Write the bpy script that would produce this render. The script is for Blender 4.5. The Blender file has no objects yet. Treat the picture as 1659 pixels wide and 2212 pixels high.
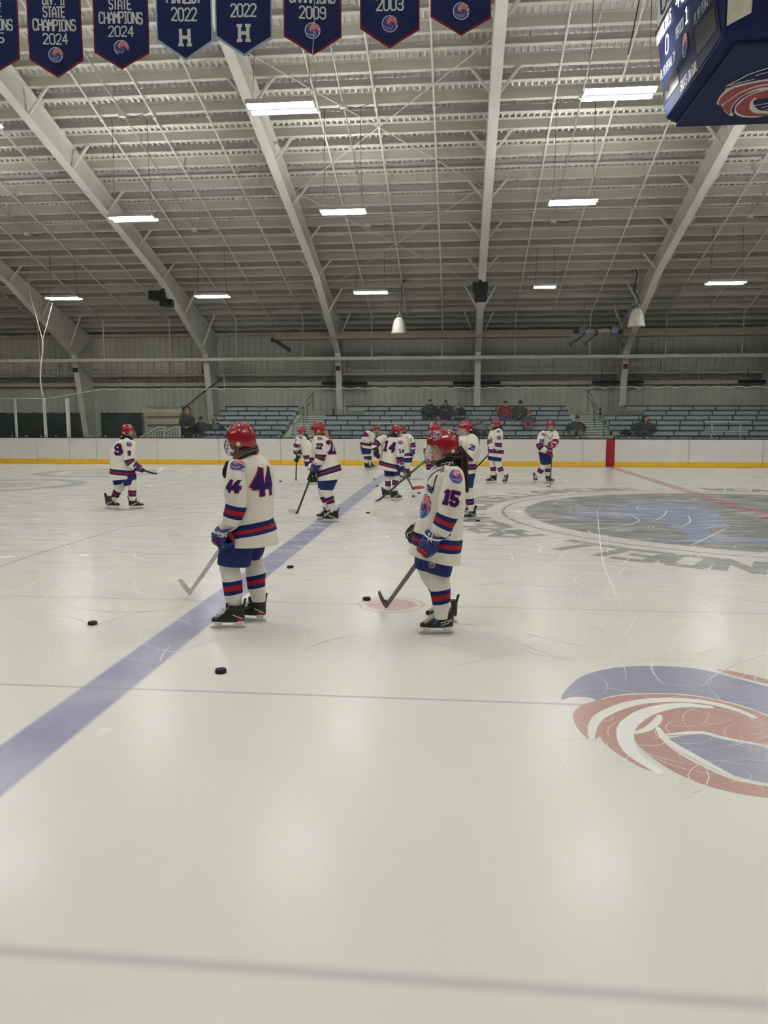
import bpy, bmesh, math, random
from mathutils import Vector as V, Matrix, noise
from mathutils.bvhtree import BVHTree
random.seed(7)
sc = bpy.context.scene
COL = sc.collection
# ------------------------------------------------------------------ camera, world, exposure
PSI, PIT, FPX, CX, CY, CAMZ = math.radians(5.55), math.radians(6.91), 1650.0, 829.5, 1106.0, 1.72
cam_d = bpy.data.cameras.new('camera'); cam = bpy.data.objects.new('camera', cam_d); COL.objects.link(cam)
cam_d.sensor_fit = 'HORIZONTAL'; cam_d.sensor_width = 36.0; cam_d.lens = 36.0 * FPX / 1659.0
cam_d.clip_start = 0.05; cam_d.clip_end = 200
cam.location = (0, 0, CAMZ); cam.rotation_euler = (math.pi / 2 - PIT, 0, PSI)
sc.camera = cam
w = bpy.data.worlds.new('hall_world'); sc.world = w; w.use_nodes = True
w.node_tree.nodes['Background'].inputs[0].default_value = (0.75, 0.78, 0.8, 1)
w.node_tree.nodes['Background'].inputs[1].default_value = 0.1
sc.view_settings.view_transform = 'Standard'; sc.view_settings.look = 'None'
sc.view_settings.gamma = 1.0; sc.view_settings.use_curve_mapping = False
sc.view_settings.exposure = 0.68
LAMP = 34.0          # emission of the lamp diffusers
sc.cycles.use_denoising = True
sc.cycles.use_adaptive_sampling = True; sc.cycles.adaptive_threshold = 0.13; sc.cycles.adaptive_min_samples = 16
sc.cycles.max_bounces = 4; sc.cycles.diffuse_bounces = 3; sc.cycles.glossy_bounces = 2
sc.cycles.light_sampling_threshold = 0.03
sc.cycles.transparent_max_bounces = 24; sc.cycles.transmission_bounces = 4
sc.cycles.sample_clamp_indirect = 6.0; sc.cycles.caustics_reflective = False; sc.cycles.caustics_refractive = False

FW = V((-math.sin(PSI) * math.cos(PIT), math.cos(PSI) * math.cos(PIT), -math.sin(PIT)))
RT = V((math.cos(PSI), math.sin(PSI), 0)); UP = RT.cross(FW)
CAM = V((0, 0, CAMZ))
def ray(x, y): return FW + RT * ((x - CX) / FPX) + UP * ((CY - y) / FPX)
def at(x, y, Y):
    d = ray(x, y); return CAM + d * (Y / d.y)
def gr(x, y, z=0.0):
    d = ray(x, y); return CAM + d * ((z - CAMZ) / d.z)
def atx(x, y, X):
    d = ray(x, y); return CAM + d * (X / d.x)

# ------------------------------------------------------------------ materials
def lin(c):
    c = c / 255.0
    return c / 12.92 if c <= 0.04045 else ((c + 0.055) / 1.055) ** 2.4
def L3(c): return (lin(c[0]), lin(c[1]), lin(c[2]), 1.0)
class NT:
    def __init__(s, m): s.t = m.node_tree
    def n(s, typ, **k):
        nd = s.t.nodes.new(typ)
        for a, b in k.items(): setattr(nd, a, b)
        return nd
    def put(s, sock, v):
        if hasattr(v, 'is_output'): s.t.links.new(v, sock)
        else: sock.default_value = v
    def m(s, op, a, b=0.0, c=0.0):
        nd = s.n('ShaderNodeMath', operation=op)
        for i, v in enumerate((a, b, c)): s.put(nd.inputs[i], v)
        return nd.outputs[0]
    def ss(s, v, a, b, o0, o1):
        nd = s.n('ShaderNodeMapRange', interpolation_type='SMOOTHSTEP')
        s.put(nd.inputs[0], v)
        for i, q in enumerate((a, b, o0, o1)): nd.inputs[i + 1].default_value = q
        return nd.outputs[0]
    def mix(s, f, a, b):
        nd = s.n('ShaderNodeMix', data_type='RGBA')
        s.put(nd.inputs[0], f); s.put(nd.inputs[6], a); s.put(nd.inputs[7], b)
        return nd.outputs[2]
    def noise(s, vec, scale, det=3.0, rough=0.5, dist=0.0):
        nd = s.n('ShaderNodeTexNoise')
        s.put(nd.inputs['Vector'], vec); nd.inputs['Scale'].default_value = scale
        nd.inputs['Detail'].default_value = det; nd.inputs['Roughness'].default_value = rough
        nd.inputs['Distortion'].default_value = dist
        return nd.outputs[0]
MATS = {}
def mat(name, rgb, rough=0.6, metal=0.0, var=0.06, scale=6.0, bump=0.0, spec=0.5, emit=0.0, alpha=1.0, coat=0.0):
    if name in MATS: return MATS[name]
    m = bpy.data.materials.new(name); m.use_nodes = True; MATS[name] = m
    b = m.node_tree.nodes['Principled BSDF']; g = NT(m)
    tc = g.n('ShaderNodeTexCoord').outputs['Object']
    nz = g.noise(tc, scale, 4.0)
    c = L3(rgb); lo = tuple(x * (1 - var) for x in c[:3]) + (1,); hi = tuple(min(1, x * (1 + var)) for x in c[:3]) + (1,)
    col = g.mix(g.ss(nz, 0.3, 0.7, 0.0, 1.0), lo, hi)
    g.put(b.inputs['Base Color'], col)
    b.inputs['Roughness'].default_value = rough; b.inputs['Metallic'].default_value = metal
    b.inputs['Specular IOR Level'].default_value = spec; b.inputs['Alpha'].default_value = alpha
    b.inputs['Coat Weight'].default_value = coat
    if emit:
        b.inputs['Emission Color'].default_value = c; b.inputs['Emission Strength'].default_value = emit
    if bump:
        bp = g.n('ShaderNodeBump'); bp.inputs['Strength'].default_value = bump; bp.inputs['Distance'].default_value = 0.01
        g.put(bp.inputs['Height'], g.noise(tc, scale * 6, 3.0)); g.put(b.inputs['Normal'], bp.outputs[0])
    return m
WHITE = mat('painted_white_steel', (220, 218, 210), 0.5, var=0.03, scale=1.5)
DECK = mat('roof_deck_white', (236, 234, 226), 0.55, var=0.04, scale=1.2)
PURL = mat('purlin_paint', (206, 203, 194), 0.55, var=0.04, scale=1.0)
SIDING = mat('wall_siding', (204, 202, 192), 0.65, var=0.06, scale=0.8)
CONC = mat('concrete', (120, 118, 112), 0.85, var=0.1, scale=3, bump=0.2)
BLACK = mat('black_plastic', (22, 22, 24), 0.5)
DKSTEEL = mat('dark_rubber', (40, 41, 44), 0.7)
GALV = mat('galvanised_pipe', (178, 176, 168), 0.4, 0.3)
BOARD = mat('board_white', (226, 222, 216), 0.35, var=0.03, scale=2.5)
YELLOW = mat('kick_yellow', (238, 190, 40), 0.4, var=0.05)
REDLN = mat('board_red', (158, 24, 48), 0.4, var=0.05)
JWHITE = mat('jersey_white', (228, 222, 209), 0.85, var=0.03, scale=9, bump=0.25, spec=0.2)
JNAVY = mat('jersey_navy', (29, 42, 98), 0.8, var=0.08, scale=14, bump=0.15, spec=0.2)
JRED = mat('jersey_red', (160, 34, 46), 0.8, var=0.08, scale=14, bump=0.15, spec=0.2)
NUMNAVY = mat('number_navy', (38, 30, 96), 0.7, spec=0.2)
NUMRED = mat('number_red', (190, 40, 56), 0.7, spec=0.2)
PANT = mat('pant_blue', (41, 50, 104), 0.75, var=0.08, scale=8, bump=0.2, spec=0.2)
HELM = mat('helmet_red', (152, 15, 31), 0.24, var=0.05, scale=10, coat=0.4)
CAGE = mat('cage_wire', (170, 172, 172), 0.3, 0.7)
CAGEB = mat('cage_wire_black', (40, 41, 42), 0.35, 0.4)
PLAST = mat('white_plastic', (226, 226, 222), 0.35, var=0.03)
BOOT = mat('skate_boot_black', (24, 24, 26), 0.4, var=0.15, scale=20)
STEEL = mat('skate_steel', (186, 188, 190), 0.2, 0.9)
LACE = mat('skate_lace', (218, 214, 206), 0.8)
GBLUE = mat('glove_blue', (33, 48, 112), 0.6, var=0.1, scale=16)
GRED = mat('glove_red', (162, 28, 42), 0.6, var=0.1, scale=16)
GBLK = mat('glove_black', (26, 27, 34), 0.6, var=0.15, scale=16)
SKIN = mat('skin', (214, 164, 138), 0.55, var=0.05, scale=14)
LIP = mat('lip', (168, 84, 80), 0.5)
EYEW = mat('eye_white', (230, 226, 220), 0.3)
HAIRD = mat('hair_dark_brown', (50, 34, 28), 0.55, var=0.25, scale=30)
HAIRM = mat('hair_brown', (92, 68, 52), 0.55, var=0.3, scale=30)
HAIRB = mat('hair_blond', (172, 138, 88), 0.55, var=0.25, scale=30)
NECKB = mat('neck_guard_black', (24, 24, 28), 0.8)
BANNER = mat('banner_navy', (36, 46, 88), 0.85, var=0.05, scale=4, bump=0.1, spec=0.2)
LETTER = mat('letter_grey', (206, 206, 208), 0.7)
MAROON = mat('banner_maroon', (122, 26, 46), 0.8)
LTBLUE = mat('banner_pale_blue', (158, 176, 205), 0.8)
SWRED = mat('swirl_red', (205, 60, 62), 0.6)
SWBLUE = mat('swirl_blue', (52, 66, 150), 0.6)
SWWHITE = mat('swirl_white', (226, 222, 226), 0.6)
BNAVY = mat('scoreboard_navy', (40, 46, 78), 0.75, spec=0.2)
BNAVY2 = mat('scoreboard_frame', (24, 30, 70), 0.7, spec=0.2)
LEDOFF = mat('led_panel_dark', (38, 38, 36), 0.5)
LEDON = mat('led_lit', (255, 255, 255), 0.5, emit=3.0)
PUCKM = mat('puck_rubber', (20, 20, 21), 0.65)
LAMPM = mat('lamp_diffuser', (252, 252, 248), 0.4, emit=LAMP)
FILLM = mat('added_fill_glow', (252, 252, 248), 0.4, emit=LAMP * 1.4)  # glow for a strip added above the housings to lift the ceiling
LAMPH = mat('lamp_housing', (176, 176, 172), 0.5)

# ------------------------------------------------------------------ mesh builder
class MB:
    def __init__(s): s.v = []; s.f = []; s.mi = []; s.mats = []
    def mid(s, m):
        if m not in s.mats: s.mats.append(m)
        return s.mats.index(m)
    def add(s, vs, fs, m):
        o = len(s.v); k = s.mid(m) if not isinstance(m, list) else None
        s.v += [V(p) for p in vs]
        for i, f in enumerate(fs):
            s.f.append(tuple(o + a for a in f)); s.mi.append(k if k is not None else s.mid(m[i]))
        return s
    def box(s, c, d, m, rot=None):
        vs = [V((x * d[0] / 2, y * d[1] / 2, z * d[2] / 2)) for x in (-1, 1) for y in (-1, 1) for z in (-1, 1)]
        if rot is not None: vs = [rot @ p for p in vs]
        return s.add([V(c) + p for p in vs], [(0, 1, 3, 2), (4, 6, 7, 5), (0, 4, 5, 1), (2, 3, 7, 6), (0, 2, 6, 4), (1, 5, 7, 3)], m)
    def bar(s, a, b, wd, ht, m, upv=(0, 0, 1)):
        a, b = V(a), V(b); t = (b - a).normalized(); x = t.cross(V(upv))
        if x.length < 1e-4: x = t.cross(V((1, 0, 0)))
        x.normalize(); y = x.cross(t)
        vs = [p + x * (i * wd / 2) + y * (j * ht / 2) for p in (a, b) for (i, j) in ((-1, -1), (1, -1), (1, 1), (-1, 1))]
        return s.add(vs, [(3, 2, 1, 0), (4, 5, 6, 7), (0, 1, 5, 4), (1, 2, 6, 5), (2, 3, 7, 6), (3, 0, 4, 7)], m)
    def loft(s, rings, m, cap=True, closed=True):
        """rings: list of lists of points (same length); m: material or one per ring gap"""
        n = len(rings[0]); vs = [p for r in rings for p in r]; fs = []; ms = []
        for i in range(len(rings) - 1):
            for j in range(n if closed else n - 1):
                k = (j + 1) % n
                fs.append((i * n + j, i * n + k, (i + 1) * n + k, (i + 1) * n + j)); ms.append(m[i] if isinstance(m, list) else m)
        if cap and closed:
            fs.append(tuple(range(n - 1, -1, -1))); ms.append(m[0] if isinstance(m, list) else m)
            fs.append(tuple(range((len(rings) - 1) * n, len(rings) * n))); ms.append(m[-1] if isinstance(m, list) else m)
        return s.add(vs, fs, ms)
    def tube(s, pts, r, m, seg=6, cap=True, flat=None):
        pts = [V(p) for p in pts]; rs = r if isinstance(r, (list, tuple)) else [r] * len(pts)
        rings = []; x = None
        for i, p in enumerate(pts):
            t = (pts[min(i + 1, len(pts) - 1)] - pts[max(i - 1, 0)])
            t = t.normalized() if t.length > 1e-9 else V((0, 0, 1))
            if x is None:
                x = t.cross(V((0, 1, 0)))
                if x.length < 0.15: x = t.cross(V((1, 0, 0)))
            else: x = x - t * x.dot(t)
            x.normalize(); y = t.cross(x)
            fl = flat or 1.0
            rings.append([p + x * (rs[i] * math.cos(a)) + y * (rs[i] * fl * math.sin(a)) for a in [2 * math.pi * k / seg for k in range(seg)]])
        return s.loft(rings, m, cap)
    def sph(s, c, r, m, nu=12, nv=8, rot=None):
        r = V(r) if not isinstance(r, (int, float)) else V((r, r, r)); rings = []
        for i in range(nv + 1):
            a = math.pi * (0.02 + 0.96 * i / nv); ring = []
            for j in range(nu):
                b = 2 * math.pi * j / nu
                p = V((r.x * math.sin(a) * math.cos(b), r.y * math.sin(a) * math.sin(b), -r.z * math.cos(a)))
                ring.append(V(c) + (rot @ p if rot is not None else p))
            rings.append(ring)
        return s.loft(rings, m)
    def extrude_profile(s, prof, a, b, m, ax):
        """prof: list of 2D; ax(u, v, t) -> point; open profile strip from a to b"""
        n = len(prof); vs = [ax(p[0], p[1], t) for t in (a, b) for p in prof]
        return s.add(vs, [(i, i + 1, n + i + 1, n + i) for i in range(n - 1)], m)
    def poly(s, pts, m):
        bm = bmesh.new(); vv = [bm.verts.new(p) for p in pts]
        es = [bm.edges.new((vv[i], vv[(i + 1) % len(vv)])) for i in range(len(vv))]
        bmesh.ops.triangle_fill(bm, use_beauty=True, edges=es)
        bm.verts.index_update()
        vs = [v.co.copy() for v in bm.verts]; fs = []
        for f in bm.faces:
            ix = [v.index for v in f.verts]
            if f.normal.z < 0: ix.reverse()
            fs.append(tuple(ix))
        bm.free(); return s.add(vs, fs, m)
    def bvh(s): return BVHTree.FromPolygons([tuple(p) for p in s.v], s.f)
def wloc(o):
    p = V((0, 0, 0))
    while o is not None: p += o.location; o = o.parent
    return p
def tag(o, label=None, cat=None, group=None, kind=None):
    if label: o['label'] = label
    if cat: o['category'] = cat
    if group: o['group'] = group
    if kind: o['kind'] = kind
    return o
def obj(name, mb, parent=None, smooth=False, label=None, cat=None, group=None, kind=None, loc=None, ang=40):
    me = bpy.data.meshes.new(name)
    if parent is not None: off = wloc(parent); L = V((0, 0, 0))
    else:
        if loc is None:
            xs = [p.x for p in mb.v]; ys = [p.y for p in mb.v]
            loc = ((min(xs) + max(xs)) / 2, (min(ys) + max(ys)) / 2, min(p.z for p in mb.v))
        L = V(loc); off = L
    me.from_pydata([tuple(p - off) for p in mb.v], [], mb.f)
    for m in mb.mats: me.materials.append(m)
    me.polygons.foreach_set('material_index', mb.mi)
    if smooth:
        me.polygons.foreach_set('use_smooth', [True] * len(me.polygons))
        try: me.set_sharp_from_angle(angle=math.radians(ang))
        except Exception: pass
    me.update()
    o = bpy.data.objects.new(name, me); COL.objects.link(o); o.location = L
    if parent is not None: o.parent = parent
    return tag(o, label, cat, group, kind)
def thing(name, loc, label, cat, group=None):
    o = bpy.data.objects.new(name, None); COL.objects.link(o); o.location = V(loc); o.empty_display_size = 0.2
    return tag(o, label, cat, group)
def dup(root, loc, label=None, group=None):
    r = root.copy(); COL.objects.link(r); r.location = V(loc)
    if label: r['label'] = label
    if group: r['group'] = group
    for ch in list(root.children):
        c = ch.copy(); COL.objects.link(c); c.parent = r
        for g in list(ch.children):
            d = g.copy(); COL.objects.link(d); d.parent = c
    return r

# ------------------------------------------------------------------ block lettering
GL = {'0': ['10 30 41 45 36 16 05 01 10'], '1': ['15 26 20', '10 30'], '2': ['05 16 36 45 44 00 40'], '3': ['05 16 36 45 44 33 42 41 30 10 01', '33 13'],
 '4': ['30 36 02 42'], '5': ['46 06 03 33 42 41 30 10 01'], '6': ['45 36 16 05 01 10 30 41 42 33 03'], '7': ['06 46 20'], '8': ['10 30 41 42 33 13 04 05 16 36 45 44 33', '13 02 01 10'],
 '9': ['01 10 30 41 45 36 16 05 04 13 43'], 'A': ['00 04 26 44 40', '02 42'], 'B': ['00 06 36 45 44 33 42 41 30 00', '03 33'], 'C': ['45 36 16 05 01 10 30 41'],
 'D': ['00 06 36 45 41 30 00'], 'E': ['46 06 00 40', '03 33'], 'F': ['46 06 00', '03 33'], 'G': ['45 36 16 05 01 10 30 41 43 23'], 'H': ['00 06', '40 46', '03 43'],
 'I': ['20 26', '10 30', '16 36'], 'J': ['46 41 30 10 01'], 'K': ['00 06', '46 03 40'], 'L': ['06 00 40'], 'M': ['00 06 23 46 40'], 'N': ['00 06 40 46'],
 'O': ['10 30 41 45 36 16 05 01 10'], 'P': ['00 06 36 45 44 33 03'], 'Q': ['10 30 41 45 36 16 05 01 10', '22 40'], 'R': ['00 06 36 45 44 33 03', '23 40'],
 'S': ['45 36 16 05 04 13 33 42 41 30 10 01'], 'T': ['06 46', '20 26'], 'U': ['06 01 10 30 41 46'], 'V': ['06 20 46'], 'W': ['06 10 24 30 46'],
 'X': ['00 46', '06 40'], 'Y': ['06 23 46', '23 20'], 'Z': ['06 46 00 40'], '.': ['20 20.4'], ' ': [], '-': ['13 33']}
def glyphs(text, h, ratio=0.62, gap=0.35):
    """list of polylines, centred on x, baseline y = 0; each glyph 4x6 cells"""
    cw = h * ratio / 4; out = []; x = 0.0
    for ch in text:
        wd = 4.0
        if ch in 'I1': wd = 3.0 if ch == '1' else 2.0
        if ch == ' ': wd = 2.2
        x0 = x - (1.0 if ch in 'I1' else 0) * cw
        for pl in GL.get(ch, []):
            pts = []
            for tok in pl.split():
                if '.' in tok: pts.append((x0 + 2 * cw, h / 15.0))
                else: pts.append((x0 + int(tok[0]) * cw, int(tok[1]) * h / 6))
            out.append(pts)
        x += (wd + 4 * gap) * cw
    tot = x - 4 * gap * cw
    return [[(a - tot / 2, b) for a, b in p] for p in out]
def rib2d(pts, wd, step):
    """2D quads of a stroke of width wd"""
    qs = []
    for i in range(len(pts) - 1):
        a, b = V(pts[i] + (0,)).xy, V(pts[i + 1] + (0,)).xy
        d = b - a
        if d.length < 1e-6: continue
        t = d.normalized(); n = V((-t.y, t.x)) * wd / 2
        def ext(o):
            if o is None: return .3
            o = V(o + (0,)).xy
            if o.length < 1e-6: return .3
            c_ = max(-1, min(1, t.dot(o.normalized()))); return min(.32, .5 * math.tan(math.acos(c_) / 2)) if c_ > -.99 else .4
        cl = len(pts) > 3 and (V(pts[0] + (0,)) - V(pts[-1] + (0,))).length < 1e-6
        pv = pts[i - 1] if i > 0 else (pts[-2] if cl else None); nx_ = pts[i + 2] if i + 2 < len(pts) else (pts[1] if cl else None)
        ea = ext((pts[i][0] - pv[0], pts[i][1] - pv[1]) if pv else None); eb = ext((nx_[0] - pts[i + 1][0], nx_[1] - pts[i + 1][1]) if nx_ else None)
        a = a - t * wd * ea; b = b + t * wd * eb
        k = max(1, int((b - a).length / step + 0.5))
        for j in range(k):
            p = a + (b - a) * (j / k); q = a + (b - a) * ((j + 1) / k)
            qs.append((p - n, q - n, q, p)); qs.append((p, q, q + n, p + n))
    return qs
def swirl2d(step=0.25):
    """round wave badge in the unit circle: (quads, key) layers"""
    lay = []
    disc = []
    nr, na = 4, 20
    for i in range(nr):
        for j in range(na):
            r0, r1 = i / nr, (i + 1) / nr; a0, a1 = 2 * math.pi * j / na, 2 * math.pi * (j + 1) / na
            disc.append(tuple(V((r * math.cos(a), r * math.sin(a))) for r, a in ((r0, a0), (r1, a0), (r1, a1), (r0, a1))))
    lay.append((disc, 'w'))
    lay.append(([tuple(p * 0.9 for p in q) for q in disc], 'b'))
    for k, (a0, key, wd) in enumerate(((-8, 'r', 0.25), (24, 'r', 0.24), (54, 'r', 0.22), (8, 'w', 0.05), (39, 'w', 0.05), (72, 'w', 0.06), (-27, 'w', 0.05), (190, 'w', 0.045), (255, 'w', 0.045), (222, 'w', 0.03))):
        pts = []
        for i in range(9):
            t = i / 8; r = 0.86 - 0.72 * t; a = math.radians(a0 + 125 * t)
            pts.append((r * math.cos(a), r * math.sin(a)))
        if key == 'w' and a0 > 100: pts = pts[1:6]
        lay.append((rib2d(pts, wd, step), key))
    lay.append(([tuple(p * 0.2 for p in q) for q in disc], 'r'))
    return lay
SWK = {'w': SWWHITE, 'b': SWBLUE, 'r': SWRED}
EPS = [0]
def flat_quads(mb, qs, O, R, U, N, off, m):
    for q in qs:
        EPS[0] = (EPS[0] + 1) % 16
        mb.add([O + R * p.x + U * p.y + N * (off + EPS[0] * 4e-5) for p in q], [(0, 1, 2, 3)], m)
def surf_quads(mb, qs, O, R, U, N, bvh, off, m):
    for q in qs:
        vs = []; EPS[0] = (EPS[0] + 1) % 12; off_ = off + EPS[0] * 3e-5
        for p in q:
            st = O + R * p.x + U * p.y + N * 0.35
            h = bvh.ray_cast(st, -N, 0.8)
            if h[0] is None: break
            nn = h[1] if h[1].dot(N) > 0 else -h[1]
            vs.append(h[0] + nn * off_ + N * off_ * 0.3)
        if len(vs) == 4 and max((vs[i] - vs[0]).length for i in (1, 2, 3)) < 4 * max((q[i] - q[0]).length for i in (1, 2, 3)) + 0.01:
            mb.add(vs, [(0, 1, 2, 3)], m)
def text_mb(mb, text, h, wd, O, R, U, N, m, off=0.002, ratio=0.62, gap=0.35, bvh=None, step=None, yoff=0.0):
    for pl in glyphs(text, h, ratio, gap):
        qs = rib2d([(a, b + yoff) for a, b in pl], wd, step or h)
        if bvh is None: flat_quads(mb, qs, O, R, U, N, off, m)
        else: surf_quads(mb, qs, O, R, U, N, bvh, off, m)
def badge_mb(mb, rad, O, R, U, N, off=0.002, bvh=None, ry=1.0, dz=0.0006):
    for i, (qs, k) in enumerate(swirl2d(0.3)):
        qs = [tuple(V((p.x * rad, p.y * rad * ry)) for p in q) for q in qs]
        if bvh is None: flat_quads(mb, qs, O, R, U, N, off + i * dz, SWK[k])
        else: surf_quads(mb, qs, O, R, U, N, bvh, off + i * dz, SWK[k])
# ================================================================== the hall
BLUEX, REDX, CIRC = -2.24, 5.52, V((5.5, 14.2, 0))
def ice_mat(name, base, markings=False):
    m = bpy.data.materials.new(name); m.use_nodes = True; g = NT(m)
    b = m.node_tree.nodes['Principled BSDF']
    pos = g.n('ShaderNodeNewGeometry').outputs['Position']
    sx = g.n('ShaderNodeSeparateXYZ'); g.put(sx.inputs[0], pos); X, Y = sx.outputs[0], sx.outputs[1]
    col = L3(base)
    if markings:
        def band(v, c, wd, s): return g.ss(g.m('ABSOLUTE', g.m('SUBTRACT', v, c)), wd / 2 - s, wd / 2 + s, 1.0, 0.0)
        def dist(c):
            return g.m('SQRT', g.m('ADD', g.m('POWER', g.m('SUBTRACT', X, c[0]), 2.0), g.m('POWER', g.m('SUBTRACT', Y, c[1]), 2.0)))
        wear = g.ss(g.noise(pos, 1.7, 5.0), 0.25, 0.75, 0.72, 1.0)
        # thin seams under the ice
        for y0, bw_, ba_ in ((2.17, .05, .3), (4.56, .026, .42), (6.95, .022, .42), (9.4, .024, .4), (11.9, .03, .3)):
            col = g.mix(g.m('MULTIPLY', band(Y, y0, bw_, bw_ * .55), ba_), col, L3((120, 120, 124)))
        for y0 in (16.6, 19.0, 21.5, 24.0, 26.4):
            col = g.mix(g.m('MULTIPLY', band(Y, y0, 0.05, 0.03), 0.22), col, L3((120, 120, 124)))
        for c, ro, bw in ((gr(20, 1047), 1.95, 0.5), (gr(216, 1021), 2.0, 0.55)):
            d = dist(c)
            col = g.mix(g.m('MULTIPLY', band(d, ro - bw / 2, bw, 0.12), g.m('MULTIPLY', wear, 0.5)), col, L3((120, 124, 170)))
            col = g.mix(g.m('MULTIPLY', g.ss(d, 0.75, 1.05, 1.0, 0.0), 0.3), col, L3((190, 130, 140)))
        d = dist(CIRC)
        # grey centre disc, ring line
        col = g.mix(g.m('MULTIPLY', band(d, 4.66, 0.06, 0.02), 0.65), col, L3((104, 104, 122)))
        col = g.mix(g.m('MULTIPLY', g.ss(d, 4.2, 4.3, 1.0, 0.0), g.m('MULTIPLY', wear, 0.98)), col, L3((126, 126, 130)))
        # face-off spot by the blue line
        d = dist((-0.61, 6.97))
        spot = g.m('ADD', g.m('MULTIPLY', g.ss(d, 0.2, 0.27, 1.0, 0.0), 0.75), g.m('MULTIPLY', band(d, 0.3, 0.035, 0.012), 0.5))
        col = g.mix(g.m('MULTIPLY', spot, g.m('MULTIPLY', wear, 0.75)), col, L3((186, 92, 112)))
        col = g.mix(g.m('MULTIPLY', band(X, BLUEX, 0.33, 0.02), g.m('MULTIPLY', wear, 0.97)), col, L3((150, 151, 188)))
        dash = g.m('MULTIPLY', band(X, REDX, 0.31, 0.02), g.m('MULTIPLY', wear, 0.72))
        col = g.mix(dash, col, L3((186, 96, 100)))
    # skate marks: fine scratches and snow streaks
    far = g.ss(Y, 5.0, 14.0, 0.0, 1.0)
    mp = g.n('ShaderNodeMapping'); mp.inputs['Scale'].default_value = (0.6, 2.2, 1.0); mp.inputs['Rotation'].default_value = (0, 0, 0.35)
    g.put(mp.inputs[0], pos)
    st = g.noise(mp.outputs[0], 2.2, 4.5, 0.58, 0.8)
    streak = g.ss(st, 0.47, 0.7, 0.0, 0.7)
    col = g.mix(g.m('MULTIPLY', streak, far), col, L3((236, 234, 232)))
    dk = g.ss(g.noise(mp.outputs[0], 3.1, 4.5, 0.58, 1.0), 0.47, 0.72, 0.0, 0.48)
    col = g.mix(g.m('MULTIPLY', dk, far), col, L3((150, 150, 154)))
    g.put(b.inputs['Base Color'], col)
    rg = g.ss(g.noise(pos, 2.2, 2.0, 0.5), 0.2, 0.85, 0.21, 0.28)
    g.put(b.inputs['Roughness'], rg)
    b.inputs['IOR'].default_value = 1.31; b.inputs['Specular IOR Level'].default_value = 0.5
    bp = g.n('ShaderNodeBump'); bp.inputs['Strength'].default_value = 0.03; bp.inputs['Distance'].default_value = 0.02
    g.put(bp.inputs['Height'], g.noise(mp.outputs[0], 4.0, 3.0, 0.5)); g.put(b.inputs['Normal'], bp.outputs[0])
    return m
ICE = ice_mat('ice', (235, 233, 226), True)
IBLUE = ice_mat('ice_blue_paint', (162, 163, 184)); IRED = ice_mat('ice_red_paint', (196, 158, 149))
IGREY = ice_mat('ice_grey_paint', (166, 166, 166)); IPALE = ice_mat('ice_pale_blue_paint', (156, 164, 196)); IWHT = mat('ice_scratch_white', (241, 240, 235), .55, var=.02, spec=.3)
YB = 28.6                                                   # face of the far boards
ice = MB(); ice.add([(-42, -0.35, 0), (27, -0.35, 0), (27, YB + .02, 0), (-42, YB + .02, 0)], [(0, 1, 2, 3)], ICE)
def gp(pts, sx, sy, k, z): return [gr(sx + a / k, sy + b / k, 0.0) + V((0, 0, z)) for a, b in pts]
def smooth_closed(pts, n=4):
    out = []; N_ = len(pts)
    for i in range(N_):
        p0, p1, p2, p3 = [V(pts[(i + j) % N_] + (0,)) for j in (-1, 0, 1, 2)]
        for j in range(n):
            t = j / n
            q = 0.5 * ((2 * p1) + (p2 - p0) * t + (2 * p0 - 5 * p1 + 4 * p2 - p3) * t * t + (3 * p1 - p0 - 3 * p2 + p3) * t ** 3)
            out.append((q.x, q.y))
    return out
# wave badge in the ice, lower right
SWP = [([(112, 382), (150, 310), (260, 215), (430, 162), (620, 138), (860, 135), (1050, 146), (1220, 172), (1400, 222), (1700, 300), (1900, 370), (1900, 640), (1700, 520), (1500, 440), (1300, 388), (1100, 352), (900, 338), (600, 342), (450, 368), (380, 392), (330, 372), (200, 365)], IBLUE, .0004),
 ([(200, 495), (260, 430), (400, 388), (600, 352), (900, 345), (1100, 360), (1300, 397), (1500, 452), (1700, 530), (1950, 660), (1950, 830), (1700, 740), (1350, 682), (1150, 632), (1000, 652), (870, 652), (790, 600), (640, 610), (520, 640), (400, 660), (345, 695), (270, 640), (215, 565)], IRED, .0006),
 ([(400, 560), (395, 640), (440, 715), (520, 780), (640, 855), (740, 905), (860, 935), (740, 860), (650, 780), (590, 690), (580, 610), (620, 540), (560, 500)], IRED, .0008),
 ([(655, 560), (650, 640), (690, 730), (850, 860), (1000, 948), (1200, 1028), (1450, 1088), (1750, 1130), (1950, 1140), (1950, 1090), (1700, 1045), (1400, 985), (1150, 880), (960, 770), (870, 690), (835, 600), (800, 540)], IRED, .0008),
 ([(910, 682), (1150, 645), (1300, 672), (1700, 760), (1950, 830), (1950, 1060), (1659, 1012), (1400, 950), (1150, 850), (1000, 770)], IBLUE, .0008),
 ([(1270, 160), (1450, 185), (1700, 250), (1900, 320), (1900, 345), (1659, 268), (1450, 218)], IRED, .0010)]
for pts, m_, z in SWP: ice.poly(gp(smooth_closed(pts), 1180, 1400, 3.463, z), m_)
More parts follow.
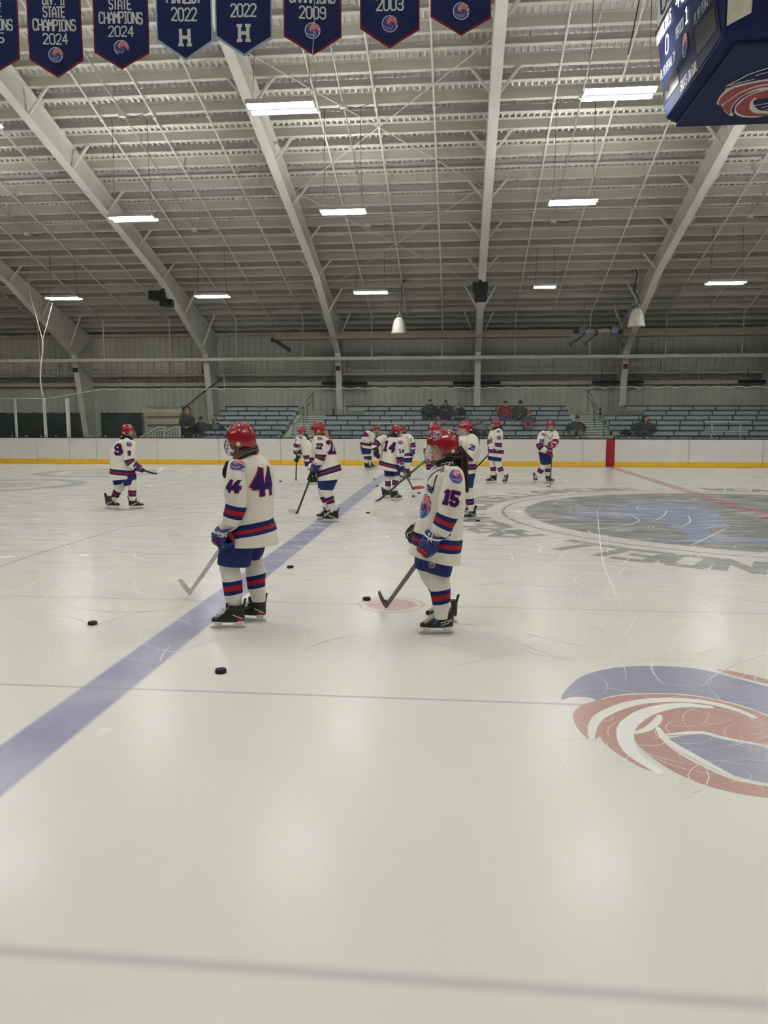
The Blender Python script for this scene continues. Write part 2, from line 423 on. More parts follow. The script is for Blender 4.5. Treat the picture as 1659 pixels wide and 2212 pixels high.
def ice_stroke(pts, wd, m, z, k=None, sx=0, sy=0):
    P = [gr(sx + a / (k or 1), sy + b / (k or 1)) for a, b in pts]
    Q = []
    for i in range(len(P) - 1):
        for j in range(6):
            t = j / 6; p0, p1, p2, p3 = P[max(i - 1, 0)], P[i], P[i + 1], P[min(i + 2, len(P) - 1)]
            Q.append(0.5 * ((2 * p1) + (p2 - p0) * t + (2 * p0 - 5 * p1 + 4 * p2 - p3) * t * t + (3 * p1 - p0 - 3 * p2 + p3) * t ** 3))
    Q.append(P[-1])
    L = len(Q); vs = []
    for i, p in enumerate(Q):
        t = (Q[min(i + 1, L - 1)] - Q[max(i - 1, 0)]).normalized(); n = V((-t.y, t.x, 0)) * wd / 2 * max(0.05, math.sin(math.pi * (0.04 + 0.92 * i / (L - 1))) ** 0.5)
        vs += [p - n + V((0, 0, z)), p + n + V((0, 0, z))]
    ice.add(vs, [(2 * i, 2 * i + 2, 2 * i + 3, 2 * i + 1) for i in range(L - 1)], m)
for pts, wd in (([(340, 690), (350, 580), (420, 500), (620, 420), (860, 390), (1150, 400), (1400, 455), (1570, 525)], .075), ([(860, 940), (640, 780), (590, 640), (640, 550), (780, 470), (1000, 428), (1250, 445)], .10),
                ([(650, 640), (760, 605), (830, 545), (850, 500)], .05), ([(830, 590), (900, 690), (1050, 780), (1400, 965)], .05), ([(870, 652), (1150, 634), (1350, 680), (1659, 735)], .04)):
    ice_stroke(pts, wd, IWHT, .0014, 3.463, 1180, 1400)
# bird-like pale figure and ring of letters round the centre spot
BIRD = [(430, 348), (600, 325), (800, 318), (850, 288), (1000, 296), (1180, 300), (1280, 312), (1370, 352), (1392, 400), (1440, 425), (1300, 442), (1330, 490), (1420, 503), (1750, 508), (1750, 536), (1200, 522), (1015, 519), (1010, 510), (1190, 505), (1200, 485), (1160, 458), (1080, 420), (1020, 402), (880, 385), (700, 378), (560, 368)]
ice.poly(gp(BIRD, 1050, 980, 2.724, .0004), IPALE)
for pts in ([(460, 330), (700, 318), (880, 290)], [(1000, 390), (1050, 360), (1062, 335)], [(1150, 430), (1200, 400), (1190, 365)], [(640, 445), (820, 420), (900, 395), (850, 360)], [(1010, 512), (1200, 515), (1659, 508)], [(1290, 440), (1400, 425), (1640, 432)], [(1380, 350), (1500, 360), (1659, 372)], [(1200, 540), (1290, 500), (1430, 430)]):
    ice_stroke(pts, .017, IWHT, .0008, 2.724, 1050, 980)
for word, st in (('WENDELL', -101.2), ('ARENA', -149.8), ('WENDELL', -187.0), ('ARENA', -230.2), ('WENDELL', 81.6), ('ARENA', 27.0)):
    for i, ch in enumerate(word):
        a = math.radians(st - i * 6.2)
        rad = V((math.cos(a), math.sin(a), 0)); tang = V((math.sin(a), -math.cos(a), 0))
        for pl in glyphs(ch, 0.72, 0.56):
            flat_quads(ice, rib2d(pl, 0.18, 1), CIRC + rad * 5.03, tang, rad, V((0, 0, 1)), .0005, IGREY)
rs = random.Random(3)
def arc_scratch(px, py, ln, a, bend, wd):
    c = gr(px, py); P = []
    for i in range(9):
        t = i / 8 - 0.5; th = a + bend * t
        P.append(c + V((math.cos(th), math.sin(th), 0)) * ln * t)
    vs = []
    for i, p in enumerate(P):
        t = (P[min(i + 1, 8)] - P[max(i - 1, 0)]).normalized(); n = V((-t.y, t.x, 0)) * wd / 2 * math.sin(math.pi * (0.05 + 0.9 * i / 8))
        vs += [p - n + V((0, 0, .002)), p + n + V((0, 0, .002))]
    ice.add(vs, [(2 * i, 2 * i + 2, 2 * i + 3, 2 * i + 1) for i in range(8)], IWHT)
for i in range(330): arc_scratch(rs.uniform(-50, 1700), 1015 + 420 * rs.random() ** 1.6, rs.uniform(.2, 1.3), rs.uniform(0, 3.14), rs.uniform(-.9, .9), rs.uniform(.004, .012))
for i in range(60): arc_scratch(rs.uniform(1150, 1660), rs.uniform(1080, 1300), rs.uniform(.2, 1.2), rs.uniform(0, 3.14), rs.uniform(-2.0, 2.0), rs.uniform(.005, .014))
for i in range(45): arc_scratch(rs.uniform(1180, 1660), rs.uniform(1430, 1700), rs.uniform(.15, .7), rs.uniform(0, 3.14), rs.uniform(-2.0, 2.0), rs.uniform(.003, .006))
ISEAM = ice_mat('ice_seam', (176, 176, 178))
ice_stroke([(-40, 1239), (60, 1203), (180, 1166), (278, 1136)], .03, ISEAM, .0006)
ice_stroke([(1290, 1100), (1300, 1200), (1320, 1260), (1345, 1310)], .012, IWHT, .0022)
obj('floor', ice, kind='structure', label='white ice sheet with blue line, red line and painted badges', cat='ice', loc=(0, 14, 0))
slab = MB().box((-7.5, 14, -.12), (71, 44, .2), CONC)
obj('floor', slab, kind='structure')

# walls
ZR = lambda y: 5.83 + .30 * (35.5 - (y if y >= 14.2 else 28.4 - y))
def ribbed_wall(name, a, b, zt, inward, per=.305, m=SIDING, z0=0):
    a, b = V(a), V(b); L = (b - a).length; t = (b - a) / L; inn = V(inward); prof = []
    n = int(L / per)
    for i in range(n):
        u = i * per
        prof += [(u, 0), (u + per * .80, 0), (u + per * .84, .035), (u + per * .96, .035)]
    prof.append((n * per, 0))
    mb = MB(); mb.extrude_profile(prof, z0, zt, m, lambda u, v, z: a + t * u + inn * v + V((0, 0, z)))
    return obj(name, mb, kind='structure')
ribbed_wall('wall_far', (-36, 35.5, 0), (27, 35.5, 0), 5.95, (0, -1, 0))
ribbed_wall('wall_left', (-36, -7.1, 0), (-36, 35.6, 0), 12.3, (1, 0, 0), per=.61)
ribbed_wall('wall_right', (27, 35.6, 0), (27, -7.1, 0), 12.3, (-1, 0, 0), per=.61)
ribbed_wall('wall_near', (27, -7.1, 0), (-36, -7.1, 0), 5.95, (0, 1, 0), per=.61)
prof = []
for i in range(int(63 / .168)):
    u = -36 + i * .168; prof += [(u, .075), (u + .105, .075), (u + .112, 0), (u + .161, 0)]
prof.append((27.1, .075))
roof = MB()
for y0, y1 in ((14.2, 35.6), (-7.2, 14.2)):
    roof.extrude_profile(prof, y0, y1, DECK, lambda u, v, t: V((u, t, ZR(t) + v)))
obj('ceiling', roof, kind='structure')

# purlins: alternating left- and right-handed sections
def purlin(y, flip):
    n = V((0, .2873, .9578)); s = V((0, .9578, -.2873)); o = V((0, y, ZR(y) - .004)); h, fl = .26, .09; sg = -1 if flip else 1
    P = [(-sg * fl, 0), (0, 0), (0, -h), (sg * fl, -h), (sg * fl, -h + .025)]
    th = .006; mb = MB()
    for i in range(len(P) - 1):
        a = o + s * P[i][0] + n * P[i][1]; b = o + s * P[i + 1][0] + n * P[i + 1][1]
        d = (b - a).normalized(); q = V((0, -d.z, d.y)) * th / 2
        vs = [p + V((x, 0, 0)) for x in (-35.9, 26.9) for p in (a - q, b - q, b + q, a + q)]
        mb.add(vs, [(0, 1, 2, 3), (7, 6, 5, 4), (0, 4, 5, 1), (1, 5, 6, 2), (2, 6, 7, 3), (3, 7, 4, 0)], PURL)
    return obj('roof_purlin', mb, label='white horizontal steel purlin running under the corrugated roof deck', cat='purlin', group='roof purlins')
PA = []
k = -4
while True:
    y = 19.95 + 1.106 * k
    if y > 35.2: break
    purlin(y, False); PA.append(y)
    if y + .553 < 35.2: purlin(y + .553, True)
    k += 1

# steel frames
def zbot(y):
    y = y if y >= 14.2 else 28.4 - y
    if y < 28.7: return 6.94 + .29 * (28.7 - y)
    return 4.6 + (33.6 - y) * (2.34 / 4.9)
def frame(X, lab):
    t = thing('steel_frame', (X, 34.6, 0), lab, 'steel frame', 'tapered roof frames')
    def web(pts, nm_w, parts):
        mb = MB()
        vs = [V((X + sx * .007, p[0], p[1])) for sx in (-1, 1) for p in pts]; n = len(pts)
        mb.add(vs, [tuple(range(n - 1, -1, -1)), tuple(range(n, 2 * n))] + [(i, (i + 1) % n, n + (i + 1) % n, n + i) for i in range(n)], WHITE)
        for a, b, wd in parts: mb.bar((X, a[0], a[1]), (X, b[0], b[1]), wd, .02, WHITE)
        return obj(nm_w, mb, t)
    tp = lambda y: ZR(y) - .275
    web([(33.6, 4.6), (34.62, 0), (35.22, 0), (35.22, 5.45)], 'column', [((33.6, 4.6), (34.62, 0), .26), ((35.22, 0), (35.22, 5.5), .26), ((34.3, .012), (35.3, .012), .34), ((33.6, 4.6), (35.2, 5.45), .26)])
    web([(33.6, 4.6), (28.7, zbot(28.7)), (14.2, zbot(14.2)), (14.2, tp(14.2)), (35.22, 5.47)], 'rafter',
        [((33.6, 4.6), (28.7, zbot(28.7)), .26), ((28.7, zbot(28.7)), (14.2, zbot(14.2)), .26), ((14.2, tp(14.2)), (35.22, 5.5), .26), ((28.7, zbot(28.7)), (28.7, tp(28.7)), .25), ((20.2, zbot(20.2)), (20.2, tp(20.2)), .25)])
    web([(-5.2, 4.6), (-.3, zbot(28.7)), (14.2, zbot(14.2)), (14.2, tp(14.2)), (-6.8, 5.47)], 'rafter', [((-5.2, 4.6), (-.3, zbot(28.7)), .26), ((-.3, zbot(28.7)), (14.2, zbot(14.2)), .26)])
    web([(-5.2, 4.6), (-6.2, 0), (-6.8, 0), (-6.8, 5.45)], 'column', [((-5.2, 4.6), (-6.2, 0), .26)])
    for i, y in enumerate(PA):
        if (i % 2) or y > 34: continue
        for sg in (-1, 1):
            zb = zbot(y) + .06; mb = MB()
            zt = ZR(y) - .24; dx = min(.62, .25 + .5 * (zt - zb))
            mb.bar((X + sg * .02, y - .02, zb), (X + sg * dx, y - .02, zt), .06, .06, WHITE); obj('flange_brace', mb, t)
    return t
FX = [-17.35, -11.25, -5.3, .79, 7.0, 13.15]
for X, lab in zip(FX, ('white tapered steel frame at the far left, above the dark wall covers', 'white tapered steel frame carrying the left black loudspeaker', 'white tapered steel frame left of centre, behind the left pair of blue heaters',
                       'white steel frame seen head-on with the black loudspeaker under it', 'white steel frame rising to the right beneath the scoreboard', 'white steel column at the right edge of the picture')):
    frame(X, lab)
# small boxes on columns
for X, nm_, rgb in ((FX[2], 'white frame left of centre', (96, 30, 30)), (FX[4], 'white frame under the scoreboard', (150, 34, 34)), (FX[0], 'white frame at the far left', (60, 50, 48))):
    yc = 33.6 + (4.6 - 3.95) / 4.6 * 1.02 - .06
    bt = thing('alarm_box', (X, yc, 3.85), 'small dark red alarm box on the column of the ' + nm_, 'alarm box', 'alarm boxes')
    mm = mat('alarm_red_%d' % rgb[0], rgb, .5)
    obj('case', MB().box((X, yc, 3.95), (.2, .09, .2), mm), bt); obj('strobe', MB().box((X, yc - .055, 4.0), (.12, .03, .05), BLACK), bt)
    obj('bell_grille', MB().box((X, yc - .05, 3.9), (.13, .02, .07), BLACK), bt)

# pipes under the roof, drops and mains
def slope_pipe(X, y0, y1, dz, r, m, lab, grp, nm_='roof_pipe', cat='pipe', drop=None):
    pts = [V((X, y0, ZR(y0) - dz)), V((X, y1, ZR(y1) - dz))]
    if drop: pts += [V((X, y1 + .05, ZR(y1) - dz - .1)), V((X, y1 + .05, drop))]
    mb = MB().tube(pts, r, m, 6)
    for y in range(int(y0) + 2, int(y1), 5): mb.tube([(X, y, ZR(y) - dz), (X, y + .12, ZR(y + .12) - dz)], r * 1.7, m, 6)
    return obj(nm_, mb, smooth=True, label=lab, cat=cat, group=grp)
XS = [FX[0] - 6.1] + FX
for i in range(len(XS) - 1):
    for f in (.25, .5, .75):
        X = XS[i] + (XS[i + 1] - XS[i]) * f
        slope_pipe(X, 14.6, 33.35, .36, .026, WHITE, 'thin white pipe running down the roof slope between two frames', 'roof pipes', drop=4.42 if f != .5 else None)
    X = XS[i] + (XS[i + 1] - XS[i]) * .36
    slope_pipe(X, 15.2, 26.4, .31, .017, GALV, 'thin grey conduit on the purlins ending at a small box', 'roof conduits', 'conduit', 'conduit')
    for y in (20.9, 26.45):
        jb = thing('junction_box', (X, y, ZR(y) - .4), 'small white junction box hanging on the roof conduit', 'junction box', 'roof junction boxes')
        obj('box', MB().box((X, y, ZR(y) - .36), (.17, .12, .1), WHITE), jb)
        obj('cable', MB().tube([(X + .08, y, ZR(y) - .36), (X + .35, y, ZR(y) - .42), (X + .7, y, ZR(y) - .33)], .008, DKSTEEL, 5), jb)
# crossed rods
for i, (ya, yb) in enumerate(((18.9, 24.4), (24.4, 30.6))):
    for s in (0, 1):
        a, b = (FX[2] + .15, FX[3] - .15) if s == 0 else (FX[3] - .15, FX[2] + .15)
        obj('brace_rod', MB().tube([(a, ya, ZR(ya) - .42), (b, yb, ZR(yb) - .42)], .013, WHITE, 5), smooth=True, label='thin diagonal steel rod crossing between two roof frames', cat='rod', group='cross brace rods')
def hpipe(py, Y, r, m, nm_, lab, cat='pipe', x0=-35, x1=26, grp=None):
    z = at(830, py, Y).z
    mb = MB().tube([(x0, Y, z), (x1, Y, z)], r, m, 8)
    x = x0 + 1
    while x < x1:
        mb.tube([(x, Y, z), (x + .08, Y, z)], r * 1.35, m, 8); x += 1.95
    return obj(nm_, mb, smooth=True, label=lab, cat=cat, group=grp)
hpipe(774, 33.35, .085, WHITE, 'main_pipe', 'thick white pipe running level across the far wall columns')
hpipe(808, 35.15, .06, WHITE, 'wall_pipe', 'white pipe along the far wall below the thick main pipe')
for py in (814, 819.5): hpipe(py, 35.3, .02, GALV, 'wall_conduit', 'thin grey conduit along the far wall above the pale girt', 'conduit', grp='wall conduits')
GIRT = mat('girt_paint', (196, 191, 178), .55)
def girt(y0, y1, Y, d, m, n):
    za, zb = at(830, y0, Y).z, at(830, y1, Y).z
    obj('trim_%d' % n, MB().box((-4.5, Y, (za + zb) / 2), (62, d, abs(za - zb)), m), kind='structure')
girt(825, 832.5, 35.3, .22, GIRT, 1); girt(769, 772.5, 35.3, .2, SIDING, 2); girt(793, 795, 35.42, .05, SIDING, 3); girt(716, 722, 35.35, .15, GIRT, 4)
x = -35.5; mbt = MB()
while x < 26.5:
    za, zb = at(830, 777, 35.4).z, at(830, 824, 35.4).z
    mbt.box((x, 35.42, (za + zb) / 2), (.12, .06, za - zb), SIDING); x += .78
obj('trim_5', mbt, kind='structure')
# lamps
lamp0 = None
lamp9 = None
def lamp(X, Y, Z, lab, yaw=0.0, small=False):
    global lamp0, lamp9
    lo = Y > 25
    if (lamp9 if lo else lamp0) is None or small:
        t = thing('ceiling_lamp', (X, Y, Z), lab, 'ceiling lamp', 'hanging rectangular lamps'); c = V((X, Y, Z)); s = .62 if small else 1.0
        hb = MB(); prof_ = [(-.27, 0), (-.25, .03), (-.035, .02), (-.03, -.012), (.03, -.012), (.035, .02), (.25, .03), (.27, 0), (.27, .085), (.255, .085), (.24, .05), (-.24, .05), (-.255, .085), (-.27, .085), (-.27, 0)]
        hb.loft([[c + V((x_ * s, p[0] * (1 if not small else .7), p[1])) for p in prof_[:-1]] for x_ in (-.62, .62)], LAMPH)
        obj('housing', hb, t)
        for sg in (-1, 1):
            d = MB(); n = 6; pr = [(sg * (.045 + .195 * i / n), .022 - .05 * math.sin(math.pi * i / n)) for i in range(n + 1)]
            d.loft([[c + V((x_ * s * (1 if abs(x_) < .6 else .985), p[0] * (1 if not small else .7), p[1] + dz_)) for dz_, pp in ((0, pr), (.02, pr[::-1])) for p in pp] for x_ in (-.605, .605)], LAMPM)
            obj('diffuser', d, t)
        if not lo: obj('added_fill_strip', MB().box(c + V((0, 0, .058)), (1.1 * s, .2, .012), FILLM), t)  # added emitter, sunk in the housing top to brighten the roof deck
        for sg in (-1, 1):
            obj('hanger_wire', MB().tube([c + V((sg * .55 * s, 0, .08)), c + V((sg * .5 * s, 0, .9)), c + V((sg * .48 * s, .03, ZR(Y) - Z - .05))], .006, DKSTEEL, 4), t)
        if not small and lo: lamp9 = t
        elif not small: lamp0 = t
        return t
    return dup(lamp9 if lo else lamp0, (X, Y, Z), lab)
vis = [(-3.31, 14.6, 7.4, 'bright two-panel lamp hanging just below the light-edged banners'), (2.75, 14.6, 7.42, 'bright two-panel lamp in front of the scoreboard corner'), (-9.5, 14.6, 7.35, 'bright lamp half cut off by the left edge of the picture'),
 (-9.0, 21.1, 7.2, 'bright lamp in front of the long left rafter, middle row'), (-3.2, 21.4, 7.32, 'bright lamp in the middle row, left of the head-on frame'), (2.93, 21.3, 7.38, 'bright lamp in the middle row, right of the head-on frame'),
 (-14.75, 28.0, 6.2, 'bright lamp in the far row at the far left'), (-9.05, 28.0, 6.19, 'bright lamp in the far row, right of the left loudspeaker'), (-3.25, 28.4, 6.3, 'bright lamp in the far row above the left bell lamp'), (8.95, 27.6, 6.3, 'bright lamp in the far row at the right edge')]
for X, Y, Z, lab in vis: lamp(X, Y, Z, lab)
lamp(3.0, 28.4, 6.4, 'small bright lamp with a looped wire, right of the head-on frame', small=True)
for Y in (1.5, 8.0):
    for X in (-15.4, -9.4, -3.3, 2.75, 8.9, 15.0): lamp(X, Y, 7.4, 'rectangular lamp hanging over the near ice', 0)
for X, Y, Z in ((-15.4, 14.6, 7.4), (-15.2, 21.3, 7.3), (8.9, 14.6, 7.4), (9.0, 21.3, 7.3), (-20.8, 28.0, 6.2), (15.0, 21.3, 7.3), (15.0, 14.6, 7.4)):
    lamp(X, Y, Z, 'rectangular lamp in the rows outside the view')
# ================================================================== boards and glass
BZ = 1.0
jx = [at(p, 975, YB).x for p in (80, 150, 208, 340, 473, 606, 743, 886, 1030, 1176)] + [at(1330, 975, YB).x - 1.17, at(1488, 975, YB).x, at(1648, 975, YB).x]
pre = [jx[0] - 2.35 * i for i in range(5, 0, -1)]
jx = pre + jx + [jx[-1] + 2.4, jx[-1] + 4.8]
for i in range(len(jx) - 1):
    a, b = jx[i] + .006, jx[i + 1] - .006; mx = (a + b) / 2
    red = a < REDX < b
    t = thing('dasher_board', (mx, YB + .05, 0), 'white dasher board with the dark red centre stripe' if red else 'white dasher board panel with yellow kick plate along the far side of the ice', 'boards', None if red else 'far dasher boards')
    obj('panel', MB().box((mx, YB + .035, .59), (b - a, .05, .82), BOARD), t)
    obj('kick_plate', MB().box((mx, YB + .03, .095), (b - a, .06, .17), YELLOW), t)
    obj('cap_rail', MB().box((mx, YB + .07, BZ + .012), (b - a + .012, .13, .03), BLACK), t)
    if red: obj('centre_stripe', MB().box((REDX, YB + .004, .5), (.31, .014, .985), REDLN), t)
    for xx in (a + .05, b - .05):
        for zz in (.3, .6, .9): obj('bolt', MB().tube([(xx, YB + .012, zz), (xx, YB + .006, zz)], .012, GALV, 6), t)
mg = bpy.data.materials.new('rink_glass'); mg.use_nodes = True; g = NT(mg)
out = mg.node_tree.nodes['Material Output']
tr = g.n('ShaderNodeBsdfTransparent'); tr.inputs[0].default_value = (.965, .985, .972, 1)
gl = g.n('ShaderNodeBsdfGlossy'); gl.inputs['Roughness'].default_value = .06; gl.inputs[0].default_value = (.9, .95, .93, 1)
df = g.n('ShaderNodeBsdfDiffuse'); df.inputs[0].default_value = (.55, .62, .58, 1)
fr = g.n('ShaderNodeFresnel'); fr.inputs[0].default_value = 1.35
ms = g.n('ShaderNodeMixShader'); g.put(ms.inputs[0], fr.outputs[0]); g.put(ms.inputs[1], tr.outputs[0]); g.put(ms.inputs[2], gl.outputs[0])
sm = g.noise(g.n('ShaderNodeTexCoord').outputs['Object'], 1.5, 5.0)
ms2 = g.n('ShaderNodeMixShader'); g.put(ms2.inputs[0], g.ss(sm, .35, .75, .015, .06)); g.put(ms2.inputs[1], ms.outputs[0]); g.put(ms2.inputs[2], df.outputs[0])
g.put(out.inputs[0], ms2.outputs[0])
EDGE = mat('glass_edge', (206, 220, 212), .3)
GY = YB + .07
def pane(a, b, zt, lab, grp, zt2=None, arch=.05):
    zt2 = zt2 or zt; t = thing('rink_glass', ((a + b) / 2, GY, BZ + .03), lab, 'glass screen', grp)
    n = 12; top = []
    for i in range(n + 1):
        u = i / n; top.append((a + .004 + (b - a - .008) * u, zt + (zt2 - zt) * u + arch * abs(math.sin(2 * math.pi * u)) ** .7))
    mb = MB(); vs = [V((x, GY + s * .006, z)) for s in (-1, 1) for (x, z) in [(a + .004, BZ + .03)] + top + [(b - .004, BZ + .03)]]
    k = n + 3; mb.add(vs, [tuple(range(k - 1, -1, -1)), tuple(range(k, 2 * k))], mg); obj('pane', mb, t)
    e = MB(); e.tube([(x, GY, z) for x, z in top], .011, EDGE, 5); obj('top_edge', e, t)
    for xx in (a + .3, b - .3): obj('clip', MB().tube([(xx, GY - .012, BZ + .07), (xx, GY + .012, BZ + .07)], .025, PLAST, 8), t)
    return t
x100, x210 = at(100, 850, GY).x, at(208, 850, GY).x
zl, zh = at(98, 861, GY).z, at(210, 843, GY).z
pane(x100, x210, zl, 'glass panel with a sloping top edge beside the white rope', None, zh, 0)
x = x210
while x < 12.5:
    pane(x, x + 1.24, zh, 'clear greenish glass panel with a wavy top edge above the far boards', 'tall rink glass'); x += 1.24
x = x100
for wd in (1.2, 1.24, 1.24, 1.24):
    pane(x - wd, x, zl, 'lower glass panel between white posts at the far left', 'low rink glass', arch=0); x -= wd
for px, wd, lab in ((35, .07, 'thin white post of the glass at the left edge'), (98, .1, 'white double post at the foot of the hanging rope'), (148, .13, 'wide white post of the glass right of the rope')):
    X = at(px, 900, GY).x; t = thing('glass_post', (X, GY, BZ), lab, 'post', 'white glass posts')
    obj('upright', MB().box((X, GY - .03, BZ + (zl - BZ) / 2), (wd, .05, zl - BZ), PLAST), t)
    obj('channel', MB().box((X + wd * .25, GY - .06, BZ + (zl - BZ) / 2), (wd * .2, .02, zl - BZ - .04), GALV), t)
    obj('foot_bolt', MB().sph((X - wd * .2, GY - .065, BZ + .1), .03, STEEL, 8, 6), t)
# rope and net
ROPE = mat('rope_white', (208, 204, 194), .8)
pts = [at(px, py, 28.4) for px, py in ((92, 735), (92, 760), (88, 790), (87, 815), (89, 838), (93, 856))]
t = thing('rope', at(92, 735, 28.4), 'white rope hanging in a Y shape beside the left glass posts', 'rope')
obj('hanging_cord', MB().tube(pts, .03, ROPE, 6), t, smooth=True)
obj('fork', MB().tube([at(92, 735, 28.4), at(80, 690, 28.4), at(66, 640, 28.4), at(60, 600, 28.4)], .014, ROPE, 5), t, smooth=True)
obj('fork', MB().tube([at(92, 735, 28.4), at(104, 690, 28.4), at(113, 655, 28.4)], .014, ROPE, 5), t, smooth=True)
for q_ in ((60, 600), (113, 655)):
    p_ = at(q_[0], q_[1], 28.4); obj('tie_wire', MB().tube([p_, V((p_.x, 28.4, ZR(28.4) + .01))], .005, DKSTEEL, 4), t)
mn = bpy.data.materials.new('net_mesh'); mn.use_nodes = True; g = NT(mn)
tc = g.n('ShaderNodeTexCoord').outputs['Object']; sx = g.n('ShaderNodeSeparateXYZ'); g.put(sx.inputs[0], tc)
def strings(v): return g.m('LESS_THAN', g.m('ABSOLUTE', g.m('SUBTRACT', g.m('FRACT', g.m('MULTIPLY', v, 22.0)), .5)), .035)
mk = g.m('MAXIMUM', strings(g.m('ADD', sx.outputs[0], sx.outputs[2])), strings(g.m('SUBTRACT', sx.outputs[0], sx.outputs[2])))
ms = g.n('ShaderNodeMixShader'); tr = g.n('ShaderNodeBsdfTransparent'); df = g.n('ShaderNodeBsdfDiffuse'); df.inputs[0].default_value = (.03, .03, .03, 1)
g.put(ms.inputs[0], mk); g.put(ms.inputs[1], tr.outputs[0]); g.put(ms.inputs[2], df.outputs[0]); g.put(mn.node_tree.nodes['Material Output'].inputs[0], ms.outputs[0])
xa, xb = at(485, 800, 28.75).x, 12.8; z0, z1 = 2.85, at(830, 690, 28.75).z
net = MB().add([(xa, 28.75, z0), (xb, 28.75, z0), (xb, 28.75, z1), (xa, 28.75, z1)], [(0, 1, 2, 3)], mn)
obj('safety_net', net, label='fine dark safety net hanging above the far glass', cat='net', kind='stuff')
t = thing('net_side', at(395, 885, 29.2), 'dark slanting net edge beside the standing woman at the stand', 'net')
P_ = [at(480, 815, 29.2), at(395, 883, 29.2), at(395, 915, 29.2)]
obj('edge_rope', MB().tube(P_, .03, DKSTEEL, 5), t, smooth=True)
obj('net_sheet', MB().add([at(480, 816, 29.21), at(396, 884, 29.21), at(397, 905, 29.21), at(481, 905, 29.21)], [(0, 1, 2, 3)], mn), t)
obj('upright_cord', MB().tube([at(484, 812, 29.2), at(485, 880, 29.2)], .02, GALV, 5), t)

# ================================================================== bleachers
SEAT = mat('bleacher_aluminium', (150, 157, 164), .45, .2, var=.05); RISER = mat('bleacher_riser', (172, 181, 188), .55, var=.08, scale=1.5)
LIPM = mat('bleacher_navy_lip', (26, 34, 52), .5); STEP = mat('aisle_step', (206, 210, 202), .6)
ROWY = lambda i: 29.75 + .62 * i
ROWZ = lambda i: 1.12 + .197 * i
def bleacher(xs0, xs1, lab, top=6):
    mx = (xs0(0) + xs1(0)) / 2; t = thing('bleacher', (mx, ROWY(0), 0), lab, 'bleachers', 'far side bleachers')
    for i in range(-1, top + 1):
        a, b = xs0(i), xs1(i); y, z = ROWY(i), ROWZ(i)
        if i >= 0:
            obj('seat_plank', MB().box(((a + b) / 2, y + .13, z - .02), (b - a, .26, .036), SEAT), t)
            obj('seat_lip', MB().box(((a + b) / 2, y - .008, z - .018), (b - a, .02, .05), LIPM), t)
        mb = MB().box(((a + b) / 2, y + .015, z - .122), (b - a, .02, .155), RISER)
        mb.box(((a + b) / 2, y + .43, z - .03), (b - a, .36, .02), SEAT)
        x = a + .1 + (.37 * (i % 3))
        while x < b:
            mb.box((x, y + .003, z - .12), (.045, .02, .15), LIPM); x += .92
        obj('riser', mb, t)
    fr_ = MB()
    for xx in (xs0(0) + .1, (xs0(0) + xs1(0)) / 2, xs1(0) - .1):
        fr_.bar((xx, ROWY(-1) + .5, .03), (xx, ROWY(top) + .4, ROWZ(top) - .35), .06, .06, LIPM)
        for i in range(0, top + 1, 2): fr_.bar((xx, ROWY(i) + .2, 0), (xx, ROWY(i) + .2, ROWZ(i) - .1), .06, .06, LIPM)
    obj('frame', fr_, t)
    return t
XL1 = at(603, 939, 29.75).x; XL2 = at(698, 907, ROWY(3)).x; XR1 = at(1236, 907, ROWY(3)).x; XR2 = at(1317, 914, ROWY(2)).x
xl = lambda i: at((432, 440, 449, 455, 461, 474, 485, 497)[max(0, i)], 900, ROWY(i)).x
bleacher(xl, lambda i: XL1, 'left bleacher section between the standing woman and the first aisle stair')
bleacher(lambda i: XL2 if i < 5 else at(788 if i == 5 else 746, 886, ROWY(i)).x, lambda i: XR1, 'long middle bleacher section between the two aisle stairs')
bleacher(lambda i: XR2 if i < 5 else at(1394 if i == 5 else 1346, 886, ROWY(i)).x, lambda i: 13.4, 'right bleacher section beyond the second aisle stair')
def aisle(x0, x1, lab):
    t = thing('aisle_stair', ((x0 + x1) / 2, 30, 0), lab, 'stairs', 'bleacher aisle stairs')
    for i in range(-2, 11):
        y = ROWY(i / 2) + .1; z = ROWZ(i / 2) - .2
        s_ = obj('step', MB().box(((x0 + x1) / 2, y + .3, z - .05), (x1 - x0 - .02, .6, .1), STEP), t)
        obj('nosing', MB().box(((x0 + x1) / 2 + .1, y + .01, z + .004), ((x1 - x0) * .75, .05, .02), LIPM), s_)
aisle(XL1, XL2, 'pale aisle stair left of the middle bleachers'); aisle(XR1, XR2, 'pale aisle stair right of the middle bleachers')
RAILM = mat('handrail_steel', (128, 132, 128), .4, .4); RAILW = mat('rail_white', (196, 206, 196), .5)
def rail(lab, segs, grp, r=.022, m=RAILM, nm_='handrail', cat='handrail'):
    """segs: (name, [(px, py, Y), ...])"""
    p0 = segs[0][1][-1]; q = at(*p0); t = thing(nm_, (q.x, q.y, q.z), lab, cat, grp)
    for n_, pts in segs: obj(n_, MB().tube([at(*p) for p in pts], r, m, 6), t, smooth=True)
def stair_rail(lab, a, b, low, grp='aisle handrails'):
    (ax, at_, ab, ay), (bx, bt, bb, by) = a, b
    rail(lab, [('post', [(ax, at_, ay), (ax, ab, ay)]), ('post', [(bx, bt, by), (bx, bb, by)]), ('top_rail', [(ax, at_, ay), (bx, bt, by)]), ('mid_rail', [(ax, at_ + low, ay), (bx, bt + low, by)])], grp)
stair_rail('grey handrail high up the left aisle stair', (663, 864.5, 915, 31.9), (675.7, 848.5, 888, 33.4), 15)
stair_rail('grey handrail low on the left aisle stair', (632.8, 905, 944, 29.9), (656, 878, 919, 31.4), 16)
stair_rail('grey handrail high up the right aisle stair', (1282, 861, 914, 31.9), (1270, 842, 890, 33.4), 15)
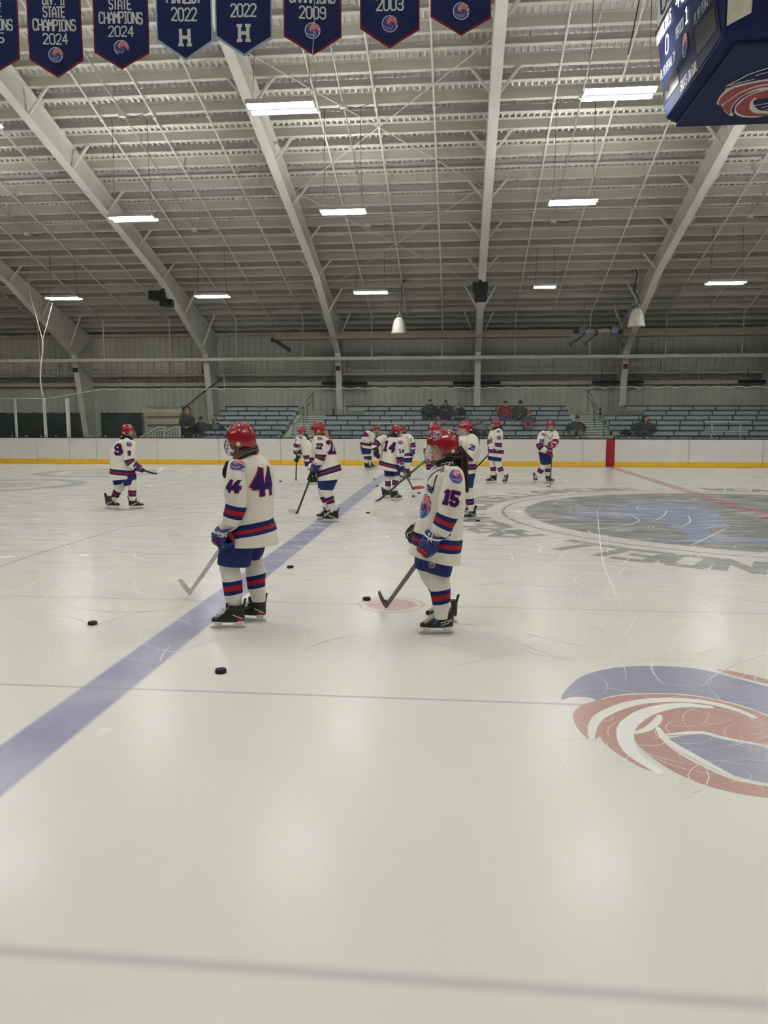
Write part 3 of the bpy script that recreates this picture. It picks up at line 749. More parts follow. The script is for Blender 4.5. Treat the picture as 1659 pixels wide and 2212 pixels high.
stair_rail('grey handrail low on the right aisle stair', (1304, 899, 946, 29.9), (1285, 872, 922, 31.4), 16)
rail('white guard rail in front of the right bleachers', [('top_rail', [(1522, 911, 29.3), (1617, 911, 29.3)]), ('lower_rail', [(1520, 932, 29.3), (1615, 932, 29.3)]), ('post', [(1538, 911, 29.3), (1536, 958, 29.3)]), ('post', [(1600, 911, 29.3), (1599, 958, 29.3)])], 'low guard rails', .03, RAILW, 'guard_rail', 'guard rail')
rail('white guard rail behind the bent player near the boards', [('top_rail', [(803, 915.7, 29.3), (886, 915.7, 29.3)]), ('lower_rail', [(803, 934.5, 29.3), (886, 934.5, 29.3)]), ('post', [(818, 915.7, 29.3), (818, 958, 29.3)]), ('post', [(872, 915.7, 29.3), (872, 958, 29.3)])], 'low guard rails', .03, RAILW, 'guard_rail', 'guard rail')
# left corner: covers, plank stack, white stair rail
COVER = mat('wall_cover_dark', (34, 48, 48), .7, var=.2, scale=1.5)
for a, b, lab in ((-40, 190, 'dark green wall cover at the far left behind the glass'), (218, 306, 'dark green wall cover right of the left steel column')):
    A, B = at(a, 893, 35.2), at(b, 893, 35.2)
    t = thing('wall_cover', ((A.x + B.x) / 2, 35.2, 0), lab, 'wall cover', 'dark wall covers')
    mb = MB(); n = 24
    top = [(A.x + (B.x - A.x) * i / n, A.z + .02 * math.sin(i * 1.7)) for i in range(n + 1)]
    vs = [V((x, 35.2 + .03 * math.sin(x * 5), z)) for x, z in top] + [V((x, 35.15 + .03 * math.sin(x * 4), .02)) for x, z in top] + [V((x, 35.34, z)) for x, z in top]
    fs = []
    for i in range(n): fs += [(i, i + 1, n + 2 + i, n + 1 + i), (i, 2 * n + 2 + i, 2 * n + 3 + i, i + 1)]
    mb.add(vs, fs, COVER); obj('sheet', mb, t, smooth=True)
    obj('top_hem', MB().tube([(x, 35.2, z) for x, z in top], .025, BLACK, 5), t)
PLANK = [mat('plank_%d' % i, c, .8, var=.12, scale=2) for i, c in enumerate(((176, 168, 140), (150, 145, 124), (190, 182, 156)))]
pl = [(316, 392, 876.5, 880, 1), (305, 396, 882.5, 891.5, 2), (315, 390, 893.5, 899, 0), (317, 388, 899, 905, 1), (316, 390, 905, 910.5, 2), (314, 388, 910.5, 917, 0), (318, 388, 917, 923, 1), (313, 386, 923, 930, 0), (316, 388, 930, 938, 1), (310, 386, 938, 952, 0)]
for i, (a, b, ya, yb, k) in enumerate(pl):
    A, B = at(a, ya, 32.5), at(b, yb, 32.5); z1 = at(350, ya - (1.2 if i in (1, 2) else 0), 32.5).z; z0 = at(350, yb, 32.5).z
    if i == 0: z0 = at(350, 881.3, 32.5).z
    if i == 1: z0 = at(350, 892.3, 32.5).z
    lab_ = 'thick pale board near the top of the stack by the standing woman' if i == 1 else ('thin pale board on top of the stack by the standing woman' if i == 0 else 'beige board in the stack behind the white stair rail')
    mb = MB(); n = 6
    rings = [[V((A.x + (B.x - A.x) * j / n, 32.5 + yy + .05 * math.sin(i * 2.3), zz)) for yy, zz in ((0, z0 + .004), (1.1, z0 + .004), (1.1, z1 - .004), (0, z1 - .004))] for j in range(n + 1)]
    mb.loft(rings, PLANK[k]); obj('board', mb, label=lab_, cat='board', group='stacked boards' if i > 1 else None)
A, B = at(320, 950, 32.5), at(380, 950, 32.5); zt = at(350, 952, 32.5).z
t = thing('pallet', ((A.x + B.x) / 2, 33, 0), 'dark pallet hidden under the stack of boards', 'pallet')
for xx in (A.x + .1, (A.x + B.x) / 2, B.x - .1): obj('runner', MB().box((xx, 33.05, zt / 2), (.12, 1.0, zt), DKSTEEL), t)

def stair_white(pts, lab, xs):
    Y = 30.2; t = thing('stair_rail', at(pts[0][0], pts[0][1], Y), lab, 'stair rail', 'white stair rails')
    obj('handrail', MB().tube([at(px, py, Y) for px, py in pts], .045, RAILW, 6), t)
    obj('newel', MB().bar(at(pts[-1][0] - 2, pts[-1][1], Y), at(pts[-1][0] - 2, 955, Y), .12, .1, RAILW), t)
    for px in xs:
        ya = pts[0][1] + (pts[1][1] - pts[0][1]) * min(1, (px - pts[0][0]) / (pts[1][0] - pts[0][0]))
        obj('baluster', MB().bar(at(px, ya, Y), at(px, 956, Y), .05, .04, RAILW), t)
    obj('lower_rail', MB().tube([at(px, py + 7, Y) for px, py in pts], .03, RAILW, 6), t)
stair_white([(302, 946), (343, 923), (358, 923)], 'left white stair rail in front of the board stack', (324, 330, 336, 342, 348))
stair_white([(354, 936), (378, 923), (391, 923)], 'right white stair rail beside the standing woman', (364, 370, 376, 382))

# ================================================================== heaters, speakers, bells, duct
HEAT = mat('heater_dark_blue', (22, 30, 66), .45)
for pxs, py, lab in (((697, 732), 828, 'a'), ((980, 1080), 826, 'b'), ((1281, 1388), 820, 'c'), ((1598, 1700), 815, 'd')):
    X0, X1 = at(pxs[0], py, 34.85).x, at((pxs[1] if lab != 'a' else 792), py, 34.85).x; z = at(745, 828, 34.85).z
    lb = {'a': 'dark blue strip heater behind the column left of centre', 'b': 'dark blue strip heater behind the head-on frame column', 'c': 'dark blue strip heater behind the column near the right aisle', 'd': 'dark blue strip heater cut by the right edge of the picture'}[lab]
    t = thing('strip_heater', ((X0 + X1) / 2, 34.85, z), lb, 'heater', 'blue strip heaters')
    obj('hood', MB().extrude_profile([(-.16, -.05), (-.1, .06), (.1, .06), (.16, -.05), (.14, -.06), (-.14, -.06), (-.16, -.05)], X0, X1, HEAT, lambda u, v, x: V((x, 34.85 + u, z + v))), t)
    for s in (-1, 1): obj('end_cap', MB().box((X0 if s < 0 else X1, 34.85, z), (.06, .24, .1), BLACK), t)
    mb = MB()
    for k in range(int((X1 - X0) / .12)): mb.box((X0 + .06 + k * .12, 34.67, z - .02), (.03, .02, .09), BLACK)
    obj('grille', mb, t); obj('hanger_chain', MB().tube([(X0 + .4, 34.85, z + .05), (X0 + .4, 35.1, z + .6)], .01, BLACK, 4), t)
DUCT = mat('duct_tan', (158, 150, 128), .5, .2)
DY = 32.6
def duct(xa, xb, lab):
    A, B = at(xa, 724, DY), at(xb, 724, DY); z = at(830, 724, DY).z
    t = thing('heater_reflector', ((A.x + B.x) / 2, DY, z - .15), lab, 'reflector', 'tan heater reflectors')
    obj('hood', MB().extrude_profile([(-.3, -.15), (-.26, -.06), (-.12, .15), (.12, .15), (.26, -.06), (.3, -.15), (.28, -.16), (.1, .12), (-.1, .12), (-.28, -.16), (-.3, -.15)], A.x, B.x, DUCT, lambda u, v, x: V((x, DY + u, z + v))), t)
    obj('burner_tube', MB().tube([(A.x + .1, DY, z - .04), (B.x - .1, DY, z - .04)], .05, DKSTEEL, 8), t)
    x = A.x + .6
    while x < B.x:
        obj('hanger', MB().tube([(x, DY, z + .15), (x, DY, ZR(DY) - .02)], .01, GALV, 4), t); x += 3.1
    return z
dz_ = duct(595, 1236, 'long tan heater reflector left of the burner boxes'); duct(1344, 1720, 'tan heater reflector right of the burner boxes')
t = thing('exhaust_arm', at(590, 734, DY), 'dark slotted arm slanting down at the left end of the tan reflector', 'exhaust arm')
obj('arm', MB().bar(at(592, 735, DY), at(627, 757, DY), .13, .16, mat('grille_grey', (74, 74, 74), .6)), t)
mb = MB()
for k in range(12):
    p = at(592 + 35 * (k + .5) / 12, 735 + 22 * (k + .5) / 12, DY - .09); mb.box(p, (.03, .02, .14), BLACK)
obj('slot', mb, t); obj('bracket', MB().box(at(590, 734, DY), (.18, .2, .16), DKSTEEL), t)
q_ = at(590, 734, DY); obj('hanger', MB().tube([q_, V((q_.x, DY, ZR(DY) + .01))], .008, GALV, 4), t)
BURN = mat('burner_blue_grey', (112, 128, 142), .45, .2); SILV = mat('flex_duct_silver', (206, 206, 202), .3, .5)
for (a, b), (ea, eb), (fa, fb), hook, lab in (((1251, 1264), (1236, 1250), (1267, 1283), ((1262, 722), (1248, 734), (1234, 740), (1231, 744), (1236, 746)), 'left grey burner box with a black end and silver hose'), ((1320, 1334), (1335, 1346), (1293, 1318), ((1290, 720), (1276, 732), (1266, 741), (1262, 744), (1267, 746)), 'right grey burner box with a black end and silver hose')):
    c = at((a + b) / 2, 714, DY); t = thing('burner_box', c, lab, 'burner', 'heater burner boxes')
    obj('cabinet', MB().box(c, (at(b, 714, DY).x - at(a, 714, DY).x, .3, .26), BURN), t)
    obj('blower', MB().box(at((ea + eb) / 2, 716, DY), (.26, .24, .13), BLACK), t)
    obj('flex_duct', MB().tube([at(fa, 716, DY - .05), at((fa + fb) / 2, 713.5, DY - .12), at(fb, 716, DY - .05)], [.08, .1, .08], SILV, 8), t, smooth=True)
    obj('gas_hose', MB().tube([at(px, py, DY - .1) for px, py in hook], .022, BLACK, 6), t, smooth=True)
    obj('hanger', MB().tube([c + V((0, 0, .13)), c + V((.1, 0, ZR(DY) - c.z - .1))], .012, GALV, 4), t)
obj('gas_valve', MB().box(at(1289, 716, DY), (.1, .12, .3), mat('valve_red', (120, 70, 62), .5)).tube([at(1283, 712, DY), at(1296, 712, DY)], .02, GALV, 6).tube([at(1289, 705, DY), at(1289, 725, DY)], .025, GALV, 6), label='small reddish gas valve between the two burner boxes', cat='valve')
def speaker(c, w_, h_, lab, two):
    t = thing('loudspeaker', c, lab, 'loudspeaker', 'black loudspeakers'); c = V(c)
    def cab(cc, ww, hh, nm_):
        mb = MB(); d = .45
        mb.loft([[cc + V((x * ww / 2 * k, y, z * hh / 2)) for x, z in ((-1, -1), (1, -1), (1, 1), (-1, 1))] for y, k in ((-d / 2, 1), (d / 2, .7))], BLACK)
        o = obj(nm_, mb, t)
        gm = MB()
        for i in range(9): gm.box((cc.x - ww * .42 + ww * .84 * i / 8, cc.y - d / 2 - .008, cc.z), (ww * .045, .014, hh * .86), mat('speaker_grille', (14, 14, 15), .7))
        obj('grille', gm, o)
    cab(c + V((0 if not two else -.16, 0, h_ * .22)), w_, h_ * .56, 'cabinet'); cab(c + V((0.02 if not two else .2, 0, -h_ * .28)), w_ * .82, h_ * .44, 'cabinet')
    obj('bracket', MB().box(c + V((0, .05, h_ * .58)), (.12, .12, h_ * .2), DKSTEEL), t)
p = at(1037, 631, 27.6); speaker(p, .54, .62, 'black loudspeaker under the head-on frame', False)
p = at(351, 646, 28.2); speaker(p, .58, .56, 'black two-box loudspeaker under the long left frame', True)
BELL = mat('bell_shade', (196, 194, 184), .5, var=.05)
for cx, y0, y1, Y, cab, lab in ((862, 686, 720, 29.5, ((866, 686), (867, 660), (868, 630), (869, 610), (878, 601), (884, 605), (876, 608), (868, 604)), 'left bell-shaped hanging lamp with a thin cable'),
                              (1374.5, 667, 705, 28.6, ((1374, 667), (1368, 666), (1367, 662), (1376, 660), (1381, 653), (1377, 640), (1370, 630), (1372, 610), (1377, 592), (1374, 583), (1366, 584), (1365, 589)), 'right bell-shaped hanging lamp with a black curly cable')):
    top, bot = at(cx, y0, Y), at(cx, y1, Y); h_ = top.z - bot.z; t = thing('bell_lamp', bot, lab, 'hanging lamp', 'bell-shaped lamps'); c = bot
    prof_ = [(.30, 0), (.30, .04), (.27, .3), (.235, .6), (.19, .85), (.1, 1.0), (.03, 1.02)]
    sc_k = h_ / .62
    rings = []
    for r, f in prof_:
        rings.append([c + V(((r * sc_k * (1 + .03 * (j % 2 if .1 < f < .9 else 0))) * math.cos(2 * math.pi * j / 32), (r * sc_k * (1 + .03 * (j % 2 if .1 < f < .9 else 0))) * math.sin(2 * math.pi * j / 32), f * h_)) for j in range(32)])
    obj('shade', MB().loft(rings, BELL), t, smooth=True)
    obj('rim', MB().tube([c + V((.3 * sc_k * math.cos(a), .3 * sc_k * math.sin(a), 0)) for a in [2 * math.pi * k / 24 for k in range(25)]], .012, BELL, 6), t, smooth=True)
    obj('lens', MB().sph(c + V((0, 0, .03)), (.26 * sc_k, .26 * sc_k, .05), PLAST), t, smooth=True)
    obj('cable', MB().tube([at(px, py, Y) for px, py in cab], .022 if Y < 29 else .014, BLACK, 6), t, smooth=True)
    obj('loop', MB().tube([c + V((.06 * math.cos(a), 0, h_ + .06 + .06 * math.sin(a))) for a in [2 * math.pi * k / 12 for k in range(13)]], .012, GALV, 5), t)
    obj('hanger_rod', MB().tube([c + V((.02, 0, h_ + .1)), c + V((.02, 0, ZR(Y) - c.z - .04))], .008, GALV, 4), t)
# black bag on the front row
bp_ = at(1354, 939, 29.95); mb = MB()
mb.loft([[bp_ + V((x + .06 * math.sin(j * 2.1), .13 * math.sin(2 * math.pi * j / 10), z_ + r * math.cos(2 * math.pi * j / 10))) for j in range(10)] for x, r, z_ in ((-.24, .03, .06), (-.17, .07, .07), (-.02, .09, .1), (.1, .075, .05), (.22, .02, .02))], GBLK)
t = thing('bag', bp_, 'black bag lying on the front bleacher row beside the hooded person', 'bag'); obj('pouch', mb, t, smooth=True)
obj('strap', MB().tube([bp_ + V((-.2, 0, .1)), bp_ + V((-.05, -.05, .22)), bp_ + V((.12, 0, .12))], .014, BLACK, 5), t)

# ================================================================== banners
def banner(cx, tip, wpx, lines, edge, logo, lab, dep, tilt=0.0):
    dep *= .82; wm = 1.0; d = ray(cx, tip); hd = V((d.x, d.y, 0)).length
    P = CAM + d * (dep / d.dot(FW)); hgt = 1.56
    fwd = V((0.13, -0.99, 0)).normalized()
    R = V((-fwd.y, fwd.x, 0)); U = V((0, 0, 1)); N = fwd
    c = P + U * (hgt * .5)
    t = thing('banner', P, lab, 'banner', 'team banners')
    sh = .295
    outl = [(0, 0), (wm / 2, sh), (wm / 2, hgt), (-wm / 2, hgt), (-wm / 2, sh)]
    def wav(x, y): return .025 * math.sin(y * 3.1 + cx) * (1 - y / hgt) + .012 * math.sin(x * 7 + cx)
    def sheet(shape, th, m, off):
        mb = MB(); nx, ny = 10, 16; vs = []
        for s in (0, 1):
            for j in range(ny + 1):
                for i in range(nx + 1):
                    u = -1 + 2 * i / nx; x = u * shape / 2; lo = sh * abs(u) + (wm - shape) * .75; hi = hgt - (wm - shape) / 2
                    y = lo + (hi - lo) * j / ny
                    vs.append(P + R * x + U * y + N * (wav(x, y) + off + (-th if s else 0)))
        W = nx + 1; K = W * (ny + 1); fs = []
        for j in range(ny):
            for i in range(nx):
                a = j * W + i; fs += [(a, a + 1, a + W + 1, a + W), (K + a, K + a + W, K + a + W + 1, K + a + 1)]
        mb.add(vs, fs, m); return mb
    obj('border', sheet(wm, .004, edge, 0), t, smooth=True); field = obj('field', sheet(wm - .05, .003, BANNER, .006), t, smooth=True)
    mbt = MB()
    for txt, y, h in lines:
        y *= .82; h *= .82; gl_ = glyphs(txt, h, .55, .32); ext = max(p[0] for l in gl_ for p in l) * 2
        frac = {'CHAMPIONS': .8, 'FINALIST': .63, 'STATE': .42, 'DIV. II': .42}.get(txt, .47); kx = (frac * wm - h * .14) / ext
        for pl in gl_:
            for q in rib2d([(px_ * kx, py_) for px_, py_ in pl], h * .14, .1):
                EPS[0] = (EPS[0] + 1) % 16
                mbt.add([N * EPS[0] * 4e-5 + P + R * p.x + U * (y + p.y) + N * (wav(p.x, y + p.y) + .012) for p in q], [(0, 1, 2, 3)], LETTER)
    obj('lettering', mbt, field)
    lg = MB()
    if logo == 'swirl':
        lw = MB(); badge_mb(lg, .135, P + U * .375 + N * .012, R, U, N, .02)
        obj('badge', lg, field)
    else:
        o_ = P + U * .25
        for pl in [[(-.075, 0), (-.075, .25)], [(.075, 0), (.075, .25)], [(-.075, .125), (.075, .125)]]:
            for q in rib2d(pl, .06, .1): lg.add([o_ + R * p.x + U * p.y + N * (wav(p.x, .3 + p.y) + .014) for p in q], [(0, 1, 2, 3)], LETTER)
        for sx_ in (-.075, .075):
            for yy in (0, .25):
                for q in rib2d([(sx_ - .035, yy), (sx_ + .035, yy)], .05, .2): lg.add([o_ + R * p.x + U * p.y + N * (wav(p.x, .3) + .015) for p in q], [(0, 1, 2, 3)], LETTER)
        obj('letter_emblem', lg, field)
    obj('rod', MB().tube([P + U * hgt - R * (wm / 2 + .04), P + U * hgt + R * (wm / 2 + .04)], .018, GALV, 6), t)
    for s in (-1, 1): obj('cord', MB().tube([P + U * hgt + R * (s * .42), P + U * (ZR(P.y) - P.z - .05) + R * (s * .42)], .006, GALV, 4), t)
    return t
CH = lambda yr: [(yr, .70, .21), ('CHAMPIONS', .98, .23), ('STATE', 1.27, .22), ('DIV. II', 1.54, .2)]
banner(-12, 163, 113, CH('2025'), MAROON, 'swirl', 'navy state champions banner cut by the left edge of the picture', 17.7)
banner(124, 166, 115, CH('2024'), MAROON, 'swirl', 'navy banner reading champions 2024, second from the left', 17.5)
banner(265, 152, 117, CH('2024'), MAROON, 'swirl', 'navy banner reading champions 2024, beside the pale-edged ones', 17.1)
FI = [('2022', .80, .25), ('FINALIST', 1.16, .27)]
banner(401, 129, 119, FI, LTBLUE, 'H', 'left pale-edged navy banner reading finalist 2022', 16.85)
banner(528, 122, 119, FI, LTBLUE, 'H', 'right pale-edged navy banner reading finalist 2022', 16.6)
banner(676, 118, 124, [('2009', .72, .22), ('CHAMPIONS', 1.02, .24), ('STATE', 1.35, .24)], MAROON, 'swirl', 'navy banner reading champions 2009', 16.2)
banner(842, 105, 128, [('2003', .72, .24), ('CHAMPIONS', 1.06, .24), ('STATE', 1.35, .24)], MAROON, 'swirl', 'navy banner reading 2003', 15.7)
banner(995, 79, 131, [('2002', .74, .24), ('CHAMPIONS', 1.08, .24)], MAROON, 'swirl', 'navy banner reading 2002, nearest to the scoreboard', 15.35)
obj('cable', MB().tube([at(680, -30, 12.6), at(679, 60, 12.6), at(675, 118, 12.6), at(684, 175, 12.6), at(680, 205, 12.6)], .007, GALV, 5), smooth=True, label='thin grey cable hanging in front of the champions 2009 banner', cat='cable')

# ================================================================== scoreboard
SX = 3.79; YF, YN = 14.78, 11.78; SZ = 6.95; SW = YF - YN; SWX = 3.4
t = thing('scoreboard', (SX + SWX / 2, (YF + YN) / 2, SZ), 'navy four-sided scoreboard with lit digits hanging at the upper right', 'scoreboard')
ZT = SZ + 2.4
def xyext(z):
    f = (z - SZ) / 1.7; return 3.6 - .08 * f, SX + SWX + .19 + .08 * f, 11.45 - .35 * f, 14.95 + .4 * f
def ring(d, z, ch=.3):
    X0, X1, A, B = xyext(z); X0 += d; X1 -= d; A += d; B -= d
    return [V(p) for p in ((X0, A + ch, z), (X0 + ch, A, z), (X1 - ch, A, z), (X1, A + ch, z), (X1, B - ch, z), (X1 - ch, B, z), (X0 + ch, B, z), (X0, B - ch, z))]
obj('body', MB().loft([ring(.1, SZ + .0), ring(0, SZ + .05), ring(0, SZ + 2.3), ring(.1, SZ + 2.4)], BNAVY2), t)
und = obj('underside_sign', MB().box((SX + SWX / 2, (YF + YN) / 2, SZ - .03), (SWX, SW, .05), BNAVY), t)
uz = SZ - .056
def und_pt(px, py): return gr(px, py, uz - .002)
def sign_poly(pts, m, dz, k=5.946, sx=1380, sy=0):
    mb_.poly([gr(sx + a / k, sy + b / k, uz - dz) for a, b in smooth_closed(pts, 5)], m)
mb_ = MB(); SGR = mat('sign_red', (150, 52, 56), .5); SGW = mat('sign_white', (214, 208, 206), .5)
A1 = [(1005, 1340), (1020, 1270), (1090, 1180), (1200, 1110), (1400, 1060), (1700, 1010), (2100, 1000), (2100, 1160), (1800, 1170), (1560, 1160), (1470, 1180), (1350, 1230), (1240, 1320), (1190, 1420), (1215, 1470), (1180, 1490), (1110, 1440), (1075, 1380), (1060, 1355)]
sign_poly(A1, SGW, .002)
sign_poly([(1030, 1350), (1040, 1280), (1110, 1200), (1230, 1130), (1420, 1080), (1700, 1035), (2080, 1020), (2080, 1060), (1650, 1080), (1450, 1120), (1290, 1190), (1170, 1270), (1090, 1330)], SGR, .004)
sign_poly([(1080, 1370), (1110, 1330), (1190, 1270), (1310, 1195), (1460, 1135), (1650, 1095), (1800, 1090), (1800, 1110), (1560, 1130), (1400, 1190), (1250, 1290), (1185, 1390), (1170, 1470), (1110, 1430)], SGR, .004)
sign_poly([(1225, 1420), (1260, 1330), (1370, 1240), (1500, 1180), (1700, 1130), (2080, 1150), (2080, 1500), (1700, 1480), (1500, 1510), (1330, 1500), (1250, 1470)], SGW, .004)
sign_poly([(1245, 1420), (1280, 1340), (1400, 1240), (1560, 1180), (1700, 1150), (1700, 1165), (1560, 1210), (1450, 1290), (1420, 1370), (1450, 1430), (1560, 1460), (2060, 1450), (2060, 1475), (1500, 1495), (1330, 1480)], SGR, .006)
sign_poly([(1470, 1330), (1500, 1280), (1700, 1250), (2060, 1250), (2060, 1430), (1700, 1430), (1540, 1410)], BNAVY, .006)
sign_poly([(1500, 1270), (1560, 1200), (1700, 1150), (1950, 1180), (1950, 1235), (1700, 1250)], SGR, .007)
def sign_line(pts, wd, m=SGW):
    for i in range(len(pts) - 1):
        p, q = [gr(1380 + a / 5.946, b / 5.946, uz - .008) for a, b in pts[i:i + 2]]
        d = (q - p).normalized(); n = V((-d.y, d.x, 0)) * wd / 2
        mb_.add([p - n, q - n, q + n, p + n], [(0, 1, 2, 3)], m)
for l in ([(1120, 1110), (1400, 960), (1700, 860)], [(1120, 1110), (1300, 1060), (1480, 1018)], [(1100, 1150), (1200, 1120)], [(1500, 970), (1700, 915)], [(1460, 1360), (1700, 1320)], [(1570, 1390), (1700, 1350)], [(1590, 1430), (1700, 1390)]): sign_line(l, .028)
obj('emblem', mb_, und)
FU = V((0, -1, 0)); FV = V((-.08, 0, 1.7)).normalized(); FN = FV.cross(FU).normalized()
if FN.x > 0: FN = -FN
FP = V((3.6, 13, SZ))
def face_pt(px, py):
    d = ray(px, py); return CAM + d * ((FP - CAM).dot(FN) / d.dot(FN))
def slab(nm_, quad, m, off, th, par):
    mb = MB(); q = [face_pt(*p) for p in quad]
    mb.add([p + FN * o_ for o_ in (off, off + th) for p in q], [(0, 1, 2, 3), (7, 6, 5, 4), (0, 4, 5, 1), (1, 5, 6, 2), (2, 6, 7, 3), (3, 7, 4, 0)], m); return obj(nm_, mb, par)
fp = slab('face_panel', [(1441, 254), (1560, 77), (1543, -40), (1423, 92)], BNAVY, .002, .012, t)
def ftext(txt, a, b, h, m, wd=None, nm_='lettering'):
    A, B = face_pt(*a), face_pt(*b); c = (A + B) / 2; W_ = (A - B).length; mb = MB()
    gl_ = glyphs(txt, h, .55, .3); cur = max(p[0] for l in gl_ for p in l) - min(p[0] for l in gl_ for p in l); k = W_ / max(cur, .01)
    up = FV; ru = (B - A).normalized()
    for pl in gl_: flat_quads(mb, rib2d([(x * k, y) for x, y in pl], wd or h * .13, 9), c, ru, up, FN, .028, m)
    obj(nm_, mb, fp)
FL = mat('face_lettering', (176, 178, 186), .6)
ftext('PERIOD', (1464, 86), (1480, 60), .17, FL); ftext('PLYR PENALTY', (1504, 54), (1542, -2), .15, FL)
ftext('PLYR PENALTY', (1431, 173), (1462, 129), .15, FL); ftext('SHOTS ON GOAL', (1474, 198), (1510, 149), .15, FL)
ftext('HURRICANES', (1423, 98), (1453, 45), .22, LEDON, .022, 'led_text')
ftext('0', (1441, 118), (1447, 109), .28, LEDON, .03, 'led_digit'); ftext('1', (1486, 49), (1490, 44), .22, LEDON, .03, 'led_digit'); ftext('4', (1464, 21), (1471, 11), .26, LEDON, .03, 'led_digit'); ftext('5', (1476, 5), (1482, -3), .26, LEDON, .03, 'led_digit')
for q_ in ([(1446, 212), (1470, 178), (1466, 146), (1441, 180)], [(1509, 120), (1552, 62), (1546, 12), (1504, 66)], [(1437, 226), (1452, 205), (1449, 182), (1434, 203)]): slab('display', q_, LEDOFF, .013, .01, fp)
q = face_pt(1483, 98); bd = MB(); badge_mb(bd, .15, q, FU, FV, FN, .028, ry=1.15); obj('badge', bd, fp)
zt_ = SZ + 1.72; Xt, X1t, At, Bt = xyext(zt_)
obj('top_strip', MB().bar((Xt - .02, At + .35, zt_), (Xt - .02, Bt - .1, zt_), .05, .06, BLACK), t)
hs = MB(); hs.add([V((xyext(z)[0] - o_, y, z)) for o_ in (.006, .026) for y, z in ((Bt - .2, zt_ + .06), (At + .4, zt_ + .06), (At + .4, zt_ + .5), (Bt - .2, zt_ + .5))], [(0, 1, 2, 3), (7, 6, 5, 4), (0, 4, 5, 1), (1, 5, 6, 2), (2, 6, 7, 3), (3, 7, 4, 0)], mat('head_sign_grey', (150, 150, 148), .6)); hs = obj('head_sign', hs, t)
ht = MB(); text_mb(ht, 'UPPER', .3, .055, V((xyext(zt_ + .2)[0] - .03, (At + Bt) / 2 + .5, zt_ + .14)), FU, FV, FN, BNAVY2, .004, 1.2); obj('lettering', ht, hs)
def cpt(f, z, o_):
    r_ = ring(0, z); return r_[0] + (r_[1] - r_[0]) * f + V((-.7071, -.7071, 0)) * o_
CREAM = mat('corner_sign_cream', (196, 192, 176), .5); cs = MB()
cs.add([cpt(f, z, o_) for o_ in (.006, .022) for f, z in ((.12, SZ + .16), (.9, SZ + .2), (1.0, SZ + 2.1), (0.0, SZ + 2.1))], [(0, 1, 2, 3), (7, 6, 5, 4), (0, 4, 5, 1), (1, 5, 6, 2), (2, 6, 7, 3), (3, 7, 4, 0)], CREAM)
co = obj('corner_sign', cs, t); ct = MB(); cr = V((1, -1, 0)).normalized()
text_mb(ct, 'H', .2, .045, cpt(.72, SZ + .85, .03), V((0, 0, 1)), cr * -1, V((-1, -1, 0)).normalized(), BLACK, .002, .75); obj('lettering', ct, co); ct = MB()
text_mb(ct, 'P', .12, .025, cpt(.9, SZ + .92, .03), V((0, 0, 1)), cr * -1, V((-1, -1, 0)).normalized(), BLACK, .002, .6); obj('lettering', ct, co)
X0, X1, A_, B_ = xyext(SZ + .9)
obj('front_display', MB().box(((X0 + X1) / 2 + .1, A_ - .03, SZ + .95), (X1 - X0 - 1.0, .3, .9), LEDOFF), t)
for xx in (X0 + .6, X1 - .6):
    obj('cable', MB().tube([(xx, (YF + YN) / 2, SZ + 2.4), (xx, (YF + YN) / 2, 11.9)], .015, STEEL, 5), t)
obj('cable', MB().tube([at(1385, -20, 15), at(1357, 118, 15)], .012, BLACK, 5), smooth=True, label='black cable slanting down left of the scoreboard', cat='cable')
# pucks
for i, (px, py, lab) in enumerate(((200, 1349, 'black puck alone at the left, left of player 44'), (477, 1453, 'nearest black puck, in front of player 44'), (627, 1227, 'black puck right of player 44 beside the blue line'), (792, 1296, 'black puck on the edge of the pink face-off spot'),
    (606, 1040.5, 'black puck left of the far left player with a stick'), (795, 1109, 'black puck beside the white stick blade of the hidden player'), (808, 1035.5, 'small black puck at the far end of the blue line'), (815, 1050.5, 'small black puck left of the skates of player 14'),
    (893, 1073, 'black puck to the right of the skates of player 14'), (905, 1066, 'black puck just under the red stick blade'), (1032, 1126, 'black puck right of the skates of player 21'), (1185, 1052, 'black puck at the stick of player 18'))):
    c = gr(px, py); mb = MB(); n = 24
    mb.loft([[c + V((r * math.cos(2 * math.pi * j / n), r * math.sin(2 * math.pi * j / n), z)) for j in range(n)] for r, z in ((.036, .0025), (.0381, .004), (.0381, .0225), (.036, .0264))], PUCKM)
    obj('puck', mb, smooth=True, label=lab, cat='puck', group='pucks on the ice', ang=30, loc=(c.x, c.y, 0.0025))
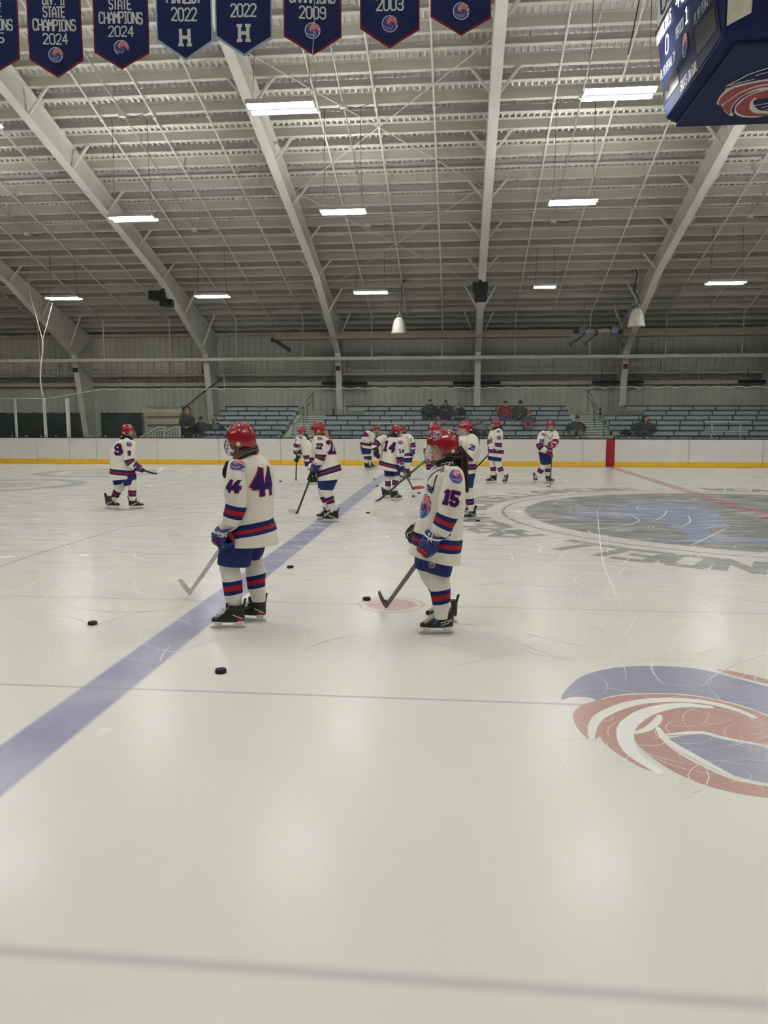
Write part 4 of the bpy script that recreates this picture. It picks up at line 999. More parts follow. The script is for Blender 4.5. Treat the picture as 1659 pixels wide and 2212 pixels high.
# ================================================================== people
def cr1(p, i, t):
    n = len(p) - 1; g_ = lambda k: p[max(0, min(n, k))]
    p0, p1, p2, p3 = g_(i - 1), g_(i), g_(i + 1), g_(i + 2)
    return 0.5 * ((2 * p1) + (p2 - p0) * t + (2 * p0 - 5 * p1 + 4 * p2 - p3) * t * t + (3 * p1 - p0 - 3 * p2 + p3) * t ** 3)
def wrinkle(p, amp, seed):
    a = noise.noise(V((p.x * 5 + seed, p.y * 5, p.z * 9))) + .5 * noise.noise(V((p.x * 11 + seed, p.y * 11, p.z * 16)))
    return amp * a
def loft_rings(ctrl, base, bands=(), n=4, seg=28, amp=0.0, seed=0.0, ex=2.0, mb=None, cap=True):
    """ctrl: [(centre, a_vec, b_vec)]; bands: [(t0, t1, mat)] in control-index units"""
    N_ = len(ctrl) - 1
    ts = sorted(set([round(i / n, 4) for i in range(N_ * n + 1)] + [round(min(N_, max(0, b)), 4) for bb in bands for b in bb[:2]]))
    C_, A_, B_ = [c[0] for c in ctrl], [c[1] for c in ctrl], [c[2] for c in ctrl]
    rings = []; mats = []
    for k, t in enumerate(ts):
        i = min(int(t), N_ - 1); f = t - i
        c, a, b = cr1(C_, i, f), cr1(A_, i, f), cr1(B_, i, f); ring = []
        for j in range(seg):
            th = 2 * math.pi * j / seg; cs, sn = math.cos(th), math.sin(th)
            r = (abs(cs) ** ex + abs(sn) ** ex) ** (-1 / ex)
            p = c + a * (cs * r) + b * (sn * r)
            if amp and 0 < k < len(ts) - 1:
                d = (p - c)
                if d.length > 1e-5: p = p + d.normalized() * wrinkle(p, amp, seed)
            ring.append(p)
        rings.append(ring)
        if k < len(ts) - 1:
            tm = (t + ts[k + 1]) / 2; m = base
            for b0, b1, bm in bands:
                if b0 <= tm <= b1: m = bm
            mats.append(m)
    mb = mb or MB(); mb.loft(rings, mats, cap); return mb
def path_ctrl(pts, Y0, flat=1.0):
    """pts: (px, py, dY, r_px) -> control rings across the path"""
    P = [at(p[0], p[1], Y0 + p[2]) for p in pts]; R_ = [p[3] * (Y0 + p[2]) / FPX for p in pts]; out = []; x = None
    for i, p in enumerate(P):
        t = (P[min(i + 1, len(P) - 1)] - P[max(i - 1, 0)]).normalized()
        if x is None:
            x = t.cross(V((0, 1, 0)))
            if x.length < .2: x = t.cross(V((1, 0, 0)))
        else: x = x - t * x.dot(t)
        x.normalize(); y = t.cross(x); out.append((p, x * R_[i], y * R_[i] * flat))
    return out
def sil_ctrl(rings, Y0):
    """rings: (xl, yl, xr, yr, dY, half_depth)"""
    out = []
    for xl, yl, xr, yr, dY, hb in rings:
        l, r = at(xl, yl, Y0 + dY), at(xr, yr, Y0 + dY); out.append(((l + r) / 2, (r - l) / 2, V((0, hb, 0))))
    return out
def scaled(ctrl, k): return [(c, a * k, b * k) for c, a, b in ctrl]
def joined_body(parts, voxel, loc):
    """one continuous skin surface from overlapping closed pieces"""
    me = bpy.data.meshes.new('tmp'); vs, fs = [], []
    for mb in parts:
        o = len(vs); vs += [tuple(p - loc) for p in mb.v]; fs += [tuple(o + a for a in f) for f in mb.f]
    me.from_pydata(vs, [], fs); bm = bmesh.new(); bm.from_mesh(me); bmesh.ops.recalc_face_normals(bm, faces=bm.faces); bm.to_mesh(me); bm.free()
    o = bpy.data.objects.new('tmp', me); COL.objects.link(o)
    md = o.modifiers.new('r', 'REMESH'); md.mode = 'VOXEL'; md.voxel_size = voxel
    ms_ = o.modifiers.new('s', 'SMOOTH'); ms_.iterations = 3; ms_.factor = .5
    dg = bpy.context.evaluated_depsgraph_get(); ev = o.evaluated_get(dg); m2 = bpy.data.meshes.new_from_object(ev)
    V_ = [v.co + loc for v in m2.vertices]; F_ = [tuple(p.vertices) for p in m2.polygons]
    bpy.data.objects.remove(o); bpy.data.meshes.remove(me); bpy.data.meshes.remove(m2)
    return V_, F_
class Head:
    """head frame: f forward, u up, l left; s scale"""
    def __init__(s, c, yaw, pitch=0.0, roll=0.0, k=1.0):
        y = math.radians(yaw); s.f = V((math.cos(y), math.sin(y), 0)); s.l = V((-math.sin(y), math.cos(y), 0)); s.u = V((0, 0, 1))
        if pitch:
            q = Matrix.Rotation(math.radians(pitch), 3, s.l); s.f = q @ s.f; s.u = q @ s.u        # positive pitch looks down
        if roll:
            q = Matrix.Rotation(math.radians(roll), 3, s.f); s.l = q @ s.l; s.u = q @ s.u
        s.c = V(c); s.k = k
    def p(s, f, l, u): return s.c + (s.f * f + s.l * l + s.u * u) * s.k
    def rot(s): return Matrix((s.f, s.l, s.u)).transposed()
    def skull(s):
        R_ = [(-.125, .085, .045, .03), (-.11, .098, .0, .047), (-.085, .1, -.055, .058), (-.05, .098, -.085, .066), (-.01, .096, -.098, .071), (.03, .099, -.102, .074), (.07, .093, -.1, .073), (.1, .07, -.08, .06), (.118, .035, -.045, .035), (.124, .01, -.02, .015)]
        rings = []
        for z, fr, bk, hw in R_:
            c = (fr + bk) / 2; a = (fr - bk) / 2
            rings.append([s.p(c + a * math.cos(th), hw * math.sin(th), z) for th in [2 * math.pi * j / 22 for j in range(22)]])
        mb = MB().loft(rings, SKIN)
        nose = MB().loft([[s.p(x, w_ * math.cos(th), z + h_ * math.sin(th)) for th in [2 * math.pi * j / 8 for j in range(8)]] for x, w_, z, h_ in ((.085, .016, -.02, .035), (.108, .014, -.03, .022), (.122, .008, -.036, .01))], SKIN)
        ears = [MB().sph(s.p(-.01, sg * .073, -.015), (.016 * s.k, .01 * s.k, .03 * s.k), SKIN, 8, 6, s.rot()) for sg in (-1, 1)]
        jaw = MB().loft([[s.p(x, w_ * math.cos(th), z + h_ * math.sin(th)) for th in [2 * math.pi * j / 10 for j in range(10)]] for x, w_, z, h_ in ((.05, .035, -.105, .025), (.09, .022, -.108, .016), (.1, .01, -.108, .008))], SKIN)
        return [mb, nose, jaw] + ears
    def face(s, mb):
        for sg in (-1, 1):
            mb.sph(s.p(.088, sg * .033, .003), (.012 * s.k, .015 * s.k, .009 * s.k), EYEW, 10, 6, s.rot())
            mb.sph(s.p(.0965, sg * .033, .003), (.005 * s.k, .007 * s.k, .007 * s.k), HAIRD, 8, 6, s.rot())
            mb.tube([s.p(.096, sg * .015, .024), s.p(.1, sg * .033, .03), s.p(.09, sg * .052, .024)], .0045 * s.k, HAIRD, 5)
            mb.tube([s.p(.097, sg * .018, .012), s.p(.101, sg * .033, .0145), s.p(.092, sg * .048, .01)], .003 * s.k, SKIN, 5)
        mb.tube([s.p(.094, -.026, -.074), s.p(.107, 0, -.07), s.p(.094, .026, -.074)], .006 * s.k, LIP, 6)
        mb.tube([s.p(.092, -.02, -.082), s.p(.104, 0, -.083), s.p(.092, .02, -.082)], .006 * s.k, LIP, 6)
def helmet(hd, root, lab=None, cage=CAGE, disc=True, strap=PLAST, brand=True):
    mb = MB(); nu, nv = 40, 14; rings = []
    def shell(az, t, grow=0.0):
        cz = .02 if abs(az) < .9 else (.02 - .085 * min(1, (abs(az) - .9) / .55))        # lower rim height by azimuth
        if abs(az) > 2.2: cz = -.065 - .02 * min(1, (abs(az) - 2.2) / .6)
        el0 = math.asin(max(-.7, min(.7, cz / .14))); el = math.pi / 2 + (el0 - math.pi / 2) * t
        ridge = 1 + .04 * math.cos(az * 6) * math.sin(math.pi * min(1, t * 1.1)) + (.02 if abs(abs(az) - .55) < .12 and t < .9 else 0)
        rf, rl, ru = (.142 + grow) * ridge, (.122 + grow) * ridge, (.142 + grow) * (1 + .01 * math.cos(az * 4))
        e = .9
        ce, se = math.cos(el), math.sin(el)
        return hd.p(-.005 + rf * (abs(ce) ** e) * math.cos(az), rl * (abs(ce) ** e) * math.sin(az), .015 + ru * (abs(se) ** e if se > 0 else -abs(se) ** e))
    for i in range(nv + 1):
        rings.append([shell(-math.pi + 2 * math.pi * j / nu, .03 + .97 * i / nv) for j in range(nu)])
    inner = [[shell(-math.pi + 2 * math.pi * j / nu, 1.0 - .9 * i / 5, -.012) for j in range(nu)] for i in range(6)]
    mb.loft(rings + inner, [HELM] * nv + [DKSTEEL] * 6, cap=True)
    for az, t0, t1 in ((.0, .45, .7), (.35, .35, .6), (-.35, .35, .6), (2.8, .4, .62), (-2.8, .4, .62), (1.2, .3, .42), (-1.2, .3, .42), (2.2, .3, .5), (-2.2, .3, .5)):
        mb.tube([shell(az + .03 * q, t0 + (t1 - t0) * q / 3, .002) for q in range(4)], .0055 * hd.k, BLACK, 5, flat=.6)
    for sg in (-1, 1):                                                       # side ridge line and brow grooves
        mb.tube([shell(sg * (.45 + .16 * q), .78 - .03 * q, .003) for q in range(7)], .006 * hd.k, HELM, 6)
        for q in range(4): mb.tube([shell(sg * (.25 + .13 * q), .78 + .02 * k_, .001) for k_ in range(6)], .004 * hd.k, mat('helmet_groove', (110, 8, 20), .4), 5)
    h = obj('helmet', mb, root, smooth=True, ang=50, label=lab)
    em = MB()
    for sg in (-1, 1):
        p = shell(sg * 1.95, .93, .004); q = (shell(sg * 1.95, .93, .02) - p).normalized()
        if disc: em.tube([p, p + q * .006], .019 * hd.k, PLAST, 12)
    if disc: obj('cage_clip', em, h)
    bd = MB(); bv = mb.bvh()
    for sg in (-1, 1):
        p = shell(sg * .95, .52); n = (shell(sg * .95, .52, .03) - p).normalized()
        r = hd.u.cross(n).normalized(); u_ = n.cross(r)
        badge_mb(bd, .036 * hd.k, p, r, u_, n, .002, bv, dz=.0003)
        if brand:
            p = shell(sg * .95, .8); n = (shell(sg * .95, .8, .03) - p).normalized(); r = hd.u.cross(n).normalized(); u_ = n.cross(r)
            text_mb(bd, 'CCM', .013 * hd.k, .0028 * hd.k, p, r, u_, n, PLAST, .003, 1.1, .3, bv, .02)
    obj('badge', bd, h)
    cg = MB()
    def cw(az, z):
        bul = .118 + .03 * math.sin(math.pi * min(1, max(0, (.02 - z) / .17)) ** .8)
        return hd.p(bul * math.cos(az) * 1.08 + .008, bul * math.sin(az) * .93, z)
    wr = .0017 * hd.k
    for z, lim in ((.025, 1.25), (-.005, 1.3), (-.035, 1.35), (-.068, 1.25), (-.1, 1.0), (-.128, .8)):
        cg.tube([cw(-lim + 2 * lim * j / 14, z) for j in range(15)], wr, cage, 5)
    for j in range(-4, 5):
        az = j * .27; zb = -.13 + .012 * abs(j)
        cg.tube([cw(az * (1 - .25 * q / 6), .03 + (zb - .03) * q / 6) for q in range(7)], wr, cage, 5)
    for sg in (-1, 1): cg.tube([cw(sg * 1.28, .03), cw(sg * 1.4, -.02), cw(sg * 1.2, -.075), cw(sg * .85, -.115)], wr * 1.6, cage, 5)
    obj('face_cage', cg, h)
    ck = MB().loft([[hd.p(x, w_ * math.cos(th), z + h_ * math.sin(th)) for th in [2 * math.pi * j / 12 for j in range(12)]] for x, w_, z, h_ in ((.05, .05, -.125, .02), (.1, .045, -.122, .024), (.122, .03, -.118, .018))], mat('chin_cup_dark', (58, 54, 54), .5))
    obj('chin_cup', ck, h, smooth=True)
    st_ = MB()
    for sg in (-1, 1):
        st_.tube([hd.p(-.03, sg * .112, -.03), hd.p(.0, sg * .085, -.09), hd.p(.05, sg * .05, -.128)], .007 * hd.k, strap, 6, flat=.5)
    obj('chin_strap', st_, h)
    eg = MB()
    for sg in (-1, 1): eg.loft([[hd.p(.01 + a_ * math.cos(th), sg * off, -.035 + b_ * math.sin(th)) for th in [2 * math.pi * j / 14 for j in range(14)]] for a_, b_, off in ((.038, .045, .1), (.04, .047, .108), (.02, .025, .112))], mat('ear_guard', (96, 72, 66), .4))
    obj('ear_guard', eg, h)
    return h
def skate(hp, tp, root, Yh=None, scale=1.0, side=None, name='skate', L=None, accent=None, brand=None, tendon=.09):
    """hp, tp: pixels of the heel and toe ends of the runner on the ice"""
    H_, T_ = gr(hp[0], hp[1], .0), gr(tp[0], tp[1], .0)
    e = (T_ - H_); Lm = max(.27, min(.34, e.length)) if L is None else L; e.normalize(); s = V((-e.y, e.x, 0)); k = Lm / .29
    q = lambda x, y, z: H_ + e * (x * k) + s * (y * k) + V((0, 0, .003 + z * k))
    bt = MB()
    rings = []
    R_ = [(.062, .0, .285, .034), (.072, -.006, .291, .041), (.095, -.008, .29, .043), (.112, -.008, .262, .042), (.126, -.008, .215, .041), (.145, -.009, .172, .04), (.17, -.01, .148, .041), (.195, -.008, .136, .045), (.212, -.004, .13, .047)]
    for z, x0, x1, hw in R_:
        c, a = (x0 + x1) / 2, (x1 - x0) / 2; ring = []
        for j in range(24):
            th = 2 * math.pi * j / 24; cs, sn = math.cos(th), math.sin(th); ex = 2.6; r = (abs(cs) ** ex + abs(sn) ** ex) ** (-1 / ex)
            ring.append(q(c + a * cs * r, hw * sn * r * (1 - .1 * max(0, cs)), z))
        rings.append(ring)
    bt.loft(rings, BOOT)
    sk = obj(name, bt, root, smooth=True, ang=60)
    hb = MB()
    for xa, xb in ((.015, .085), (.19, .27)):
        hb.loft([[q(c_ + a_ * sx_, w_ * sy_, z) for sx_, sy_ in ((-1, -1), (1, -1), (1, 1), (-1, 1))] for z, c_, a_, w_ in ((.016, (xa + xb) / 2, .035, .006), (.035, (xa + xb) / 2, .03, .009), (.064, (xa + xb) / 2, .045, .03))], PLAST)
    hb.loft([[q(x, .006 * sy_, z) for x, z in ((0, .016), (.29, .016), (.285, .028), (.01, .028))] for sy_ in (-1, 1)], PLAST)
    hb.loft([[q(x, .032 * sy_, z) for x, z in ((0, .058), (.28, .058), (.283, .068), (-.004, .068))] for sy_ in (-1, 1)], PLAST)
    obj('blade_holder', hb, sk)
    rb = MB(); pr = [(-.008, .018), (-.012, .008), (.0, .001), (.02, 0), (.27, 0), (.295, .003), (.303, .012), (.3, .018)]
    rb.loft([[q(x, .002 * sy_, z) for x, z in pr] for sy_ in (-1, 1)], STEEL); obj('runner', rb, sk)
    lc = MB()
    for i in range(6):
        x = .24 - .022 * i; z = .112 + .015 * i
        if i > 3: x = .24 - .022 * 3 - .014 * (i - 3)
        for sg in (-1, 1): lc.tube([q(x + .004, sg * .034, z - .012), q(x + .018, 0, z + .012), q(x - .012, -sg * .034, z + .004)], .0042, LACE, 5)
    lc.tube([q(.15, .01, .19), q(.185, .03, .185), q(.2, .035, .155), q(.165, .02, .175), q(.2, -.03, .172), q(.19, -.04, .15), q(.155, -.01, .188)], .0035, LACE, 5)
    obj('laces', lc, sk)
    tg = MB().loft([[q(x, .034 * math.sin(a_) * w_, z + 0 * a_) if False else q(x + .012 * math.cos(a_), .034 * w_ * math.sin(a_), z) for a_ in [2 * math.pi * j / 12 for j in range(12)]] for x, z, w_ in ((.002, .19, 1), (-.006, .22, .9), (-.016, .165 + tendon, .62), (-.02, .175 + tendon, .3))], BOOT)
    obj('tendon_guard', tg, sk, smooth=True)
    tn = MB().loft([[q(x + .01 * math.cos(a_), .03 * w_ * math.sin(a_), z) for a_ in [2 * math.pi * j / 10 for j in range(10)]] for x, z, w_ in ((.16, .15, .9), (.148, .195, 1), (.15, .232, .8))], DKSTEEL)
    obj('tongue', tn, sk, smooth=True)
    if accent or brand:
        ac = MB(); bv = bt.bvh()
        for sg in (-1, 1):
            N_ = s * sg; R__ = V((0, 0, 1)).cross(N_).normalized()
            if accent:
                O_ = q(.11, 0, .1) + N_ * .05
                for pts, m_, wd in accent: surf_quads(ac, rib2d([(x * k * (1 if R__.dot(e) > 0 else -1), y * k) for x, y in pts], wd, .015), O_, R__, V((0, 0, 1)), N_, bv, .0015, m_)
            if brand:
                tl = (R__ * math.cos(.35) + V((0, 0, 1)) * math.sin(.35)) if R__.dot(e) < 0 else (R__ * math.cos(.35) - V((0, 0, 1)) * math.sin(.35))
                text_mb(ac, brand[0], .026 * k, .006 * k, q(.055, 0, .1) + N_ * .05, tl, N_.cross(tl), N_, brand[1], .003, 1.0, .3, bv, .012)
        obj('boot_graphics', ac, sk)
    return sk
def glove(W, G, g_ax, root, back, cols=(GBLUE, GRED, PLAST), k=1.0, cuff_from=None, text=None):
    """W wrist point, G grip point (stick axis passes), g_ax stick direction, back = outward normal of the hand's back"""
    W, G = V(W), V(G); g_ax = V(g_ax).normalized(); d = (G - W).normalized(); n = V(back); n = (n - g_ax * n.dot(g_ax)).normalized()
    C1, C2, C3 = cols
    cb = MB()
    c0 = cuff_from or (W - d * .065 * k)
    x = d.cross(n).normalized(); y = x.cross(d)
    cb.loft([[p + x * (rx * k * math.cos(t)) + y * (ry * k * math.sin(t)) for t in [2 * math.pi * j / 18 for j in range(18)]] for p, rx, ry in ((c0 + d * .02, .042, .038), (c0 + d * .002, .05, .045), (c0, .055, .05), (c0 + d * .006, .06, .054), ((c0 + W) / 2, .066, .055), (W, .058, .046), (W + (G - W) * .35 + n * .01, .056, .042))], [C1, C1, C3, C1, C1, C1])
    palm_c = W + (G - W) * .55 + n * .026 * k
    kn = G + n * .045 * k
    cb.loft([[p + x * (rx * k * math.cos(t)) + n * (ry * k * math.sin(t)) for t in [2 * math.pi * j / 16 for j in range(16)]] for p, rx, ry in ((W + (G - W) * .2 + n * .012 * k, .05, .035), (palm_c, .055, .036), (kn, .052, .026))], C1)
    gl_ = obj('glove', cb, root, smooth=True, ang=60)
    a_ax = g_ax
    tq = a_ax.cross(n).normalized()
    if tq.dot(d) < 0: tq = -tq
    for i in range(4):
        o_ = G + a_ax * ((i - 1.5) * .0245 * k); rr = .034 * k; pts = []
        ln = (3.6, 3.9, 3.7, 3.2)[i]
        for j in range(7):
            th = -.2 + ln * j / 6; pts.append(o_ + n * (rr * math.cos(th)) + tq * (rr * math.sin(th)))
        obj('finger', MB().tube(pts, [.0155 * k] * 4 + [.0145 * k, .0135 * k, .011 * k], C1, 8), gl_, smooth=True)
    tb = MB(); th0 = G - d * .05 * k - a_ax * .035 * k
    tb.tube([th0 + n * .01 * k, th0 - n * .022 * k + a_ax * -.012 * k, G - n * .036 * k - a_ax * .04 * k, G - n * .03 * k + tq * .028 * k - a_ax * .035 * k], [.018 * k, .019 * k, .017 * k, .013 * k], C2, 8)
    obj('thumb', tb, gl_, smooth=True)
    pd = MB()
    for i in range(3):
        p = W + (kn - W) * (.3 + .24 * i) + n * (.036 - .004 * i) * k
        pd.loft([[p + x * (.04 * k * math.cos(t)) * sc_ + d * (.017 * k * math.sin(t)) * sc_ + n * h_ * k for t in [2 * math.pi * j / 14 for j in range(14)]] for sc_, h_ in ((1, 0), (1, .012), (.7, .018))], C1 if i != 2 else C2)
    obj('back_pad', pd, gl_, smooth=True)
    tr_ = MB().tube([W + x * (.059 * k * math.cos(t)) + y * (.047 * k * math.sin(t)) for t in [2 * math.pi * j / 18 for j in range(19)]], .005 * k, C3, 5)
    tr_.tube([kn + x * (.05 * k) - n * .01 * k, kn + d * .004 * k + n * .022 * k, kn - x * (.05 * k) - n * .01 * k], .005 * k, C3, 5)
    obj('piping', tr_, gl_)
    if text:
        tm = MB(); bv = cb.bvh(); c = W + (W - c0).normalized() * .02
        vn = (CAM - c).normalized(); vn = (vn - d * vn.dot(d)).normalized(); R__ = V((0, 0, 1)).cross(vn).normalized()
        text_mb(tm, text, .036, .0085, c - V((0, 0, .02)), R__, vn.cross(R__), vn, PLAST, .003, .75, .3, bv, .012); obj('lettering', tm, gl_)
    return gl_
def hand_parts(W, G, k=1.0):
    W, G = V(W), V(G); d = (G - W).normalized(); x = d.cross(V((0, 0, 1)))
    if x.length < .2: x = d.cross(V((0, 1, 0)))
    x.normalize(); y = x.cross(d); out = []
    out.append(MB().loft([[p + x * (rx * k * math.cos(t)) + y * (ry * k * math.sin(t)) for t in [2 * math.pi * j / 10 for j in range(10)]] for p, rx, ry in ((W, .026, .022), (W + d * .045 * k, .04, .018), (W + d * .085 * k, .04, .014))], SKIN))
    for i in range(4):
        b0 = W + d * .08 * k + x * ((i - 1.5) * .02 * k); ln = (.055, .065, .062, .048)[i] * k
        out.append(MB().tube([b0, b0 + d * ln * .5 - y * .006 * k, b0 + d * ln - y * .022 * k], [.009 * k, .0085 * k, .006 * k], SKIN, 6))
    b0 = W + d * .03 * k + x * .03 * k
    out.append(MB().tube([b0, b0 + d * .03 * k + x * .022 * k, b0 + d * .055 * k + x * .022 * k - y * .01], [.012 * k, .011 * k, .008 * k], SKIN, 6))
    return out
def stripes(t0, t1): return [(t0, t0 + (t1 - t0) * .34, JNAVY), (t0 + (t1 - t0) * .34, t0 + (t1 - t0) * .68, JRED), (t0 + (t1 - t0) * .68, t1, JNAVY)]
def player(Y0, lab, spec):
    S = spec; base = gr(S['base'][0], S['base'][1]); loc = V((base.x, base.y, 0.0)); seed = S.get('seed', Y0)
    root = bpy.data.objects.new('person', bpy.data.meshes.new('person')); COL.objects.link(root); root.location = loc
    tag(root, lab, 'person', 'hockey players on the ice')
    hx, hy, hdY, yaw, pit = S['head'][:5]; hk = S.get('hk', 1.0)
    hd = Head(at(hx, hy, Y0 + hdY), yaw, pit, S.get('roll', 0), hk)
    body = list(hd.skull())
    T = sil_ctrl(S['torso'], Y0); ks = S['stripe']; am = S.get('amp', .011)
    jb = MB(); loft_rings(T, JWHITE, [(0, .22, JNAVY)] + stripes(ks, ks + 1), 5, 36, am, seed, 2.25, jb, True)
    tors = MB().loft([[p for p in r] for r in [[c + a * math.cos(t) + b * math.sin(t) for t in [2 * math.pi * j / 16 for j in range(16)]] for c, a, b in scaled(T, .78)]], SKIN); body.append(tors)
    tm = MB(); loft_rings(T, JWHITE, (), 5, 36, am, seed, 2.25, tm)
    sl_b = []; ends = []
    for sl in S['sleeves']:
        C_ = sil_ctrl(sl['rings'], Y0) if 'rings' in sl else path_ctrl(sl['path'], Y0)
        loft_rings(C_, JWHITE, stripes(*sl['stripe']), 5, 24, am * .8, seed + 3, 2.0, jb)
        q = MB(); loft_rings(C_, JWHITE, (), 5, 24, am * .8, seed + 3, 2.0, q); sl_b.append(q)
        b_ = MB(); loft_rings([C_[0]] + C_[1:], SKIN, (), 3, 10, mb=b_) if False else loft_rings(scaled(C_, .62), SKIN, (), 3, 12, mb=b_); body.append(b_)
        if 'hand' in sl:
            q1 = C_[-1][0]; q2 = at(sl['hand'][0], sl['hand'][1], Y0 + sl['hand'][2]); body += hand_parts(q1 + (q2 - q1) * .3, q2, .8)
    for i_, gv in enumerate(S.get('gloves', ())):
        if i_ < len(sl_b):
            e_ = sl_b[i_].v[-24:]; e_ = sum(e_, V((0, 0, 0))) / 24; ends.append(e_); w_ = at(gv[0][0], gv[0][1], Y0 + gv[0][2]); jb.tube([e_ + (e_ - w_) * .3, (e_ + w_) / 2, w_], [.062, .056, .044], JWHITE, 14)
    nk = MB().tube([T[0][0] - V((0, 0, .06)), T[0][0] + (hd.p(-.02, 0, -.07) - T[0][0]) * .5, hd.p(-.015, 0, -.06)], [.062, .056, .055], SKIN, 14); body.append(nk)
    jersey = obj('jersey', jb, root, smooth=True, ang=75)
    S['pants'] = [[r[:4] + (r[4] * .7, r[5] * .93) for r in pr] for pr in S['pants']]
    pb = MB()
    for i, pr in enumerate(S['pants']): loft_rings(sil_ctrl(pr, Y0), PANT, (), 4, 26, am * .6, seed + i, 2.4, pb)
    for pr in S['pants']: body.append(loft_rings(scaled(sil_ctrl(pr, Y0), .72), SKIN, (), 2, 12))
    pants = obj('pants', pb, root, smooth=True, ang=75)
    for so in S['socks']:
        if 'rings' in so: so['rings'] = [r[:4] + (r[4] * .78, r[5] * .9) for r in so['rings']]
        else: so['path'] = [(q_[0], q_[1], q_[2] * .78, q_[3] * (.9 if i_ == 0 else 1)) for i_, q_ in enumerate(so['path'])]
        C_ = sil_ctrl(so['rings'], Y0) if 'rings' in so else path_ctrl(so['path'], Y0)
        sb = loft_rings(C_, mat('sock_white', (226, 221, 210), .85, var=.04, scale=12, bump=.3, spec=.2), stripes(*so['stripe']), 5, 24, am * .6, seed + 7, 2.0)
        obj('sock', sb, root, smooth=True, ang=75); body.append(loft_rings(scaled(C_, .78), SKIN, (), 3, 12))
    for a in S['skates']:
        sk = skate(a[0], a[1], root, accent=a[2] if len(a) > 2 else None, brand=a[3] if len(a) > 3 else None, L=S.get('skL'), tendon=a[4] if len(a) > 4 else .085)
        h_, t_ = gr(*a[0]), gr(*a[1]); e = (t_ - h_).normalized(); an = h_ + e * .06 + V((0, 0, .19))
        body.append(MB().tube([an, h_ + e * .06 + V((0, 0, .12)), h_ + e * .2 + V((0, 0, .09))], [.036, .034, .025], SKIN, 10))
    Vb, Fb = joined_body(body, S.get('voxel', .014), V((0, 0, 0)))
    bm_ = MB(); bm_.add(Vb, Fb, SKIN); hd.face(bm_)
    me = root.data; me.from_pydata([tuple(p - loc) for p in bm_.v], [], bm_.f)
    for m in bm_.mats: me.materials.append(m)
    me.polygons.foreach_set('material_index', bm_.mi); me.polygons.foreach_set('use_smooth', [True] * len(me.polygons)); me.update()
    helmet(hd, root, None, S.get('cage', CAGE), True, S.get('strap', PLAST))
    for i_, gv in enumerate(S.get('gloves', ())):
        kk = (gv[5] if len(gv) > 5 else 1.0) * 1.18; W = at(gv[0][0], gv[0][1], Y0 + gv[0][2]); G = at(gv[1][0], gv[1][1], Y0 + gv[1][2]); ax = V(gv[2]) if not callable(gv[2]) else gv[2](W, G)
        glove(W, G, ax, root, gv[3], gv[4] if len(gv) > 4 and gv[4] else (GBLUE, GRED, PLAST), kk, (W + (ends[i_] - W).normalized() * .065 * kk if i_ < len(ends) and (ends[i_] - W).length > .02 else None), gv[6] if len(gv) > 6 else None)
    for ng in S.get('neck', ()):
        nb = loft_rings(sil_ctrl(ng, Y0), NECKB, (), 4, 24, .003, seed, 2.0); no = obj('neck_guard', nb, root, smooth=True)
        if 'necktext' in S:
            bv = nb.bvh(); hit = bv.ray_cast(CAM, ray(*S['necktext'][0]).normalized(), 60)
            if hit[0] is not None:
                tm_ = MB(); N_ = V((-.1, -.98, .1)).normalized(); R_ = V((1, 0, .25)).normalized(); U_ = N_.cross(R_)
                text_mb(tm_, S['necktext'][1], .024, .0055, hit[0], R_, U_, N_, PLAST, .004, 1.0, .3, bv, .01); obj('lettering', tm_, no)
    for hr in S.get('hair', ()):
        C_ = path_ctrl(hr['path'], Y0); m_ = hr['m']; hb = MB(); loft_rings(scaled(C_, .82), m_, (), 5, 18, .008 * hr.get('rag', 1), seed, 2.0, hb)
        rr = random.Random(int(seed * 10))
        for k_ in range(hr.get('strands', 10)):
            a_ = rr.uniform(0, 6.28); pts = []; off = rr.uniform(.75, 1.3)
            for i, (c, x, y) in enumerate(C_): pts.append(c + x * math.cos(a_ + .3 * i) * off + y * math.sin(a_ + .3 * i) * off)
            hb.tube(pts, [.0055] * (len(pts) - 1) + [.001], m_, 4)
        obj('hair', hb, root, smooth=True)
    for dc in S.get('decals', ()):
        tgt = {'T': tm}.get(dc['on']) or sl_b[dc['on']] if dc['on'] != 'P' else pb
        bv = tgt.bvh(); d = ray(*dc['at']).normalized(); hit = bv.ray_cast(CAM, d, 80)
        if hit[0] is None: continue
        O_ = hit[0]; N_ = V(dc['n']).normalized() if 'n' in dc else (hit[1] if hit[1].dot(d) < 0 else -hit[1])
        U_ = V(dc.get('up', (0, 0, 1))); U_ = (U_ - N_ * U_.dot(N_)).normalized(); R_ = U_.cross(N_)
        if 'rot' in dc:
            q_ = Matrix.Rotation(math.radians(dc['rot']), 3, N_); U_, R_ = q_ @ U_, q_ @ R_
        par = pants if dc['on'] == 'P' else jersey; mbd = MB()
        if 'text' in dc:
            h_ = dc['h'] * .76; wd = h_ * dc.get('wd', .2) * 1.08; st_ = h_ / 9
            O2 = O_ - U_ * h_ / 2
            if dc.get('edge', True): text_mb(mbd, dc['text'], h_, wd * 1.4, O2, R_, U_, N_, NUMRED, .0022, dc.get('ratio', .5), dc.get('gap', .36), bv, st_)
            text_mb(mbd, dc['text'], h_, wd, O2, R_, U_, N_, dc.get('m', NUMNAVY), .0038, dc.get('ratio', .5), dc.get('gap', .36), bv, st_)
            obj('number' if dc['text'].isdigit() else 'lettering', mbd, par)
        elif 'lines' in dc:
            for pl in dc['lines']: surf_quads(mbd, rib2d(pl, dc['wd'], .03), O_, R_, U_, N_, bv, .003, JNAVY)
            obj('neck_lacing', mbd, par)
        else:
            badge_mb(mbd, dc['r'], O_, R_, U_, N_, .0025, bv, dc.get('ry', 1.0), .0007); obj('badge', mbd, par)
    return root
